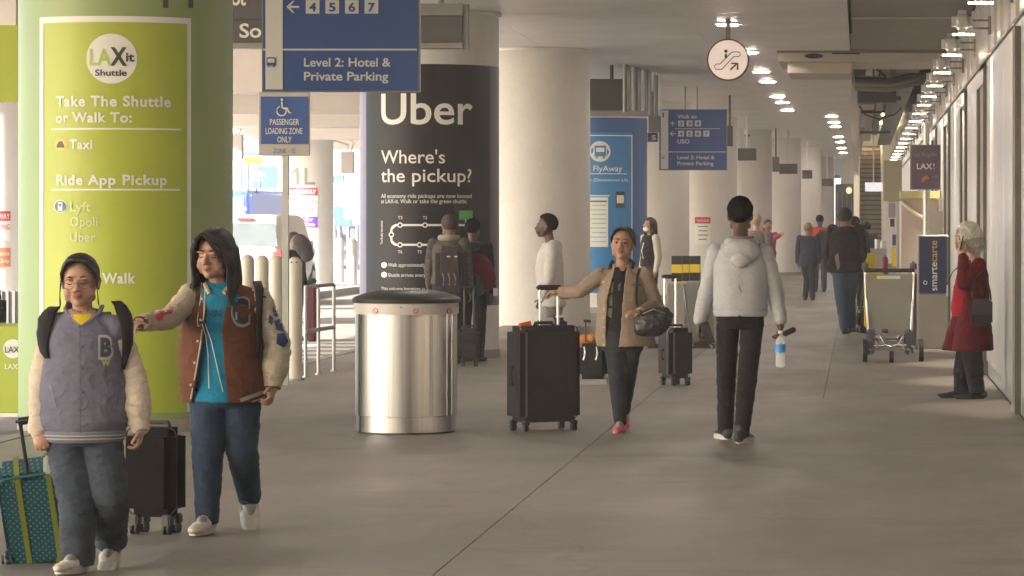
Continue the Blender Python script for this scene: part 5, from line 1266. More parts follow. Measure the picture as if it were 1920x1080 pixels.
# teal dotted suitcase
def teal_mat():
    m = bpy.data.materials.new('teal_dots'); m.use_nodes = True; t = m.node_tree; b = t.nodes['Principled BSDF']; b.inputs['Roughness'].default_value = .7
    tc = t.nodes.new('ShaderNodeTexCoord'); mp = t.nodes.new('ShaderNodeMapping'); mp.inputs['Scale'].default_value = (52, 52, 52); mp.inputs['Rotation'].default_value = (0, 0, 0)
    t.links.new(tc.outputs['Object'], mp.inputs[0])
    sp = t.nodes.new('ShaderNodeSeparateXYZ'); t.links.new(mp.outputs[0], sp.inputs[0])
    def sn(o):
        n = t.nodes.new('ShaderNodeMath'); n.operation = 'SINE'; m2 = t.nodes.new('ShaderNodeMath'); m2.operation = 'MULTIPLY'; m2.inputs[1].default_value = 4.2
        t.links.new(o, m2.inputs[0]); t.links.new(m2.outputs[0], n.inputs[0]); return n.outputs[0]
    a = t.nodes.new('ShaderNodeMath'); a.operation = 'MULTIPLY'; t.links.new(sn(sp.outputs[0]), a.inputs[0]); t.links.new(sn(sp.outputs[2]), a.inputs[1])
    g = t.nodes.new('ShaderNodeMath'); g.operation = 'GREATER_THAN'; g.inputs[1].default_value = .45; t.links.new(a.outputs[0], g.inputs[0])
    mx = t.nodes.new('ShaderNodeMix'); mx.data_type = 'RGBA'; mx.inputs[6].default_value = (.012, .075, .10, 1); mx.inputs[7].default_value = (.06, .24, .26, 1)
    t.links.new(g.outputs[0], mx.inputs[0]); t.links.new(mx.outputs[2], b.inputs['Base Color']); return m
for o_ in (None,):
    Yt = 15.1; X = P(86, 0, Yt).x
    t = thing('suitcase', (X, Yt, 0), 'tilted teal dotted suitcase with lime stripes pulled by the girl in glasses', 'suitcase')
    G = Matrix.Translation((X, Yt, 0)) @ Matrix.Rotation(R(16), 4, 'Z') @ Matrix.Rotation(R(20), 4, 'X') @ Matrix.Rotation(R(-8), 4, 'Y')
    TM = teal_mat(); LM = mat('stripe_lime', (.22, .24, .02), .6, var=.08)
    def mk(nm, b, mm, par=None): b.xf(G); return b.build(nm, mm, par or t, smooth=True)
    mk('shell', MB().box(-.165, .165, -.11, .11, .02, .50).bevel(.03, 4), TM)
    for x in (-.07, .07): mk('stripe', MB().box(x - .022, x + .022, -.114, .114, .018, .503).bevel(.01, 2), LM)
    mk('edge_piping', MB().tube([(-.15, -.112, .04), (-.16, -.112, .47), (-.13, -.112, .495), (.13, -.112, .495), (.16, -.112, .47), (.15, -.112, .04)], .008, 8), mat('piping_teal', (.03, .12, .14), .5))
    for x in (-1, 1):
        mk('corner_guard', MB().box(x * .165 - .03, x * .165 + .03, -.125, -.02, -.02, .10).bevel(.02, 3), M['black'])
        mk('wheel', MB().cyl((x * .14 - .015, -.07, -.01), (x * .14 + .015, -.07, -.01), .035, seg=20), M['rubber'])
    for x in (-.02, .13): mk('handle_tube', MB().cyl((x, -.085, .48), (x, -.085, .76), .009, seg=12), M['dark'])
    mk('grip', MB().box(-.04, .15, -.10, -.065, .745, .78).bevel(.012, 3), M['black'])
    mk('luggage_tag', MB().box(-.02, .09, -.13, -.09, .50, .585).bevel(.01, 2).xf(Matrix.Rotation(R(8), 4, 'Y')), M['sign_white'])
    mk('luggage_tag', MB().box(-.055, -.02, -.115, -.10, .50, .57).bevel(.006, 1).xf(Matrix.Rotation(R(-14), 4, 'Y')), M['sign_white'])
# black duffel roller with an orange bag
t = thing('duffel_bag', (P(1113, 0, 31.6).x, 31.6, 0), 'low black wheeled duffel with metal clips under an orange bag', 'bag')
a, b_ = P(1084, 0, 31.6), P(1141, 0, 31.6)
MB().box(a.x, b_.x, 31.4, 31.8, .05, .40).bevel(.05, 4).build('body', M['fabric_black'], t, smooth=True)
MB().box(a.x + .01, b_.x, 31.36, 31.84, .0, .05).build('base', M['galv'], t)
MB().cyl(P(1098, 640, 31.38), P(1098, 602, 31.5), .008).build('handle_tube', M['dark'], t); MB().cyl(P(1094, 602, 31.5), P(1108, 602, 31.5), .014).build('grip', M['black'], t)
for x in (1095, 1118): MB().tube([P(x, 650, 31.37), P(x + 2, 662, 31.36), P(x - 1, 675, 31.36)], .009, 8).build('clip', M['chrome'], t)
t = thing('orange_bag', (P(1100, 0, 31.6).x, 31.6, P(0, 648, 31.6).z), 'soft orange bag lying on the black duffel', 'bag')
MB().sph(P(1100, 638, 31.6), 1, 20, (.11, .12, .06)).sph(P(1113, 634, 31.55), 1, 16, (.06, .1, .05)).build('body', cloth('bag_orange', (.5, .2, .05)), t, smooth=True)
# ------------------------------------------------------------------ the two girls in front
SK1, SK2, SK3 = (.47, .27, .19), (.40, .225, .155), (.09, .045, .03)
denim = cloth('denim_blue', (.035, .055, .09), .25, .6); denim2 = cloth('denim_dark', (.024, .043, .080), .25, .6)
denim_w = cloth('denim_grey_blue', (.050, .062, .084), .35, .6)
cream_sl = cloth('sleeve_cream', (.62, .53, .43), .06, .3, .1); cream_sl2 = cloth('sleeve_oat', (.50, .44, .34), .08, .35, .1)
# girl in glasses
B = Person(150, 14.55, 1.50, 'girl in glasses, grey blue varsity jacket with a letter B, pulling the teal suitcase', hyaw=4, hpitch=6, hroll=-2, vox=.0055, girth=1.12, head=1.07, round_face=True,
    j={'head': (150, 527, .0), 'neck': (157, 588, .05), 'shR': (98, 622, .04), 'shL': (219, 618, .04), 'elR': (76, 712, .05), 'wrR': (72, 805, .0), 'elL': (251, 705, .06), 'wrL': (262, 800, .04),
       'chest': (158, 690, .03), 'pelvis': (158, 800, .05), 'hipR': (128, 838, .05), 'hipL': (192, 838, .05), 'knR': (146, 940, -.02), 'anR': (146, 1046, .0), 'knL': (205, 925, .0), 'anL': (208, 1004, .24)})
B.body(SK1, hands={'R': dict(target=P(78, 840, 14.5), curl=1.0, palm=V(0, 1, 0)), 'L': dict(target=P(262, 850, 14.6), curl=.8, palm=V(-1, 0, 0))})
B.face(closed=True)
gb = cloth('jacket_blue_grey', (.150, .150, .205), .10, .5)
def drape(p, secs, name, m, **kw):
    b = MB(); b.loft(secs, seg=34); return b
k = B.k; J = B.J
b = MB(); b.loft([(P(157, 815, 14.6), .178, .135, 0), (P(157, 790, 14.6), .205, .155, 0), (P(157, 740, 14.59), .20, .152, 0), (P(158, 680, 14.58), .182, .145, 0), (P(158, 635, 14.58), .172, .132, 0), (P(158, 608, 14.59), .148, .10, 0), (P(157, 590, 14.6), .09, .075, 0), (P(157, 580, 14.61), .064, .058, 0)], seg=36)
for n in 'LR': b.cap(J['neck'].lerp(J['sh' + n], .4) - V(0, 0, .03), J['sh' + n] - V(0, 0, .008), .066, .070)
jk = B.shell(b, 'jacket', gb, disp=.006, f=11, zs=.8, seed=3)
yl = MB().loft([(P(157, 600, 14.56), .055, .050, 0), (P(157, 583, 14.6), .062, .056, 0)], seg=24)
rib = mat('rib_grey_blue', (.17, .17, .22), .8, var=.1, vs=80, stretch=(1, 1, .02)); stripe = mat('rib_stripe', (.42, .40, .33), .8, var=.05)
b = MB(); b.loft([(P(157, 828, 14.6), .178, .135, 0), (P(157, 806, 14.6), .196, .150, 0)], seg=48); B.shell(b, 'hem_band', rib, disp=.002, f=20)
for y in (814, 820): 
    b = MB(); rr_ = [.196 - (y - 806) / 22 * .018, .150 - (y - 806) / 22 * .015]; c = P(157, y, 14.6)
    b.tube([c + V(math.cos(a_) * (rr_[0] + .003), math.sin(a_) * (rr_[1] + .003), 0) for a_ in [i * math.pi / 24 for i in range(49)]], .0032, 6).build('hem_stripe', stripe, B.t)
for n, o in (('R', 1), ('L', 1)):
    B.sleeve(n, cream_sl, .060 if n == 'R' else .062, .060, .050, upto=.97, puff=.012 if n == 'L' else .0, disp=.008, f=12, seed=5 if n == 'L' else 8)
    B.cuff(n, rib, .040, .045)
# V neckline trim, yellow shirt
def nk(px, py, dy): return P(px, py, 14.55 + dy)
b = MB(); b.tube([nk(122, 578, .05), nk(128, 592, .0), nk(140, 605, -.045), nk(150, 612, -.065)], .010, 8).tube([nk(192, 574, .05), nk(186, 588, .0), nk(168, 603, -.045), nk(152, 612, -.065)], .010, 8)
b.build('collar_rib', rib, B.t, smooth=True)
vs, fs = px_poly([(124, 576), (190, 574), (172, 596), (152, 611), (136, 598)], 14.4)
project(jk, B, vs, fs, skin(SK1), 'neckline', .003, sub=.02)
vs, fs = px_poly([(137, 590), (174, 588), (165, 600), (152, 610), (142, 601)], 14.4)
project(jk, B, vs, fs, cloth('shirt_yellow', (.65, .50, .02)), 'shirt', .006, sub=.02)
# snap placket and letter
vs, fs = px_poly([(149, 612), (151, 612), (152, 820), (150, 820)], 14.3); project(jk, B, vs, fs, mat('placket_line', (.10, .10, .15), .8, var=0), 'placket', .003, sub=.02)
for yy in (650, 690, 735, 778): MB().sph(P(154, yy, 14.43), .006, 8).build('snap', gb, B.t)
for st, x0, x1, yb, cp, mm, lf in (('B', 184, 213, 670, 40, mat('patch_pale', (.42, .42, .42), .8, var=.1), .004), ('B', 188, 209, 667, 34, mat('patch_slate', (.055, .065, .085), .8, var=.15), .008)):
    vs, fs = px_text(st, x0, x1, yb, cp, 14.3, .09 if lf < .006 else .05); project(jk, B, vs, fs, mm, 'letter_patch', lf)
vs, fs = px_text('W', 190, 207, 686, 12, 14.3, .05); project(jk, B, vs, fs, mat('patch_gold', (.42, .40, .12), .8, var=.1), 'small_patch', .006)
for x0, x1, y0 in ((92, 104, 722), (222, 212, 722)):
    vs, fs = px_poly([(x0, y0), (x0 + 3 * (1 if x1 > x0 else -1), y0), (x1 + 3, y0 + 45), (x1, y0 + 45)], 14.3); project(jk, B, vs, fs, mat('pocket_line', (.22, .22, .28), .8, var=0), 'pocket_welt', .004)
B.trousers(denim_w, th=.096, kn=.086, cu=.080, cuff_drop=.03, disp=.008, f=10)
shw = mat('shoe_white', (.60, .57, .52), .6, var=.14, vs=30, bump=.2, bs=120); solew = mat('sole_white', (.50, .47, .42), .6, var=.06)
B.shoe('R', shw, solew, toe=V(-.15, -1, 0), pitch=-4, S=1.2); B.shoe('L', shw, solew, toe=V(.05, -1, 0), pitch=42, S=1.2)
# hair: centre parted, tied back, thin loose strands
B.hair_cap(HB, .007, .062, -.09, side=-.02)
b = MB(); random.seed(3)
for q in (-1, 1):
    for i in range(26):
        u = i / 25; st = B.hp(q * .004, -.076 + .05 * u, .102 - .004 * u); 
        pts = [st, B.hp(q * (.043 + .008 * u), -.082 + .05 * u, .090 - .002 * u), B.hp(q * (.073 + .005 * u), -.050 + .05 * u, .045), B.hp(q * (.079 + .004 * u), -.010 + .05 * u, -.005), B.hp(q * .070, .045 + .02 * u, -.045)]
        clump(b, pts, .0065, .003, 6)
    for i in range(4): clump(b, [B.hp(q * .078, -.045 + .01 * i, .01), B.hp(q * .083, -.05, -.05), B.hp(q * (.080 + .003 * i), -.045, -.10 - .01 * i)], .0028, .0008, 5)
b.build('hair_sides', HB, B.t, smooth=True)
b = MB()
for i in range(12):
    a_ = i * .52; clump(b, [B.hp(.0, .09, -.02), B.hp(-.05 + .012 * math.cos(a_), .085, -.08), B.hp(-.068 + .016 * math.cos(a_), .05 + .012 * math.sin(a_), -.14), B.hp(-.062 + .01 * math.cos(a_), .03, -.2)], .012, .003, 6)
b.build('ponytail', HB, B.t, smooth=True)
gm = mat('glasses_rose', (.25, .12, .09), .3, .4, var=0)
gl_ = MB()
for q in (-1, 1):
    gl_.tube([B.hp(q * .034 + .025 * math.cos(a_), -.101 + abs(math.cos(a_)) * .004, -.002 + .021 * math.sin(a_)) for a_ in [i * math.pi / 10 for i in range(21)]], .0017, 6)
    gl_.tube([B.hp(q * .059, -.098, .004), B.hp(q * .078, -.06, .006), B.hp(q * .080, .005, .0)], .0016, 6)
gl_.tube([B.hp(-.010, -.102, .0), B.hp(0, -.105, .004), B.hp(.010, -.102, .0)], .0017, 6)
gl_.build('glasses', gm, B.t, smooth=True)
# backpack with straps
t = thing('backpack', P(158, 700, 14.85), 'black backpack worn by the girl in glasses, its straps over both shoulders', 'backpack')
MB().box(P(90, 0, 14.9).x, P(226, 0, 14.9).x, 14.76, 14.98, P(0, 790, 14.9).z, P(0, 585, 14.9).z).bevel(.05, 4).build('pack', M['fabric_black'], t, smooth=True)
STR = cloth('strap_black', (.022, .019, .022), .15, .4)
for pts in ([(104, 596), (94, 590), (78, 608), (72, 640), (78, 668), (92, 676), (90, 640), (96, 615), (112, 594)], [(206, 580), (218, 568), (236, 580), (243, 610), (240, 650), (227, 692), (222, 660), (222, 620), (214, 590)]):
    # strap: a padded band laid on the jacket by ray casting
    pass
tree_me = [(o_, root_loc(o_.parent)) for o_ in B.t.children if o_.type == 'MESH' and o_.name.startswith(('jacket', 'sleeve'))]
trees = [BVHTree.FromPolygons([v.co + l_ for v in o_.data.vertices], [tuple(p.vertices) for p in o_.data.polygons]) for o_, l_ in tree_me]
def strap(rows, par, m, lift=.012):
    vs, fs = [], []
    for (xl, xr, y) in rows:
        n = 7
        for i in range(n):
            p = P(xl + (xr - xl) * i / (n - 1), y, 13.8); d = (p - V(0, 0, EYE)).normalized(); best = None
            for tr in trees:
                h = tr.ray_cast(p, d)
                if h[0] is not None and (best is None or h[0].y < best.y): best = h[0]
            if best is None: best = p + d * ((14.62 - p.y) / d.y)
            e = lift * (1 - abs(i - 3) / 3 * .35); vs.append(best - d * e)
    for r in range(len(rows) - 1):
        for i in range(6): a = r * 7 + i; fs.append((a, a + 1, a + 8, a + 7))
    for _ in range(3):
        vs = [v if (i % 7 in (0, 6)) else v for i, v in enumerate(vs)]
        for r in range(1, len(rows) - 1):
            for i in range(7):
                a = r * 7 + i; y_ = (vs[a - 7].y + vs[a].y * 2 + vs[a + 7].y) / 4; vs[a] = V(vs[a].x, min(vs[a].y, y_), vs[a].z)
    o = put_faces('strap', vs, fs, m, par); o.data.polygons.foreach_set('use_smooth', [True] * len(o.data.polygons))
    md = o.modifiers.new('thick', 'SOLIDIFY'); md.thickness = .012; md.offset = -1
    return o
strap([(92, 112, 578), (82, 108, 588), (77, 102, 600), (74, 97, 615), (73, 93, 630), (76, 91, 645), (81, 91, 660), (88, 93, 672)], t, STR)
strap([(209, 226, 566), (216, 235, 575), (222, 243, 590), (226, 247, 608), (228, 248, 625), (229, 246, 645), (229, 242, 662), (229, 236, 680), (229, 232, 692)], t, STR)

# girl in the brown jacket
C_ = Person(425, 16.4, 1.62, 'girl with long black hair, brown varsity jacket with letter C, one arm out', hyaw=-14, hpitch=6, hroll=2, vox=.0055, girth=1.14, head=1.08, round_face=True,
    j={'head': (402, 478, -.03), 'neck': (412, 528, .04), 'shR': (357, 556, .03), 'shL': (484, 560, .05), 'elR': (318, 598, -.16), 'wrR': (266, 606, -.42), 'elL': (521, 648, .08), 'wrL': (510, 722, .04),
       'chest': (418, 610, .02), 'pelvis': (422, 730, .05), 'hipR': (394, 748, .05), 'hipL': (452, 748, .06), 'knR': (390, 845, -.04), 'anR': (388, 971, .0), 'knL': (454, 845, .02), 'anL': (468, 925, .32)})
C_.body(SK2, hands={'R': dict(curl=.5, palm=V(0, 0, -1)), 'L': dict(curl=.9, palm=V(-1, 0, 0), target=P(508, 765, 16.38))})
C_.face(closed=True)
teal = cloth('tee_teal', (.01, .19, .33), .10, .45)
b = MB(); b.loft([(P(419, 752, 16.44), .176, .138, 0), (P(420, 700, 16.44), .163, .125, 0), (P(419, 620, 16.43), .155, .128, 0), (P(416, 570, 16.43), .15, .115, 0), (P(413, 546, 16.44), .11, .09, 0), (P(411, 528, 16.45), .066, .064, 0)], seg=32)
tee = C_.shell(b, 't_shirt', teal, disp=.006, f=10, zs=.7, seed=4)
vs, fs = px_text('IRVIN', 378, 414, 594, 14, 16, .01); project(tee, C_, vs, fs, mat('tee_print', (.01, .05, .12), .8, var=0), 'shirt_print', .003)
brown = cloth('wool_brown', (.125, .048, .024), .14, .6)
b = MB(); b.loft([(P(420, 752, 16.46), .212, .16, 0), (P(418, 720, 16.45), .222, .168, 0), (P(415, 660, 16.45), .218, .165, 0), (P(415, 610, 16.44), .207, .160, 0), (P(415, 575, 16.45), .190, .142, 0), (P(415, 556, 16.46), .150, .105, 0), (P(413, 540, 16.47), .10, .085, 0), (P(412, 528, 16.48), .075, .07, 0)], seg=38)
J = C_.J
for n in 'LR': b.cap(J['neck'].lerp(J['sh' + n], .5) - V(0, 0, .035), J['sh' + n] - V(0, 0, .015), .06, .066)
jk2 = C_.shell(b, 'jacket', brown, disp=.006, f=9, zs=.7, seed=9)
for st, x0, x1, yb, cp, mm, lf in (('C', 433, 469, 608, 50, mat('patch_grey', (.26, .26, .28), .8, var=.1), .006), ('C', 436, 466, 604, 44, mat('patch_black', (.016, .018, .028), .8, var=.2), .010)):
    vs, fs = px_text(st, x0, x1, yb, cp, 16.0, .075 if lf < .008 else .055); project(jk2, C_, vs, fs, mm, 'letter_patch', lf)
vs, fs = px_poly([(441, 585), (445, 585), (445, 600), (441, 600)], 16); project(jk2, C_, vs, fs, mat('patch_grey', (.36, .36, .38)), 'patch_strip', .012)
for i, st in enumerate(('IIII', '1994')):
    vs, fs = px_text(st, 348, 366, 554 + i * 11, 8, 16.0, .03); project(jk2, C_, vs, fs, mat('patch_white', (.5, .46, .42), .8, var=.1), 'small_patch', .006)
vs, fs = px_poly([(449, 748), (452, 754), (496, 738), (495, 731)], 16); project(jk2, C_, vs, fs, mat('hem_cream', (.42, .38, .30), .8, var=.1), 'hem_stripe', .006)
vs, fs = px_poly([(449, 760), (450, 762), (497, 746), (497, 744)], 16); project(jk2, C_, vs, fs, mat('hem_cream', (.42, .38, .30)), 'hem_stripe', .006)
open_front(jk2, [(388, 528), (385, 580), (379, 640), (369, 700), (359, 760)], [(436, 528), (424, 560), (416, 620), (420, 680), (428, 760)], 16.4)
trimc = mat('jacket_trim', (.5, .42, .33), .7, var=.1)
def surf(px, py, off=.0, tr=None, y0=15.6):
    p = P(px, py, y0); d = (p - V(0, 0, EYE)).normalized(); best = None
    for t_ in tr:
        h = t_.ray_cast(p, d)
        if h[0] is not None and (best is None or h[0].y < best.y): best = h[0]
    return (best if best is not None else p + d * .75) - d * off
def tree_of(*obs): return [BVHTree.FromPolygons([v.co + root_loc(o.parent) for v in o.data.vertices], [tuple(p.vertices) for p in o.data.polygons]) for o in obs]
TR = tree_of(jk2, tee)
for pts in ([(386, 532), (383, 580), (377, 640), (367, 700), (358, 748)],): MB().tube([surf(x, y, .006, TR) for x, y in pts], .005, 8).build('front_edging', trimc, C_.t, smooth=True)
MB().tube([surf(x, y, .010, TR) for x, y in [(384, 533), (390, 545), (393, 552)]], .011, 8).build('collar_tip', trimc, C_.t, smooth=True)
MB().tube([surf(x, y, .012, TR) for x, y in [(432, 530), (427, 541), (420, 549)]], .012, 8).build('collar_tip', trimc, C_.t, smooth=True)
for x, y in ((384, 560), (381, 600), (376, 640), (370, 680), (363, 722)): MB().sph(surf(x - 5, y, .004, TR), .007, 10).build('snap', M['sign_white'], C_.t)
sR = C_.sleeve('R', cream_sl2, .066, .056, .042, upto=1.0, disp=.008, f=13, seed=2); sL = C_.sleeve('L', cream_sl2, .066, .070, .054, upto=.93, puff=.008, disp=.008, f=12, seed=6)
rib2 = mat('rib_brown', (.10, .035, .02), .85, var=.1, vs=70); C_.cuff('L', rib2, .050, .04, at=.99); C_.cuff('R', rib2, .040, .03, at=1.06)
b = C_.cuff('L', mat('hem_cream', (.42, .38, .30)), .0515, .012, at=.99, name='cuff_stripe')
vs, fs = px_poly([(292, 582), (300, 576), (317, 568), (326, 576), (322, 588), (308, 590), (304, 600), (296, 603), (291, 594)], 15.5); project(sR, C_, vs, fs, M['red'], 'red_patch', .005)
vs, fs = px_poly([(305, 580), (312, 577), (313, 584), (306, 586)], 15.5); project(sR, C_, vs, fs, M['sign_white'], 'patch_mark', .008)
navy = mat('patch_navy', (.03, .06, .20), .8, var=.3, vs=30)
for q in ([(510, 572), (517, 570), (527, 588), (523, 598), (513, 590)], [(514, 602), (528, 596), (536, 612), (532, 622), (518, 618)], [(520, 626), (534, 624), (541, 640), (533, 652), (518, 644)], [(505, 590), (512, 596), (510, 610), (503, 604)]):
    vs, fs = px_poly(q, 16.0); project(sL, C_, vs, fs, navy, 'blue_patch', .005)
MB().tube([surf(x, y, .012, TR) for x, y in [(378, 530), (376, 560), (370, 600), (371, 612), (379, 608), (386, 630), (390, 665), (391, 705), (392, 728)]], .0022, 6).build('earphone_cable', M['white'], C_.t, smooth=True)
MB().tube([surf(x, y, .012, TR) for x, y in [(384, 606), (396, 640), (404, 675), (412, 710), (418, 735)]], .002, 6).build('earphone_cable', M['white'], C_.t, smooth=True)
C_.trousers(denim2, th=.094, kn=.074, cu=.060, cuff_drop=.025, disp=.006, seed=12, f=11)
C_.shoe('R', mat('shoe_cream', (.6, .57, .5), .5, var=.05), solew, toe=V(-.1, -1, 0), pitch=0, S=1.15); C_.shoe('L', mat('shoe_cream', (.6, .57, .5)), solew, toe=V(.25, -1, 0), pitch=48, S=1.15)
C_.hair_cap(HB, .016, .050, -.12, side=-.06)
b = MB(); random.seed(5)
for q in (-1, 1):
    for i in range(80):
        u = i / 79; jx = random.uniform(-.007, .007)
        part = -.02
        st = C_.hp(part + q * .003, -.080 + .16 * u, .112 - .028 * u * u)
        m1 = C_.hp(part * .5 + q * (.046 + .022 * math.sin(u * 3)), -.094 + .17 * u, .084 - .012 * u); m2 = C_.hp(q * (.082 + .008 * math.sin(u * 3)) + jx, -.070 + .15 * u, .030)
        m3 = C_.hp(q * (.090 + .006 * random.random()) + jx, -.055 + .14 * u, -.05)
        ln = random.uniform(-.22, -.15) if q < 0 else random.uniform(-.28, -.20)
        m4 = C_.hp(q * (.088 + .014 * u) + jx, -.048 + .13 * u, -.12); m5 = C_.hp(q * (.082 + .025 * (1 - u)) + jx * 3, -.05 + .14 * u, ln)
        clump(b, [st, m1, m2, m3, m4, m5], random.uniform(.006, .0095), .0015, 6)
for i in range(30):                                  # back curtain
    a_ = math.pi * i / 29; x = math.cos(a_) * .084; y = .02 + math.sin(a_) * .095
    clump(b, [C_.hp(x * .5, y * .6, .10), C_.hp(x * 1.02, y, .03), C_.hp(x * 1.1, y + .005, -.08), C_.hp(x * 1.15, y, -.17), C_.hp(x * 1.1, y, -.24)], .014, .004, 6)
for i in range(4):                                   # fringe on one side
    u = .5 + i / 6; clump(b, [C_.hp(-.02, -.082, .110), C_.hp(.01 + .03 * u, -.108, .078 - .006 * u), C_.hp(.034 + .028 * u, -.105 + .015 * u, .035 - .01 * u), C_.hp(.055 + .020 * u, -.088 + .02 * u, -.01)], .009, .002, 6)
for i in range(4):
    u = .6 + i / 6; clump(b, [C_.hp(-.02, -.082, .110), C_.hp(-.04 - .01 * u, -.104, .080), C_.hp(-.056 - .018 * u, -.094 + .02 * u, .040), C_.hp(-.070 - .012 * u, -.075 + .02 * u, -.01)], .009, .002, 6)
b.build('hair_strands', HB, C_.t, smooth=True)
t = thing('backpack', P(425, 620, 16.75), 'black backpack worn by the girl in the brown jacket, only a strap edge showing', 'backpack')
MB().box(P(370, 0, 16.8).x, P(488, 0, 16.8).x, 16.64, 16.85, P(0, 720, 16.8).z, P(0, 540, 16.8).z).bevel(.05, 4).build('pack', M['fabric_black'], t, smooth=True)
trees = tree_of(jk2, sL)
_P = 0
def strap2(rows, par, m, y0, lift=.012):
    vs, fs = [], []
    for (xl, xr, y) in rows:
        for i in range(5): vs.append(surf(xl + (xr - xl) * i / 4, y, lift, trees, y0))
    for r in range(len(rows) - 1):
        for i in range(4): a = r * 5 + i; fs.append((a, a + 1, a + 6, a + 5))
    o = put_faces('strap', vs, fs, m, par); o.data.polygons.foreach_set('use_smooth', [True] * len(o.data.polygons)); md = o.modifiers.new('thick', 'SOLIDIFY'); md.thickness = .01; md.offset = -1; return o
strap2([(474, 490, 530), (478, 494, 545), (480, 492, 565), (480, 490, 590), (480, 488, 620), (480, 487, 650), (480, 485, 672)], t, STR, 15.8)
# ------------------------------------------------------------------ woman in the tan jacket with the big suitcase
W_ = Person(1165, 24.3, 1.59, 'woman in a tan overshirt and pink shoes, holding the largest suitcase', hyaw=-6, hpitch=-2, hroll=3, vox=.007, girth=1.12, head=1.12, round_face=True,
    j={'head': (1168, 457, .0), 'neck': (1166, 493, .04), 'shR': (1127, 516, .02), 'shL': (1209, 516, .04), 'elR': (1088, 546, .0), 'wrR': (1052, 549, .05), 'elL': (1229, 574, .04), 'wrL': (1202, 587, -.17),
       'chest': (1166, 560, .02), 'pelvis': (1166, 636, .04), 'hipR': (1155, 645, .03), 'hipL': (1182, 645, .05), 'knR': (1158, 712, -.05), 'anR': (1163, 791, .02), 'knL': (1176, 708, .05), 'anL': (1170, 765, .36)})
W_.body(SK2, hands={'R': dict(target=P(1028, 548, 24.36), curl=.75, palm=V(0, 0, -1)), 'L': dict(target=P(1183, 585, 24.1), curl=.6, palm=V(0, .3, -1))})
W_.face()
blk = cloth('top_black', (.018, .016, .018), .2)
b = MB(); b.loft([(P(1166, 655, 24.34), .150, .12, 0), (P(1166, 630, 24.34), .158, .13, 0), (P(1166, 580, 24.33), .15, .12, 0), (P(1166, 540, 24.33), .148, .112, 0), (P(1166, 515, 24.34), .12, .09, 0), (P(1166, 500, 24.35), .07, .065, 0)], seg=28)
tp = W_.shell(b, 'top', blk, disp=.005, f=11, seed=3)
vs, fs = px_poly([(1154, 488), (1180, 488), (1170, 508), (1164, 508)], 23.9); project(tp, W_, vs, fs, skin(SK2), 'neckline', .003)
for q, c in (([(1139, 530), (1150, 528), (1149, 548), (1140, 552)], (.16, .14, .11)), ([(1141, 556), (1148, 552), (1148, 574), (1140, 572)], (.12, .10, .07)), ([(1138, 578), (1148, 578), (1146, 596), (1138, 592)], (.15, .12, .08)), ([(1158, 534), (1164, 530), (1163, 545), (1159, 544)], (.12, .09, .07))):
    vs, fs = px_poly(q, 23.9); project(tp, W_, vs, fs, mat('print_patch_%d' % int(c[2] * 100), c, .8, var=.5, vs=60), 'shirt_print', .004)
tan = cloth('overshirt_tan', (.31, .235, .185), .10, .5)
J = W_.J
b = MB(); b.loft([(P(1174, 648, 24.36), .222, .165, 0), (P(1172, 630, 24.35), .225, .165, 0), (P(1169, 590, 24.34), .20, .15, 0), (P(1167, 550, 24.33), .19, .142, 0), (P(1166, 522, 24.34), .165, .115, 0), (P(1166, 506, 24.35), .11, .085, 0), (P(1166, 496, 24.36), .075, .066, 0)], seg=36)
for n in 'LR': b.cap(J['neck'].lerp(J['sh' + n], .5) - V(0, 0, .035), J['sh' + n] - V(0, 0, .01), .052, .06)
jw = W_.shell(b, 'overshirt', tan, disp=.006, f=10, zs=.8, seed=8)
open_front(jw, [(1155, 494), (1150, 515), (1138, 560), (1135, 620), (1137, 670)], [(1178, 494), (1174, 510), (1168, 560), (1164, 620), (1158, 670)], 24.3)
W_.sleeve('R', tan, .062, .055, .050, upto=.92, disp=.006, seed=2, f=12); W_.sleeve('L', tan, .066, .066, .052, upto=.9, disp=.007, seed=4, f=12)
W_.cuff('R', tan, .050, .05, at=.90); W_.cuff('L', tan, .050, .05, at=.88)
TW = tree_of(jw, tp)
b = MB(); b.tube([surf(x, y, .010, TW, 23.6) for x, y in [(1150, 488), (1145, 496), (1143, 504)]], .014, 8).tube([surf(x, y, .010, TW, 23.6) for x, y in [(1180, 486), (1188, 494), (1186, 503)]], .014, 8).build('collar', mat('collar_dark', (.02, .018, .02), .8), W_.t, smooth=True)
for y in range(528, 652, 17): MB().sph(surf(1132, y, .003, TW, 23.6), .0075, 10).build('snap', M['sign_white'], W_.t)
vs, fs = px_poly([(1113, 532), (1130, 532), (1130, 536), (1113, 536)], 23.7); project(jw, W_, vs, fs, mat('tan_seam', (.2, .13, .09), .8, var=0), 'pocket_flap', .004)
vs, fs = px_poly([(1184, 532), (1202, 532), (1202, 536), (1184, 536)], 23.7); project(jw, W_, vs, fs, mat('tan_seam', (.2, .13, .09)), 'pocket_flap', .004)
leg = cloth('jeans_charcoal', (.030, .033, .042), .2)
W_.trousers(leg, th=.085, kn=.064, cu=.048, disp=.005, seed=7)
pk = mat('shoe_pink', (.62, .13, .20), .55, var=.25, vs=40)
W_.shoe('R', pk, mat('sole_pink', (.6, .3, .33), .6), toe=V(-.05, -1, 0), pitch=4, S=1.05); W_.shoe('L', pk, mat('sole_pink', (.6, .3, .33)), toe=V(.1, -1, 0), pitch=45)
W_.hair_cap(HB, .010, .064, -.09, side=-.03)
b = MB()
for q in (-1, 1):
    for i in range(10):
        u = i / 9; clump(b, [W_.hp(0, -.078 + .06 * u, .108), W_.hp(q * .05, -.078 + .06 * u, .09), W_.hp(q * .080, -.035 + .05 * u, .045), W_.hp(q * .082, .02 + .03 * u, -.02), W_.hp(q * .04, .09, -.03)], .008, .004, 6)
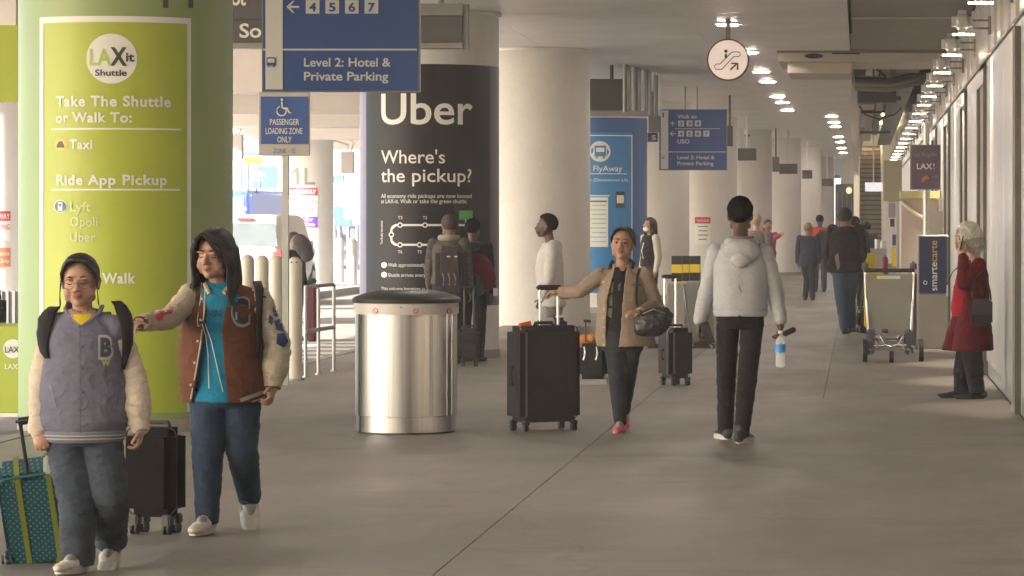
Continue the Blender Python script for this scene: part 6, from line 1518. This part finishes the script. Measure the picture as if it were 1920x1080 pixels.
b.sph(W_.hp(0, .12, -.01), .035, 14); b.build('tied_hair', HB, W_.t, smooth=True)
# handbag
Yb = 24.12; t = thing('handbag', P(1226, 638, Yb), 'slouchy black shoulder bag at the side of the woman in the tan overshirt', 'bag')
b = MB(); b.sph(P(1222, 605, Yb), 1, 22, (.135, .07, .105)).sph(P(1240, 597, Yb), 1, 20, (.085, .06, .09)).sph(P(1206, 612, Yb), 1, 18, (.07, .055, .08)).cap(P(1195, 598, Yb), P(1255, 592, Yb), .03, .03)
me = fuse(b, .008, 3, .008, 12, 1.2, 5, 'pouch')
for v in me.vertices: v.co -= t.location
link('pouch', me, t, mat('leather_black', (.022, .02, .022), .42, var=.2, vs=10, bump=.3, bs=60))
TRW = tree_of(jw, [o for o in W_.t.children if o.name.startswith('sleeve')][1])
b = MB().tube([surf(x, y, .006, TRW, 23.6) for x, y in ((1199, 505), (1195, 515), (1193, 530), (1192, 550), (1193, 570))] + [P(1205, 590, Yb - .06)], .011, 8); b.build('strap', M['rubber'], t, smooth=True)
MB().tube([P(1205, 588, Yb - .06), P(1225, 580, Yb - .07), P(1248, 588, Yb - .05)], .006, 6).build('zip', M['galv'], t)

# ------------------------------------------------------------------ man in the light grey jacket, seen from behind
G_ = Person(1386, 23.1, 1.80, 'man in a light grey hooded jacket and black trousers, walking away with a bottle', yaw=180, hyaw=180, vox=.007, head=1.08, girth=1.0,
    j={'head': (1388, 403, .0), 'neck': (1390, 447, .02), 'shL': (1343, 474, .0), 'shR': (1434, 474, .0), 'elL': (1326, 545, .03), 'wrL': (1312, 604, .0), 'elR': (1453, 545, .03), 'wrR': (1464, 604, -.02),
       'chest': (1389, 525, .0), 'pelvis': (1388, 590, .0), 'hipL': (1365, 600, .0), 'hipR': (1411, 600, .0), 'knL': (1362, 700, .10), 'anL': (1360, 803, .40), 'knR': (1402, 702, -.03), 'anR': (1390, 811, .0)})
G_.toes = {'L': V(-.25, 1, 0), 'R': V(.2, 1, 0)}
G_.body(SK3, hands={'L': dict(target=P(1308, 640, 23.1), curl=.9, palm=V(1, 0, 0)), 'R': dict(target=P(1463, 650, 23.05), curl=.9, palm=V(-1, 0, 0))})
shell = cloth('shell_grey', (.42, .425, .46), .03, .12, rough=.48)
J = G_.J
b = MB(); b.loft([(P(1388, 588, 23.1), .190, .13, 0), (P(1388, 572, 23.1), .197, .138, 0), (P(1388, 530, 23.1), .200, .140, 0), (P(1388, 495, 23.1), .206, .132, 0), (P(1389, 470, 23.1), .175, .11, 0), (P(1389, 455, 23.11), .12, .09, 0), (P(1390, 444, 23.12), .08, .078, 0)], seg=38)
for n in 'LR': b.cap(J['neck'].lerp(J['sh' + n], .5) - V(0, 0, .03), J['sh' + n] - V(0, 0, .012), .055, .058)
jg = G_.shell(b, 'jacket', shell, disp=.006, f=6, zs=.7, seed=1)
b = MB(); b.loft([(P(1388, 593, 23.1), .190, .135, 0), (P(1388, 580, 23.1), .203, .142, 0)], seg=40); G_.shell(b, 'hem_band', shell, disp=.002, f=25)
b = MB()                                             # hood lying on the back
b.sph(P(1390, 470, 22.99), 1, 22, (.13, .06, .085)).sph(P(1389, 487, 22.965), 1, 20, (.075, .045, .06)); 
for a0 in range(9):
    a_ = R(-90 + (a0 - 4) * 26); c = P(1390, 452, 23.1); b.sph(c + V(math.cos(a_) * .098, math.sin(a_) * .095, -.012), .032, 12)
G_.shell(b, 'hood', shell, disp=.006, f=14, seed=3)
b = MB(); c = P(1390, 446, 23.11); b.tube([c + V(math.cos(i * math.pi / 12) * .083, math.sin(i * math.pi / 12) * .083, .0) for i in range(25)], .013, 8).build('hood_lining', cloth('lining_taupe', (.2, .17, .17)), G_.t, smooth=True)
G_.sleeve('L', shell, .060, .058, .046, upto=.9, disp=.007, seed=4, f=8); G_.sleeve('R', shell, .060, .058, .046, upto=.9, disp=.007, seed=9, f=8)
G_.cuff('L', shell, .045, .05, at=.88); G_.cuff('R', shell, .045, .05, at=.88)
vs, fs = px_poly([(1384, 535), (1386, 535), (1391, 548), (1390, 549)], 22.5); project(jg, G_, vs, fs, mat('slanted_mark_dark', (.12, .12, .13), .8, var=0), 'slanted_mark', .004)  # short dark slanted mark on the jacket back
tb = cloth('trousers_black', (.014, .012, .013), .2)
G_.trousers(tb, th=.079, kn=.066, cu=.052, disp=.006, seed=3)
dk = mat('shoe_charcoal', (.03, .028, .03), .6, var=.2)
for n, tt, pi in (('L', V(-.3, 1, 0), 0), ('R', V(.25, 1, 0), 0)):
    sh = G_.shoe(n, dk, mat('sole_offwhite', (.52, .5, .46), .6), toe=tt, pitch=pi, S=1.08)
G_.hair_cap(HK, .008, .055, -.085, side=.004, disp=.005)
c = G_.palm['L']; t = thing('phone', (c.x + .02, 23.05, c.z - .09), 'black phone in the left hand of the man in the light grey jacket', 'phone')
MB().box(-.036, .036, -.006, .006, -.085, .075).bevel(.006, 3).xf(Matrix.Translation((c.x + .03, 23.04, c.z - .02)) @ Matrix.Rotation(R(-18), 4, 'Y') @ Matrix.Rotation(R(25), 4, 'Z')).build('case', M['black'], t, smooth=True)
MB().tube([G_.J['wrL'] + V(math.cos(i * .5236) * .036, math.sin(i * .5236) * .034, .03) for i in range(13)], .005, 8).build('watch_band', M['sign_white'], G_.t)
bx = P(1463, 648, 23.04); t = thing('water_bottle', P(1463, 692, 23.04), 'clear water bottle with a blue label held by the man in grey', 'bottle')
pl = bpy.data.materials.new('clear_plastic'); pl.use_nodes = True; pb = pl.node_tree.nodes['Principled BSDF']; pb.inputs['Base Color'].default_value = (.9, .93, .97, 1); pb.inputs['Roughness'].default_value = .12; pb.inputs['Alpha'].default_value = .38; pb.inputs['IOR'].default_value = 1.35; pb.inputs['Coat Weight'].default_value = .6
b = MB(); z1, z0 = P(0, 622, 23.04).z, P(0, 689, 23.04).z; hh = z1 - z0
b.loft([((bx.x, 23.04, z0 + hh * u), r_ * 1.12, r_ * 1.12, 0) for u, r_ in ((0, .024), (.02, .031), (.1, .033), (.2, .030), (.28, .033), (.4, .030), (.5, .033), (.62, .034), (.72, .030), (.82, .022), (.9, .013), (.97, .013))], seg=28).build('body', pl, t, smooth='all')
MB().cyl((bx.x, 23.04, z0 + hh * .42), (bx.x, 23.04, z0 + hh * .66), .0395, seg=28, caps=False).build('label', mat('label_blue', (.05, .28, .75), .4, var=.2, vs=30), t, smooth='all', normals=False)
MB().cyl((bx.x, 23.04, z0 + hh * .95), (bx.x, 23.04, z0 + hh * 1.03), .016).build('cap', M['white'], t)
c = P(1480, 622, 22.98); t = thing('wallet', c, 'small black pouch sticking out of the right fist of the man in grey', 'pouch')
MB().box(-.05, .05, -.012, .012, -.02, .02).bevel(.008, 2).xf(Matrix.Translation(c) @ Matrix.Rotation(R(-25), 4, 'Y')).build('case', M['fabric_black'], t, smooth=True)

# ------------------------------------------------------------------ woman in the red coat, on the phone
RC = Person(1812, 28.9, 1.66, 'white haired woman in a long red coat talking on a phone by the metal wall', yaw=-68, hyaw=-66, hpitch=6, vox=.008, head=1.1, girth=1.05,
    j={'head': (1813, 447, .0), 'neck': (1826, 480, .0), 'shR': (1826, 498, .15), 'shL': (1836, 497, -.17), 'elL': (1806, 530, -.24), 'wrL': (1806, 476, -.17), 'elR': (1815, 560, .16), 'wrR': (1795, 600, .14),
       'chest': (1828, 535, 0), 'pelvis': (1820, 620, 0), 'hipR': (1818, 632, .08), 'hipL': (1822, 632, -.08), 'knR': (1806, 690, .10), 'anR': (1803, 737, .10), 'knL': (1826, 690, -.08), 'anL': (1832, 738, -.06)})
RC.toes = {'L': V(-1, -.15, 0), 'R': V(-1, -.15, 0)}
RC.body((.5, .32, .25), hands={'L': dict(target=P(1804, 452, 28.74), curl=.7, palm=V(0, 1, 0)), 'R': dict(curl=.6)})
RC.face()
red = cloth('coat_red', (.10, .003, .008), .12, .5); red2 = cloth('blouse_red', (.36, .012, .02), .1)
b = MB(); yw = RC.cyaw
b.loft([(P(1812, 592, 28.9), .13, .12, 0), (P(1810, 580, 28.9), .13, .12, 0), (P(1812, 540, 28.9), .115, .12, 0), (P(1818, 505, 28.9), .10, .13, 0), (P(1824, 487, 28.9), .06, .07, 0)], seg=28)
RC.shell(b, 'blouse', red2, disp=.006, f=10, seed=2)
b = MB()
b.loft([(P(1824, 656, 28.90), .185, .23, 0), (P(1825, 620, 28.90), .165, .215, 0), (P(1827, 580, 28.90), .135, .20, 0), (P(1827, 545, 28.90), .128, .19, 0), (P(1828, 515, 28.90), .118, .175, 0), (P(1830, 497, 28.93), .09, .13, 0), (P(1828, 484, 28.93), .065, .075, 0)], seg=34)
b.loft([(P(1786, 656, 29.0), .10, .10, .2), (P(1796, 610, 29.0), .07, .11, .1), (P(1806, 560, 29.0), .06, .12, 0), (P(1816, 510, 29.0), .05, .11, 0)], seg=20)
RC.shell(b, 'coat', red, disp=.010, f=7, zs=.5, seed=6)
RC.sleeve('L', red, .066, .062, .048, upto=.86, disp=.007, seed=3); RC.sleeve('R', red, .066, .06, .05, upto=.95, disp=.006, seed=4)
RC.trousers(cloth('slacks_black', (.018, .015, .020), .2), th=.095, kn=.082, cu=.072, disp=.006, seed=5, f=9)
for n in 'LR': RC.shoe(n, M['black'], M['rubber'], toe=V(-1, -.15, 0), S=1.0)
hw = mat('hair_white', (.55, .52, .47), .6, var=.25, vs=25, stretch=(1, 1, .2), bump=.5, bs=90)
RC.hair_cap(hw, .024, .055, -.10, side=-.07, disp=.006)
b = MB(); random.seed(9)
for i in range(46):
    a_ = R(-62 + i * 304 / 45) ; x = math.sin(a_ + math.pi) ; y = -math.cos(a_ + math.pi)
    x, y = math.sin(R(35 + i * 290 / 45)), -math.cos(R(35 + i * 290 / 45))
    clump(b, [RC.hp(x * .03, y * .03 + .015, .115), RC.hp(x * .080, y * .095 + .015, .07), RC.hp(x * .098, y * .118 + .018, .0), RC.hp(x * .103, y * .120 + .02, -.06 - random.random() * .02), RC.hp(x * .088, y * .10 + .02, -.105 - random.random() * .02)], .016, .004, 6)
b.build('bobbed_hair', hw, RC.t, smooth=True)
c = P(1803, 456, 28.72); t = thing('phone', c - V(0, 0, .07), 'dark phone held to the ear of the white haired woman', 'phone')
MB().box(-.005, .005, -.035, .035, -.07, .07).bevel(.004, 2).xf(Matrix.Translation(c) @ Matrix.Rotation(R(14), 4, 'Y')).build('case', M['black'], t, smooth=True)
t = thing('handbag', P(1840, 612, 28.62), 'flat black handbag at the hip of the woman in the red coat', 'bag')
MB().box(P(1821, 0, 28.6).x, P(1861, 0, 28.6).x, 28.56, 28.70, P(0, 611, 28.6).z, P(0, 560, 28.6).z).bevel(.03, 4).build('body', M['fabric_black'], t, smooth=True)
MB().box(P(1823, 0, 28.6).x, P(1859, 0, 28.6).x, 28.548, 28.57, P(0, 590, 28.6).z, P(0, 562, 28.6).z).bevel(.008, 2).build('flap', mat('leather_black', (.02, .02, .02)), t, smooth=True)
MB().tube([P(1824, 562, 28.62), P(1822, 540, 28.66), P(1830, 515, 28.68), P(1845, 497, 28.78), P(1849, 515, 28.74), P(1856, 545, 28.68), P(1858, 562, 28.62)], .009, 8).build('strap', M['rubber'], t, smooth=True)
MB().box(-.005, .006, -.03, .03, -.05, .05).xf(Matrix.Translation(P(1776, 545, 28.75))).build('badge', M['white'], RC.t)
MB().tube([P(1776, 533, 28.75), P(1786, 510, 28.78), P(1812, 486, 28.8)], .004, 6).build('lanyard', M['black'], RC.t)

# ------------------------------------------------------------------ people farther down
def simple(px, Y, H_, label, yaw, c_skin, top, bottom, hair, ease=.02, sl=None, vox=.012, j={}, hair_kind='short', coat=0, girth=1.0, shoes=None, group=None, head=1.0, seed=1, hyaw=None, hands={}, face=False, z0=0):
    p = Person(px, Y, H_, label, yaw=yaw, vox=vox, z0=z0, j=j, girth=girth, group=group, head=head, hyaw=hyaw)
    p.body(c_skin, hands=hands)
    b = MB(); b.loft(p.torso_secs(ease, drop=coat, hem=1.05), seg=26)
    J = p.J
    for n in 'LR': b.cap(J['neck'].lerp(J['sh' + n], .5) - V(0, 0, .03), J['sh' + n] - V(0, 0, .01), .05 * p.k, .055 * p.k + ease * .3)
    p.top = p.shell(b, 'top', top, disp=.006, f=10, seed=seed)
    for n in 'LR': p.sleeve(n, sl or top, .055 + ease * .4, .05 + ease * .3, .042, upto=.93, disp=.005, seed=seed + 2)
    p.trousers(bottom, th=.09 + ease * .2, kn=.07, cu=.058, disp=.005, seed=seed)
    for n in 'LR': p.shoe(n, shoes or M['black'], M['rubber'] if shoes is None else solew)
    p.hair_cap(hair, .012 if hair_kind == 'short' else .016, .055, -.07 if hair_kind == 'short' else -.1, side=-.03)
    if face: p.face()
    return p
hood_w = cloth('hoodie_white', (.55, .52, .50), .06, .5)
pH = simple(1028, 35.0, 1.69, 'young man in a white hoodie and black mask, beside the cream column', -88, SK3, hood_w, cloth('trackpants_grey', (.30, .29, .29)), HK, ease=.035, vox=.009, head=1.1,
    j={'head': (1024, 424, 0), 'neck': (1032, 452, 0), 'shL': (1034, 466, -.16), 'shR': (1034, 466, .16), 'elL': (1030, 520, -.2), 'wrL': (1016, 560, -.15), 'chest': (1030, 500, 0), 'pelvis': (1034, 575, 0)})
b = MB(); b.sph(P(1044, 466, 35), 1, 18, (.06, .10, .09)).sph(P(1037, 458, 35), 1, 18, (.075, .10, .05)); pH.shell(b, 'hood', hood_w, disp=.005)
pH.shell(MB().sph(pH.hp(0, -.058, -.045), 1, 18, (.062, .052, .050), pH.hm), 'face_mask', M['black'], vox=.007, disp=0)
t = thing('waist_bag', P(1036, 615, 34.9), 'black bag beside the man in the white hoodie, behind the largest suitcase', 'bag')
MB().box(P(1003, 0, 34.7).x, P(1062, 0, 34.7).x, 34.65, 34.85, P(0, 660, 34.7).z, P(0, 596, 34.7).z).bevel(.04, 3).build('body', M['fabric_black'], t, smooth=True)
# man with the backpack in front of the black poster
plaid = mat('plaid_charcoal', (.075, .065, .06), .9, var=.5, vs=12, stretch=(1, 1, 3))
pB = simple(842, 35.9, 1.66, 'man in a checked jacket wearing a dark backpack, facing the black poster column', 170, (.22, .12, .09), plaid, cloth('trousers_charcoal', (.03, .026, .028)), mat('hair_crop_brown', (.04, .028, .022), .8, var=.3, vs=50), ease=.04, vox=.009, head=1.1, hyaw=205, girth=1.08)
MB().tube([pB.J['neck'] + V(math.cos(i * math.pi / 8) * .095, math.sin(i * math.pi / 8) * .085, .01) for i in range(17)], .035, 10).build('fleece_collar', cloth('fleece_beige', (.32, .28, .24)), pB.t, smooth=True)
t = thing('backpack', P(842, 555, 35.65), 'dark purple grey backpack on the man in front of the black poster', 'backpack')
bpm = cloth('pack_plum', (.045, .035, .038), .2, .5)
b = MB(); b.box(P(817, 0, 35.6).x, P(872, 0, 35.6).x, 35.50, 35.72, P(0, 548, 35.6).z, P(0, 462, 35.6).z).bevel(.07, 5).build('pack', bpm, t, smooth=True)
b = MB(); b.box(P(825, 0, 35.5).x, P(866, 0, 35.5).x, 35.43, 35.52, P(0, 542, 35.5).z, P(0, 505, 35.5).z).bevel(.03, 4).build('front_pocket', cloth('pack_plum', (.045, .035, .038)), t, smooth=True)
for x in (829, 840, 851): MB().tube([P(x, 512, 35.42), P(x + 3, 522, 35.415), P(x + 2, 535, 35.42)], .006, 6).build('cord', M['frame'], t)
for x in (841, 855): MB().sph(P(x, 481, 35.49), .014, 8, (1.5, .5, .6)).build('logo_mark', M['sign_white'], t)
# second dark figure with a red duffel
pD = simple(886, 36.4, 1.62, 'dark clothed person half hidden by the backpack man, with a maroon shoulder bag', 165, (.10, .06, .05), cloth('coat_black', (.016, .014, .017)), cloth('trousers_black', (.014, .012, .013)), HK, ease=.04, vox=.011)
t = thing('shoulder_bag', P(907, 555, 36.05), 'maroon and dark green shoulder bag against the edge of the black poster', 'bag')
me = fuse(MB().sph(P(905, 510, 36.05), 1, 20, (.13, .12, .22), Matrix.Rotation(R(-20), 3, 'Y')).sph(P(895, 530, 36.05), 1, 20, (.12, .12, .15)), .012, 3, .008, 8, 1, 3, 'pouch')
for v in me.vertices: v.co -= t.location
link('pouch', me, t, cloth('bag_maroon', (.13, .01, .02), .2))
MB().sph(P(893, 535, 35.97), 1, 20, (.09, .10, .13)).build('side_pocket', cloth('bag_green', (.03, .035, .03)), t, smooth=True)
MB().box(P(925, 0, 36).x, P(933, 0, 36).x, 35.99, 36.0, P(0, 555, 36).z, P(0, 540, 36).z).build('tag', M['sign_white'], t)
# masked woman in a black vest
vest = cloth('vest_black', (.016, .014, .016)); ws = cloth('sweater_white', (.56, .52, .47), .05)
pV = simple(1219, 51.0, 1.64, 'woman with long brown hair, white mask and black vest by the blue poster', -55, SK1, vest, cloth('trousers_black', (.014, .012, .013)), mat('hair_brown', (.035, .018, .012), .5, var=.3, vs=20), ease=.03, sl=ws, vox=.011, hair_kind='long', head=1.05, hyaw=-50)
b = MB()
for i in range(24):
    a_ = R(60 + i * 240 / 23); x, y = math.sin(a_), -math.cos(a_)
    clump(b, [pV.hp(x * .05, y * .05 + .02, .10), pV.hp(x * .088, y * .105 + .015, .03), pV.hp(x * .095, y * .11 + .02, -.10), pV.hp(x * .085, y * .10 + .04, -.28)], .017, .005, 6)
b.build('long_hair', mat('hair_brown', (.035, .018, .012)), pV.t, smooth=True)
pV.shell(MB().sph(pV.hp(0, -.058, -.045), 1, 18, (.060, .050, .048), pV.hm), 'face_mask', M['white'], vox=.008, disp=0)
MB().tube([P(1207, 455, 50.8), P(1203, 470, 50.78), P(1206, 485, 50.78)], .008, 6).build('lanyard', M['white'], pV.t)
# blond head and pink top behind the man in grey
simple(1417, 54, 1.72, 'blond haired person mostly hidden behind the shoulder of the man in grey', 175, (.5, .33, .25), cloth('top_dusk', (.2, .16, .17)), cloth('trousers_black', (.014, .012, .013)), mat('hair_blond', (.38, .30, .2), .6, var=.2, vs=30), vox=.012, hair_kind='long')
pk_ = simple(1440, 69, 1.62, 'woman in a pink top raising her forearm, beyond the man in grey', 30, (.42, .22, .17), cloth('top_pink', (.38, .06, .09)), cloth('skirt_dark', (.03, .025, .03)), mat('hair_brown', (.035, .018, .012)), vox=.013, hair_kind='long', girth=1.1, sl=cloth('top_pink', (.38, .06, .09)),
    j={'elL': (1454, 446, -.1), 'wrL': (1464, 440, -.2), 'elR': (1427, 438, -.1), 'wrR': (1432, 428, -.15)})
# navy suit, red shirt, black jacket
simple(1515, 64.5, 1.56, 'bald man in a navy suit walking away', 180, (.28, .14, .10), cloth('suit_navy', (.028, .034, .062), .1), cloth('suit_trousers', (.022, .022, .032)), mat('hair_stubble', (.2, .11, .085), .7, var=.2), ease=.035, coat=.16, vox=.011, girth=1.05,
    j={'knL': (-.02, .1, .42), 'anL': (-.06, .0, .08), 'knR': (.08, -.06, .43), 'anR': (.09, -.12, .08)})
pr = simple(1537, 72.5, 1.74, 'man in a red shirt with a dark backpack beyond the navy suit', 180, (.10, .05, .035), cloth('shirt_red', (.50, .05, .03)), cloth('jeans_mid', (.05, .06, .1)), HK, vox=.012, ease=.02,
    j={'elR': (1556, 428, 0), 'wrR': (1562, 436, -.2)})
t = thing('backpack', P(1541, 475, 72.3), 'dark slate backpack on the man in the red shirt', 'backpack')
MB().box(P(1531, 0, 72.3).x, P(1554, 0, 72.3).x, 72.2, 72.38, P(0, 486, 72.3).z, P(0, 432, 72.3).z).bevel(.06, 4).build('pack', cloth('pack_slate', (.04, .045, .06)), t, smooth=True)
pj = simple(1586, 45.0, 1.82, 'stout man in a black jacket and blue jeans walking away near the cart', 165, (.2, .11, .085), cloth('jacket_black', (.014, .011, .011)), cloth('jeans_blue', (.045, .075, .12), .2), mat('hair_dark_crop', (.015, .012, .012), .8, var=.2, vs=50), ease=.055, coat=.1, vox=.010, girth=1.22, head=1.12,
    j={'head': (1585, 409, 0), 'knR': (1592, 560, .05), 'knL': (1578, 560, -.04), 'anR': (1597, 612, .1), 'anL': (1584, 616, -.05), 'hipR': (1594, 500, 0), 'hipL': (1576, 500, 0), 'wrR': (1606, 520, .1), 'wrL': (1563, 512, 0)})
vs, fs = px_poly([(1565, 480), (1572, 474), (1575, 500), (1570, 508)], 44); project(pj.top, pj, vs, fs, mat('print_grey_pink', (.16, .11, .11), .8, var=.4, vs=40), 'jacket_print', .006)
simple(1603, 58, 1.68, 'person in dark clothes just past the shoulder of the man in the black jacket', 180, (.2, .12, .09), cloth('coat_slate', (.03, .035, .04)), cloth('trousers_black', (.014, .012, .013)), HK, vox=.013)
simple(1625, 66, 1.58, 'tiny figure in grey green clothes at the foot of the far stairs', 185, (.2, .12, .09), cloth('coat_grey_green', (.06, .07, .07)), cloth('jeans_mid', (.05, .06, .1)), HK, vox=.013)
# person past the bollards with a bag
pb_ = simple(549, 44.0, 1.62, 'dark haired person in black bending behind the bollards by the kerb', 60, (.3, .18, .13), cloth('coat_black', (.016, .014, .017)), cloth('trousers_black', (.014, .012, .013)), HB, vox=.012, z=None) if 0 else None
pb_ = simple(551, 47.0, 1.58, 'dark haired person in black behind the bollard with two screws', 60, (.3, .18, .13), cloth('coat_black', (.016, .014, .017)), cloth('trousers_grey', (.10, .10, .11)), HB, vox=.012, z0=-.15)
t = thing('tote_bag', P(573, 490, 46.8), 'puffy dark grey bag on the shoulder of the person behind the bollards', 'bag')
me = fuse(MB().sph(P(568, 462, 46.8), 1, 18, (.12, .1, .2), Matrix.Rotation(R(-28), 3, 'Y')).sph(P(576, 478, 46.8), 1, 18, (.09, .1, .1)), .014, 2, .01, 8, 1, 3, 'pouch')
for v in me.vertices: v.co -= t.location
link('pouch', me, t, cloth('bag_charcoal', (.05, .045, .045)))
t = thing('suitcase', P(583, 552, 46.5), 'dark and wine red case standing beyond the railing', 'suitcase')
MB().box(P(577, 0, 46.5).x, P(594, 0, 46.5).x, 46.4, 46.7, -.15, P(0, 533, 46.5).z).bevel(.03, 3).build('body', cloth('case_wine', (.10, .02, .03)), t, smooth=True)
MB().box(P(578, 0, 46.5).x, P(590, 0, 46.5).x, 46.4, 46.7, P(0, 532, 46.5).z, P(0, 522, 46.5).z).bevel(.02, 2).build('top_bag', M['fabric_black'], t, smooth=True)
# person at the left edge: only the backpack shows
simple(-48, 27.6, 1.72, 'person in dark clothes mostly outside the left edge, seen from behind', 150, SK2, cloth('coat_black', (.016, .014, .017)), cloth('jeans_mid', (.05, .06, .1)), HB, vox=.013)
t = thing('backpack', P(-12, 620, 27.3), 'black backpack poking in at the left edge above the green box', 'backpack')
MB().box(P(-50, 0, 27.3).x, P(11, 0, 27.3).x, 27.1, 27.4, P(0, 622, 27.3).z, P(0, 545, 27.3).z).bevel(.08, 5).build('pack', M['fabric_black'], t, smooth=True)

bpy.data.scenes.remove(TS)
# ------------------------------------------------------------------ soft air over the whole place
b_ = MB().box(-262, 162, -77, 702, -1.6, 14.5); me_ = b_.mesh('haze'); hz = link('haze', me_); hz['kind'] = 'stuff'
hm = bpy.data.materials.new('haze_air'); hm.use_nodes = True; t_ = hm.node_tree; t_.nodes.remove(t_.nodes['Principled BSDF'])
pv = t_.nodes.new('ShaderNodeVolumePrincipled'); pv.inputs['Color'].default_value = (.9, .92, .97, 1); pv.inputs['Density'].default_value = .0012
t_.links.new(pv.outputs[0], t_.nodes['Material Output'].inputs['Volume']); me_.materials.append(hm)
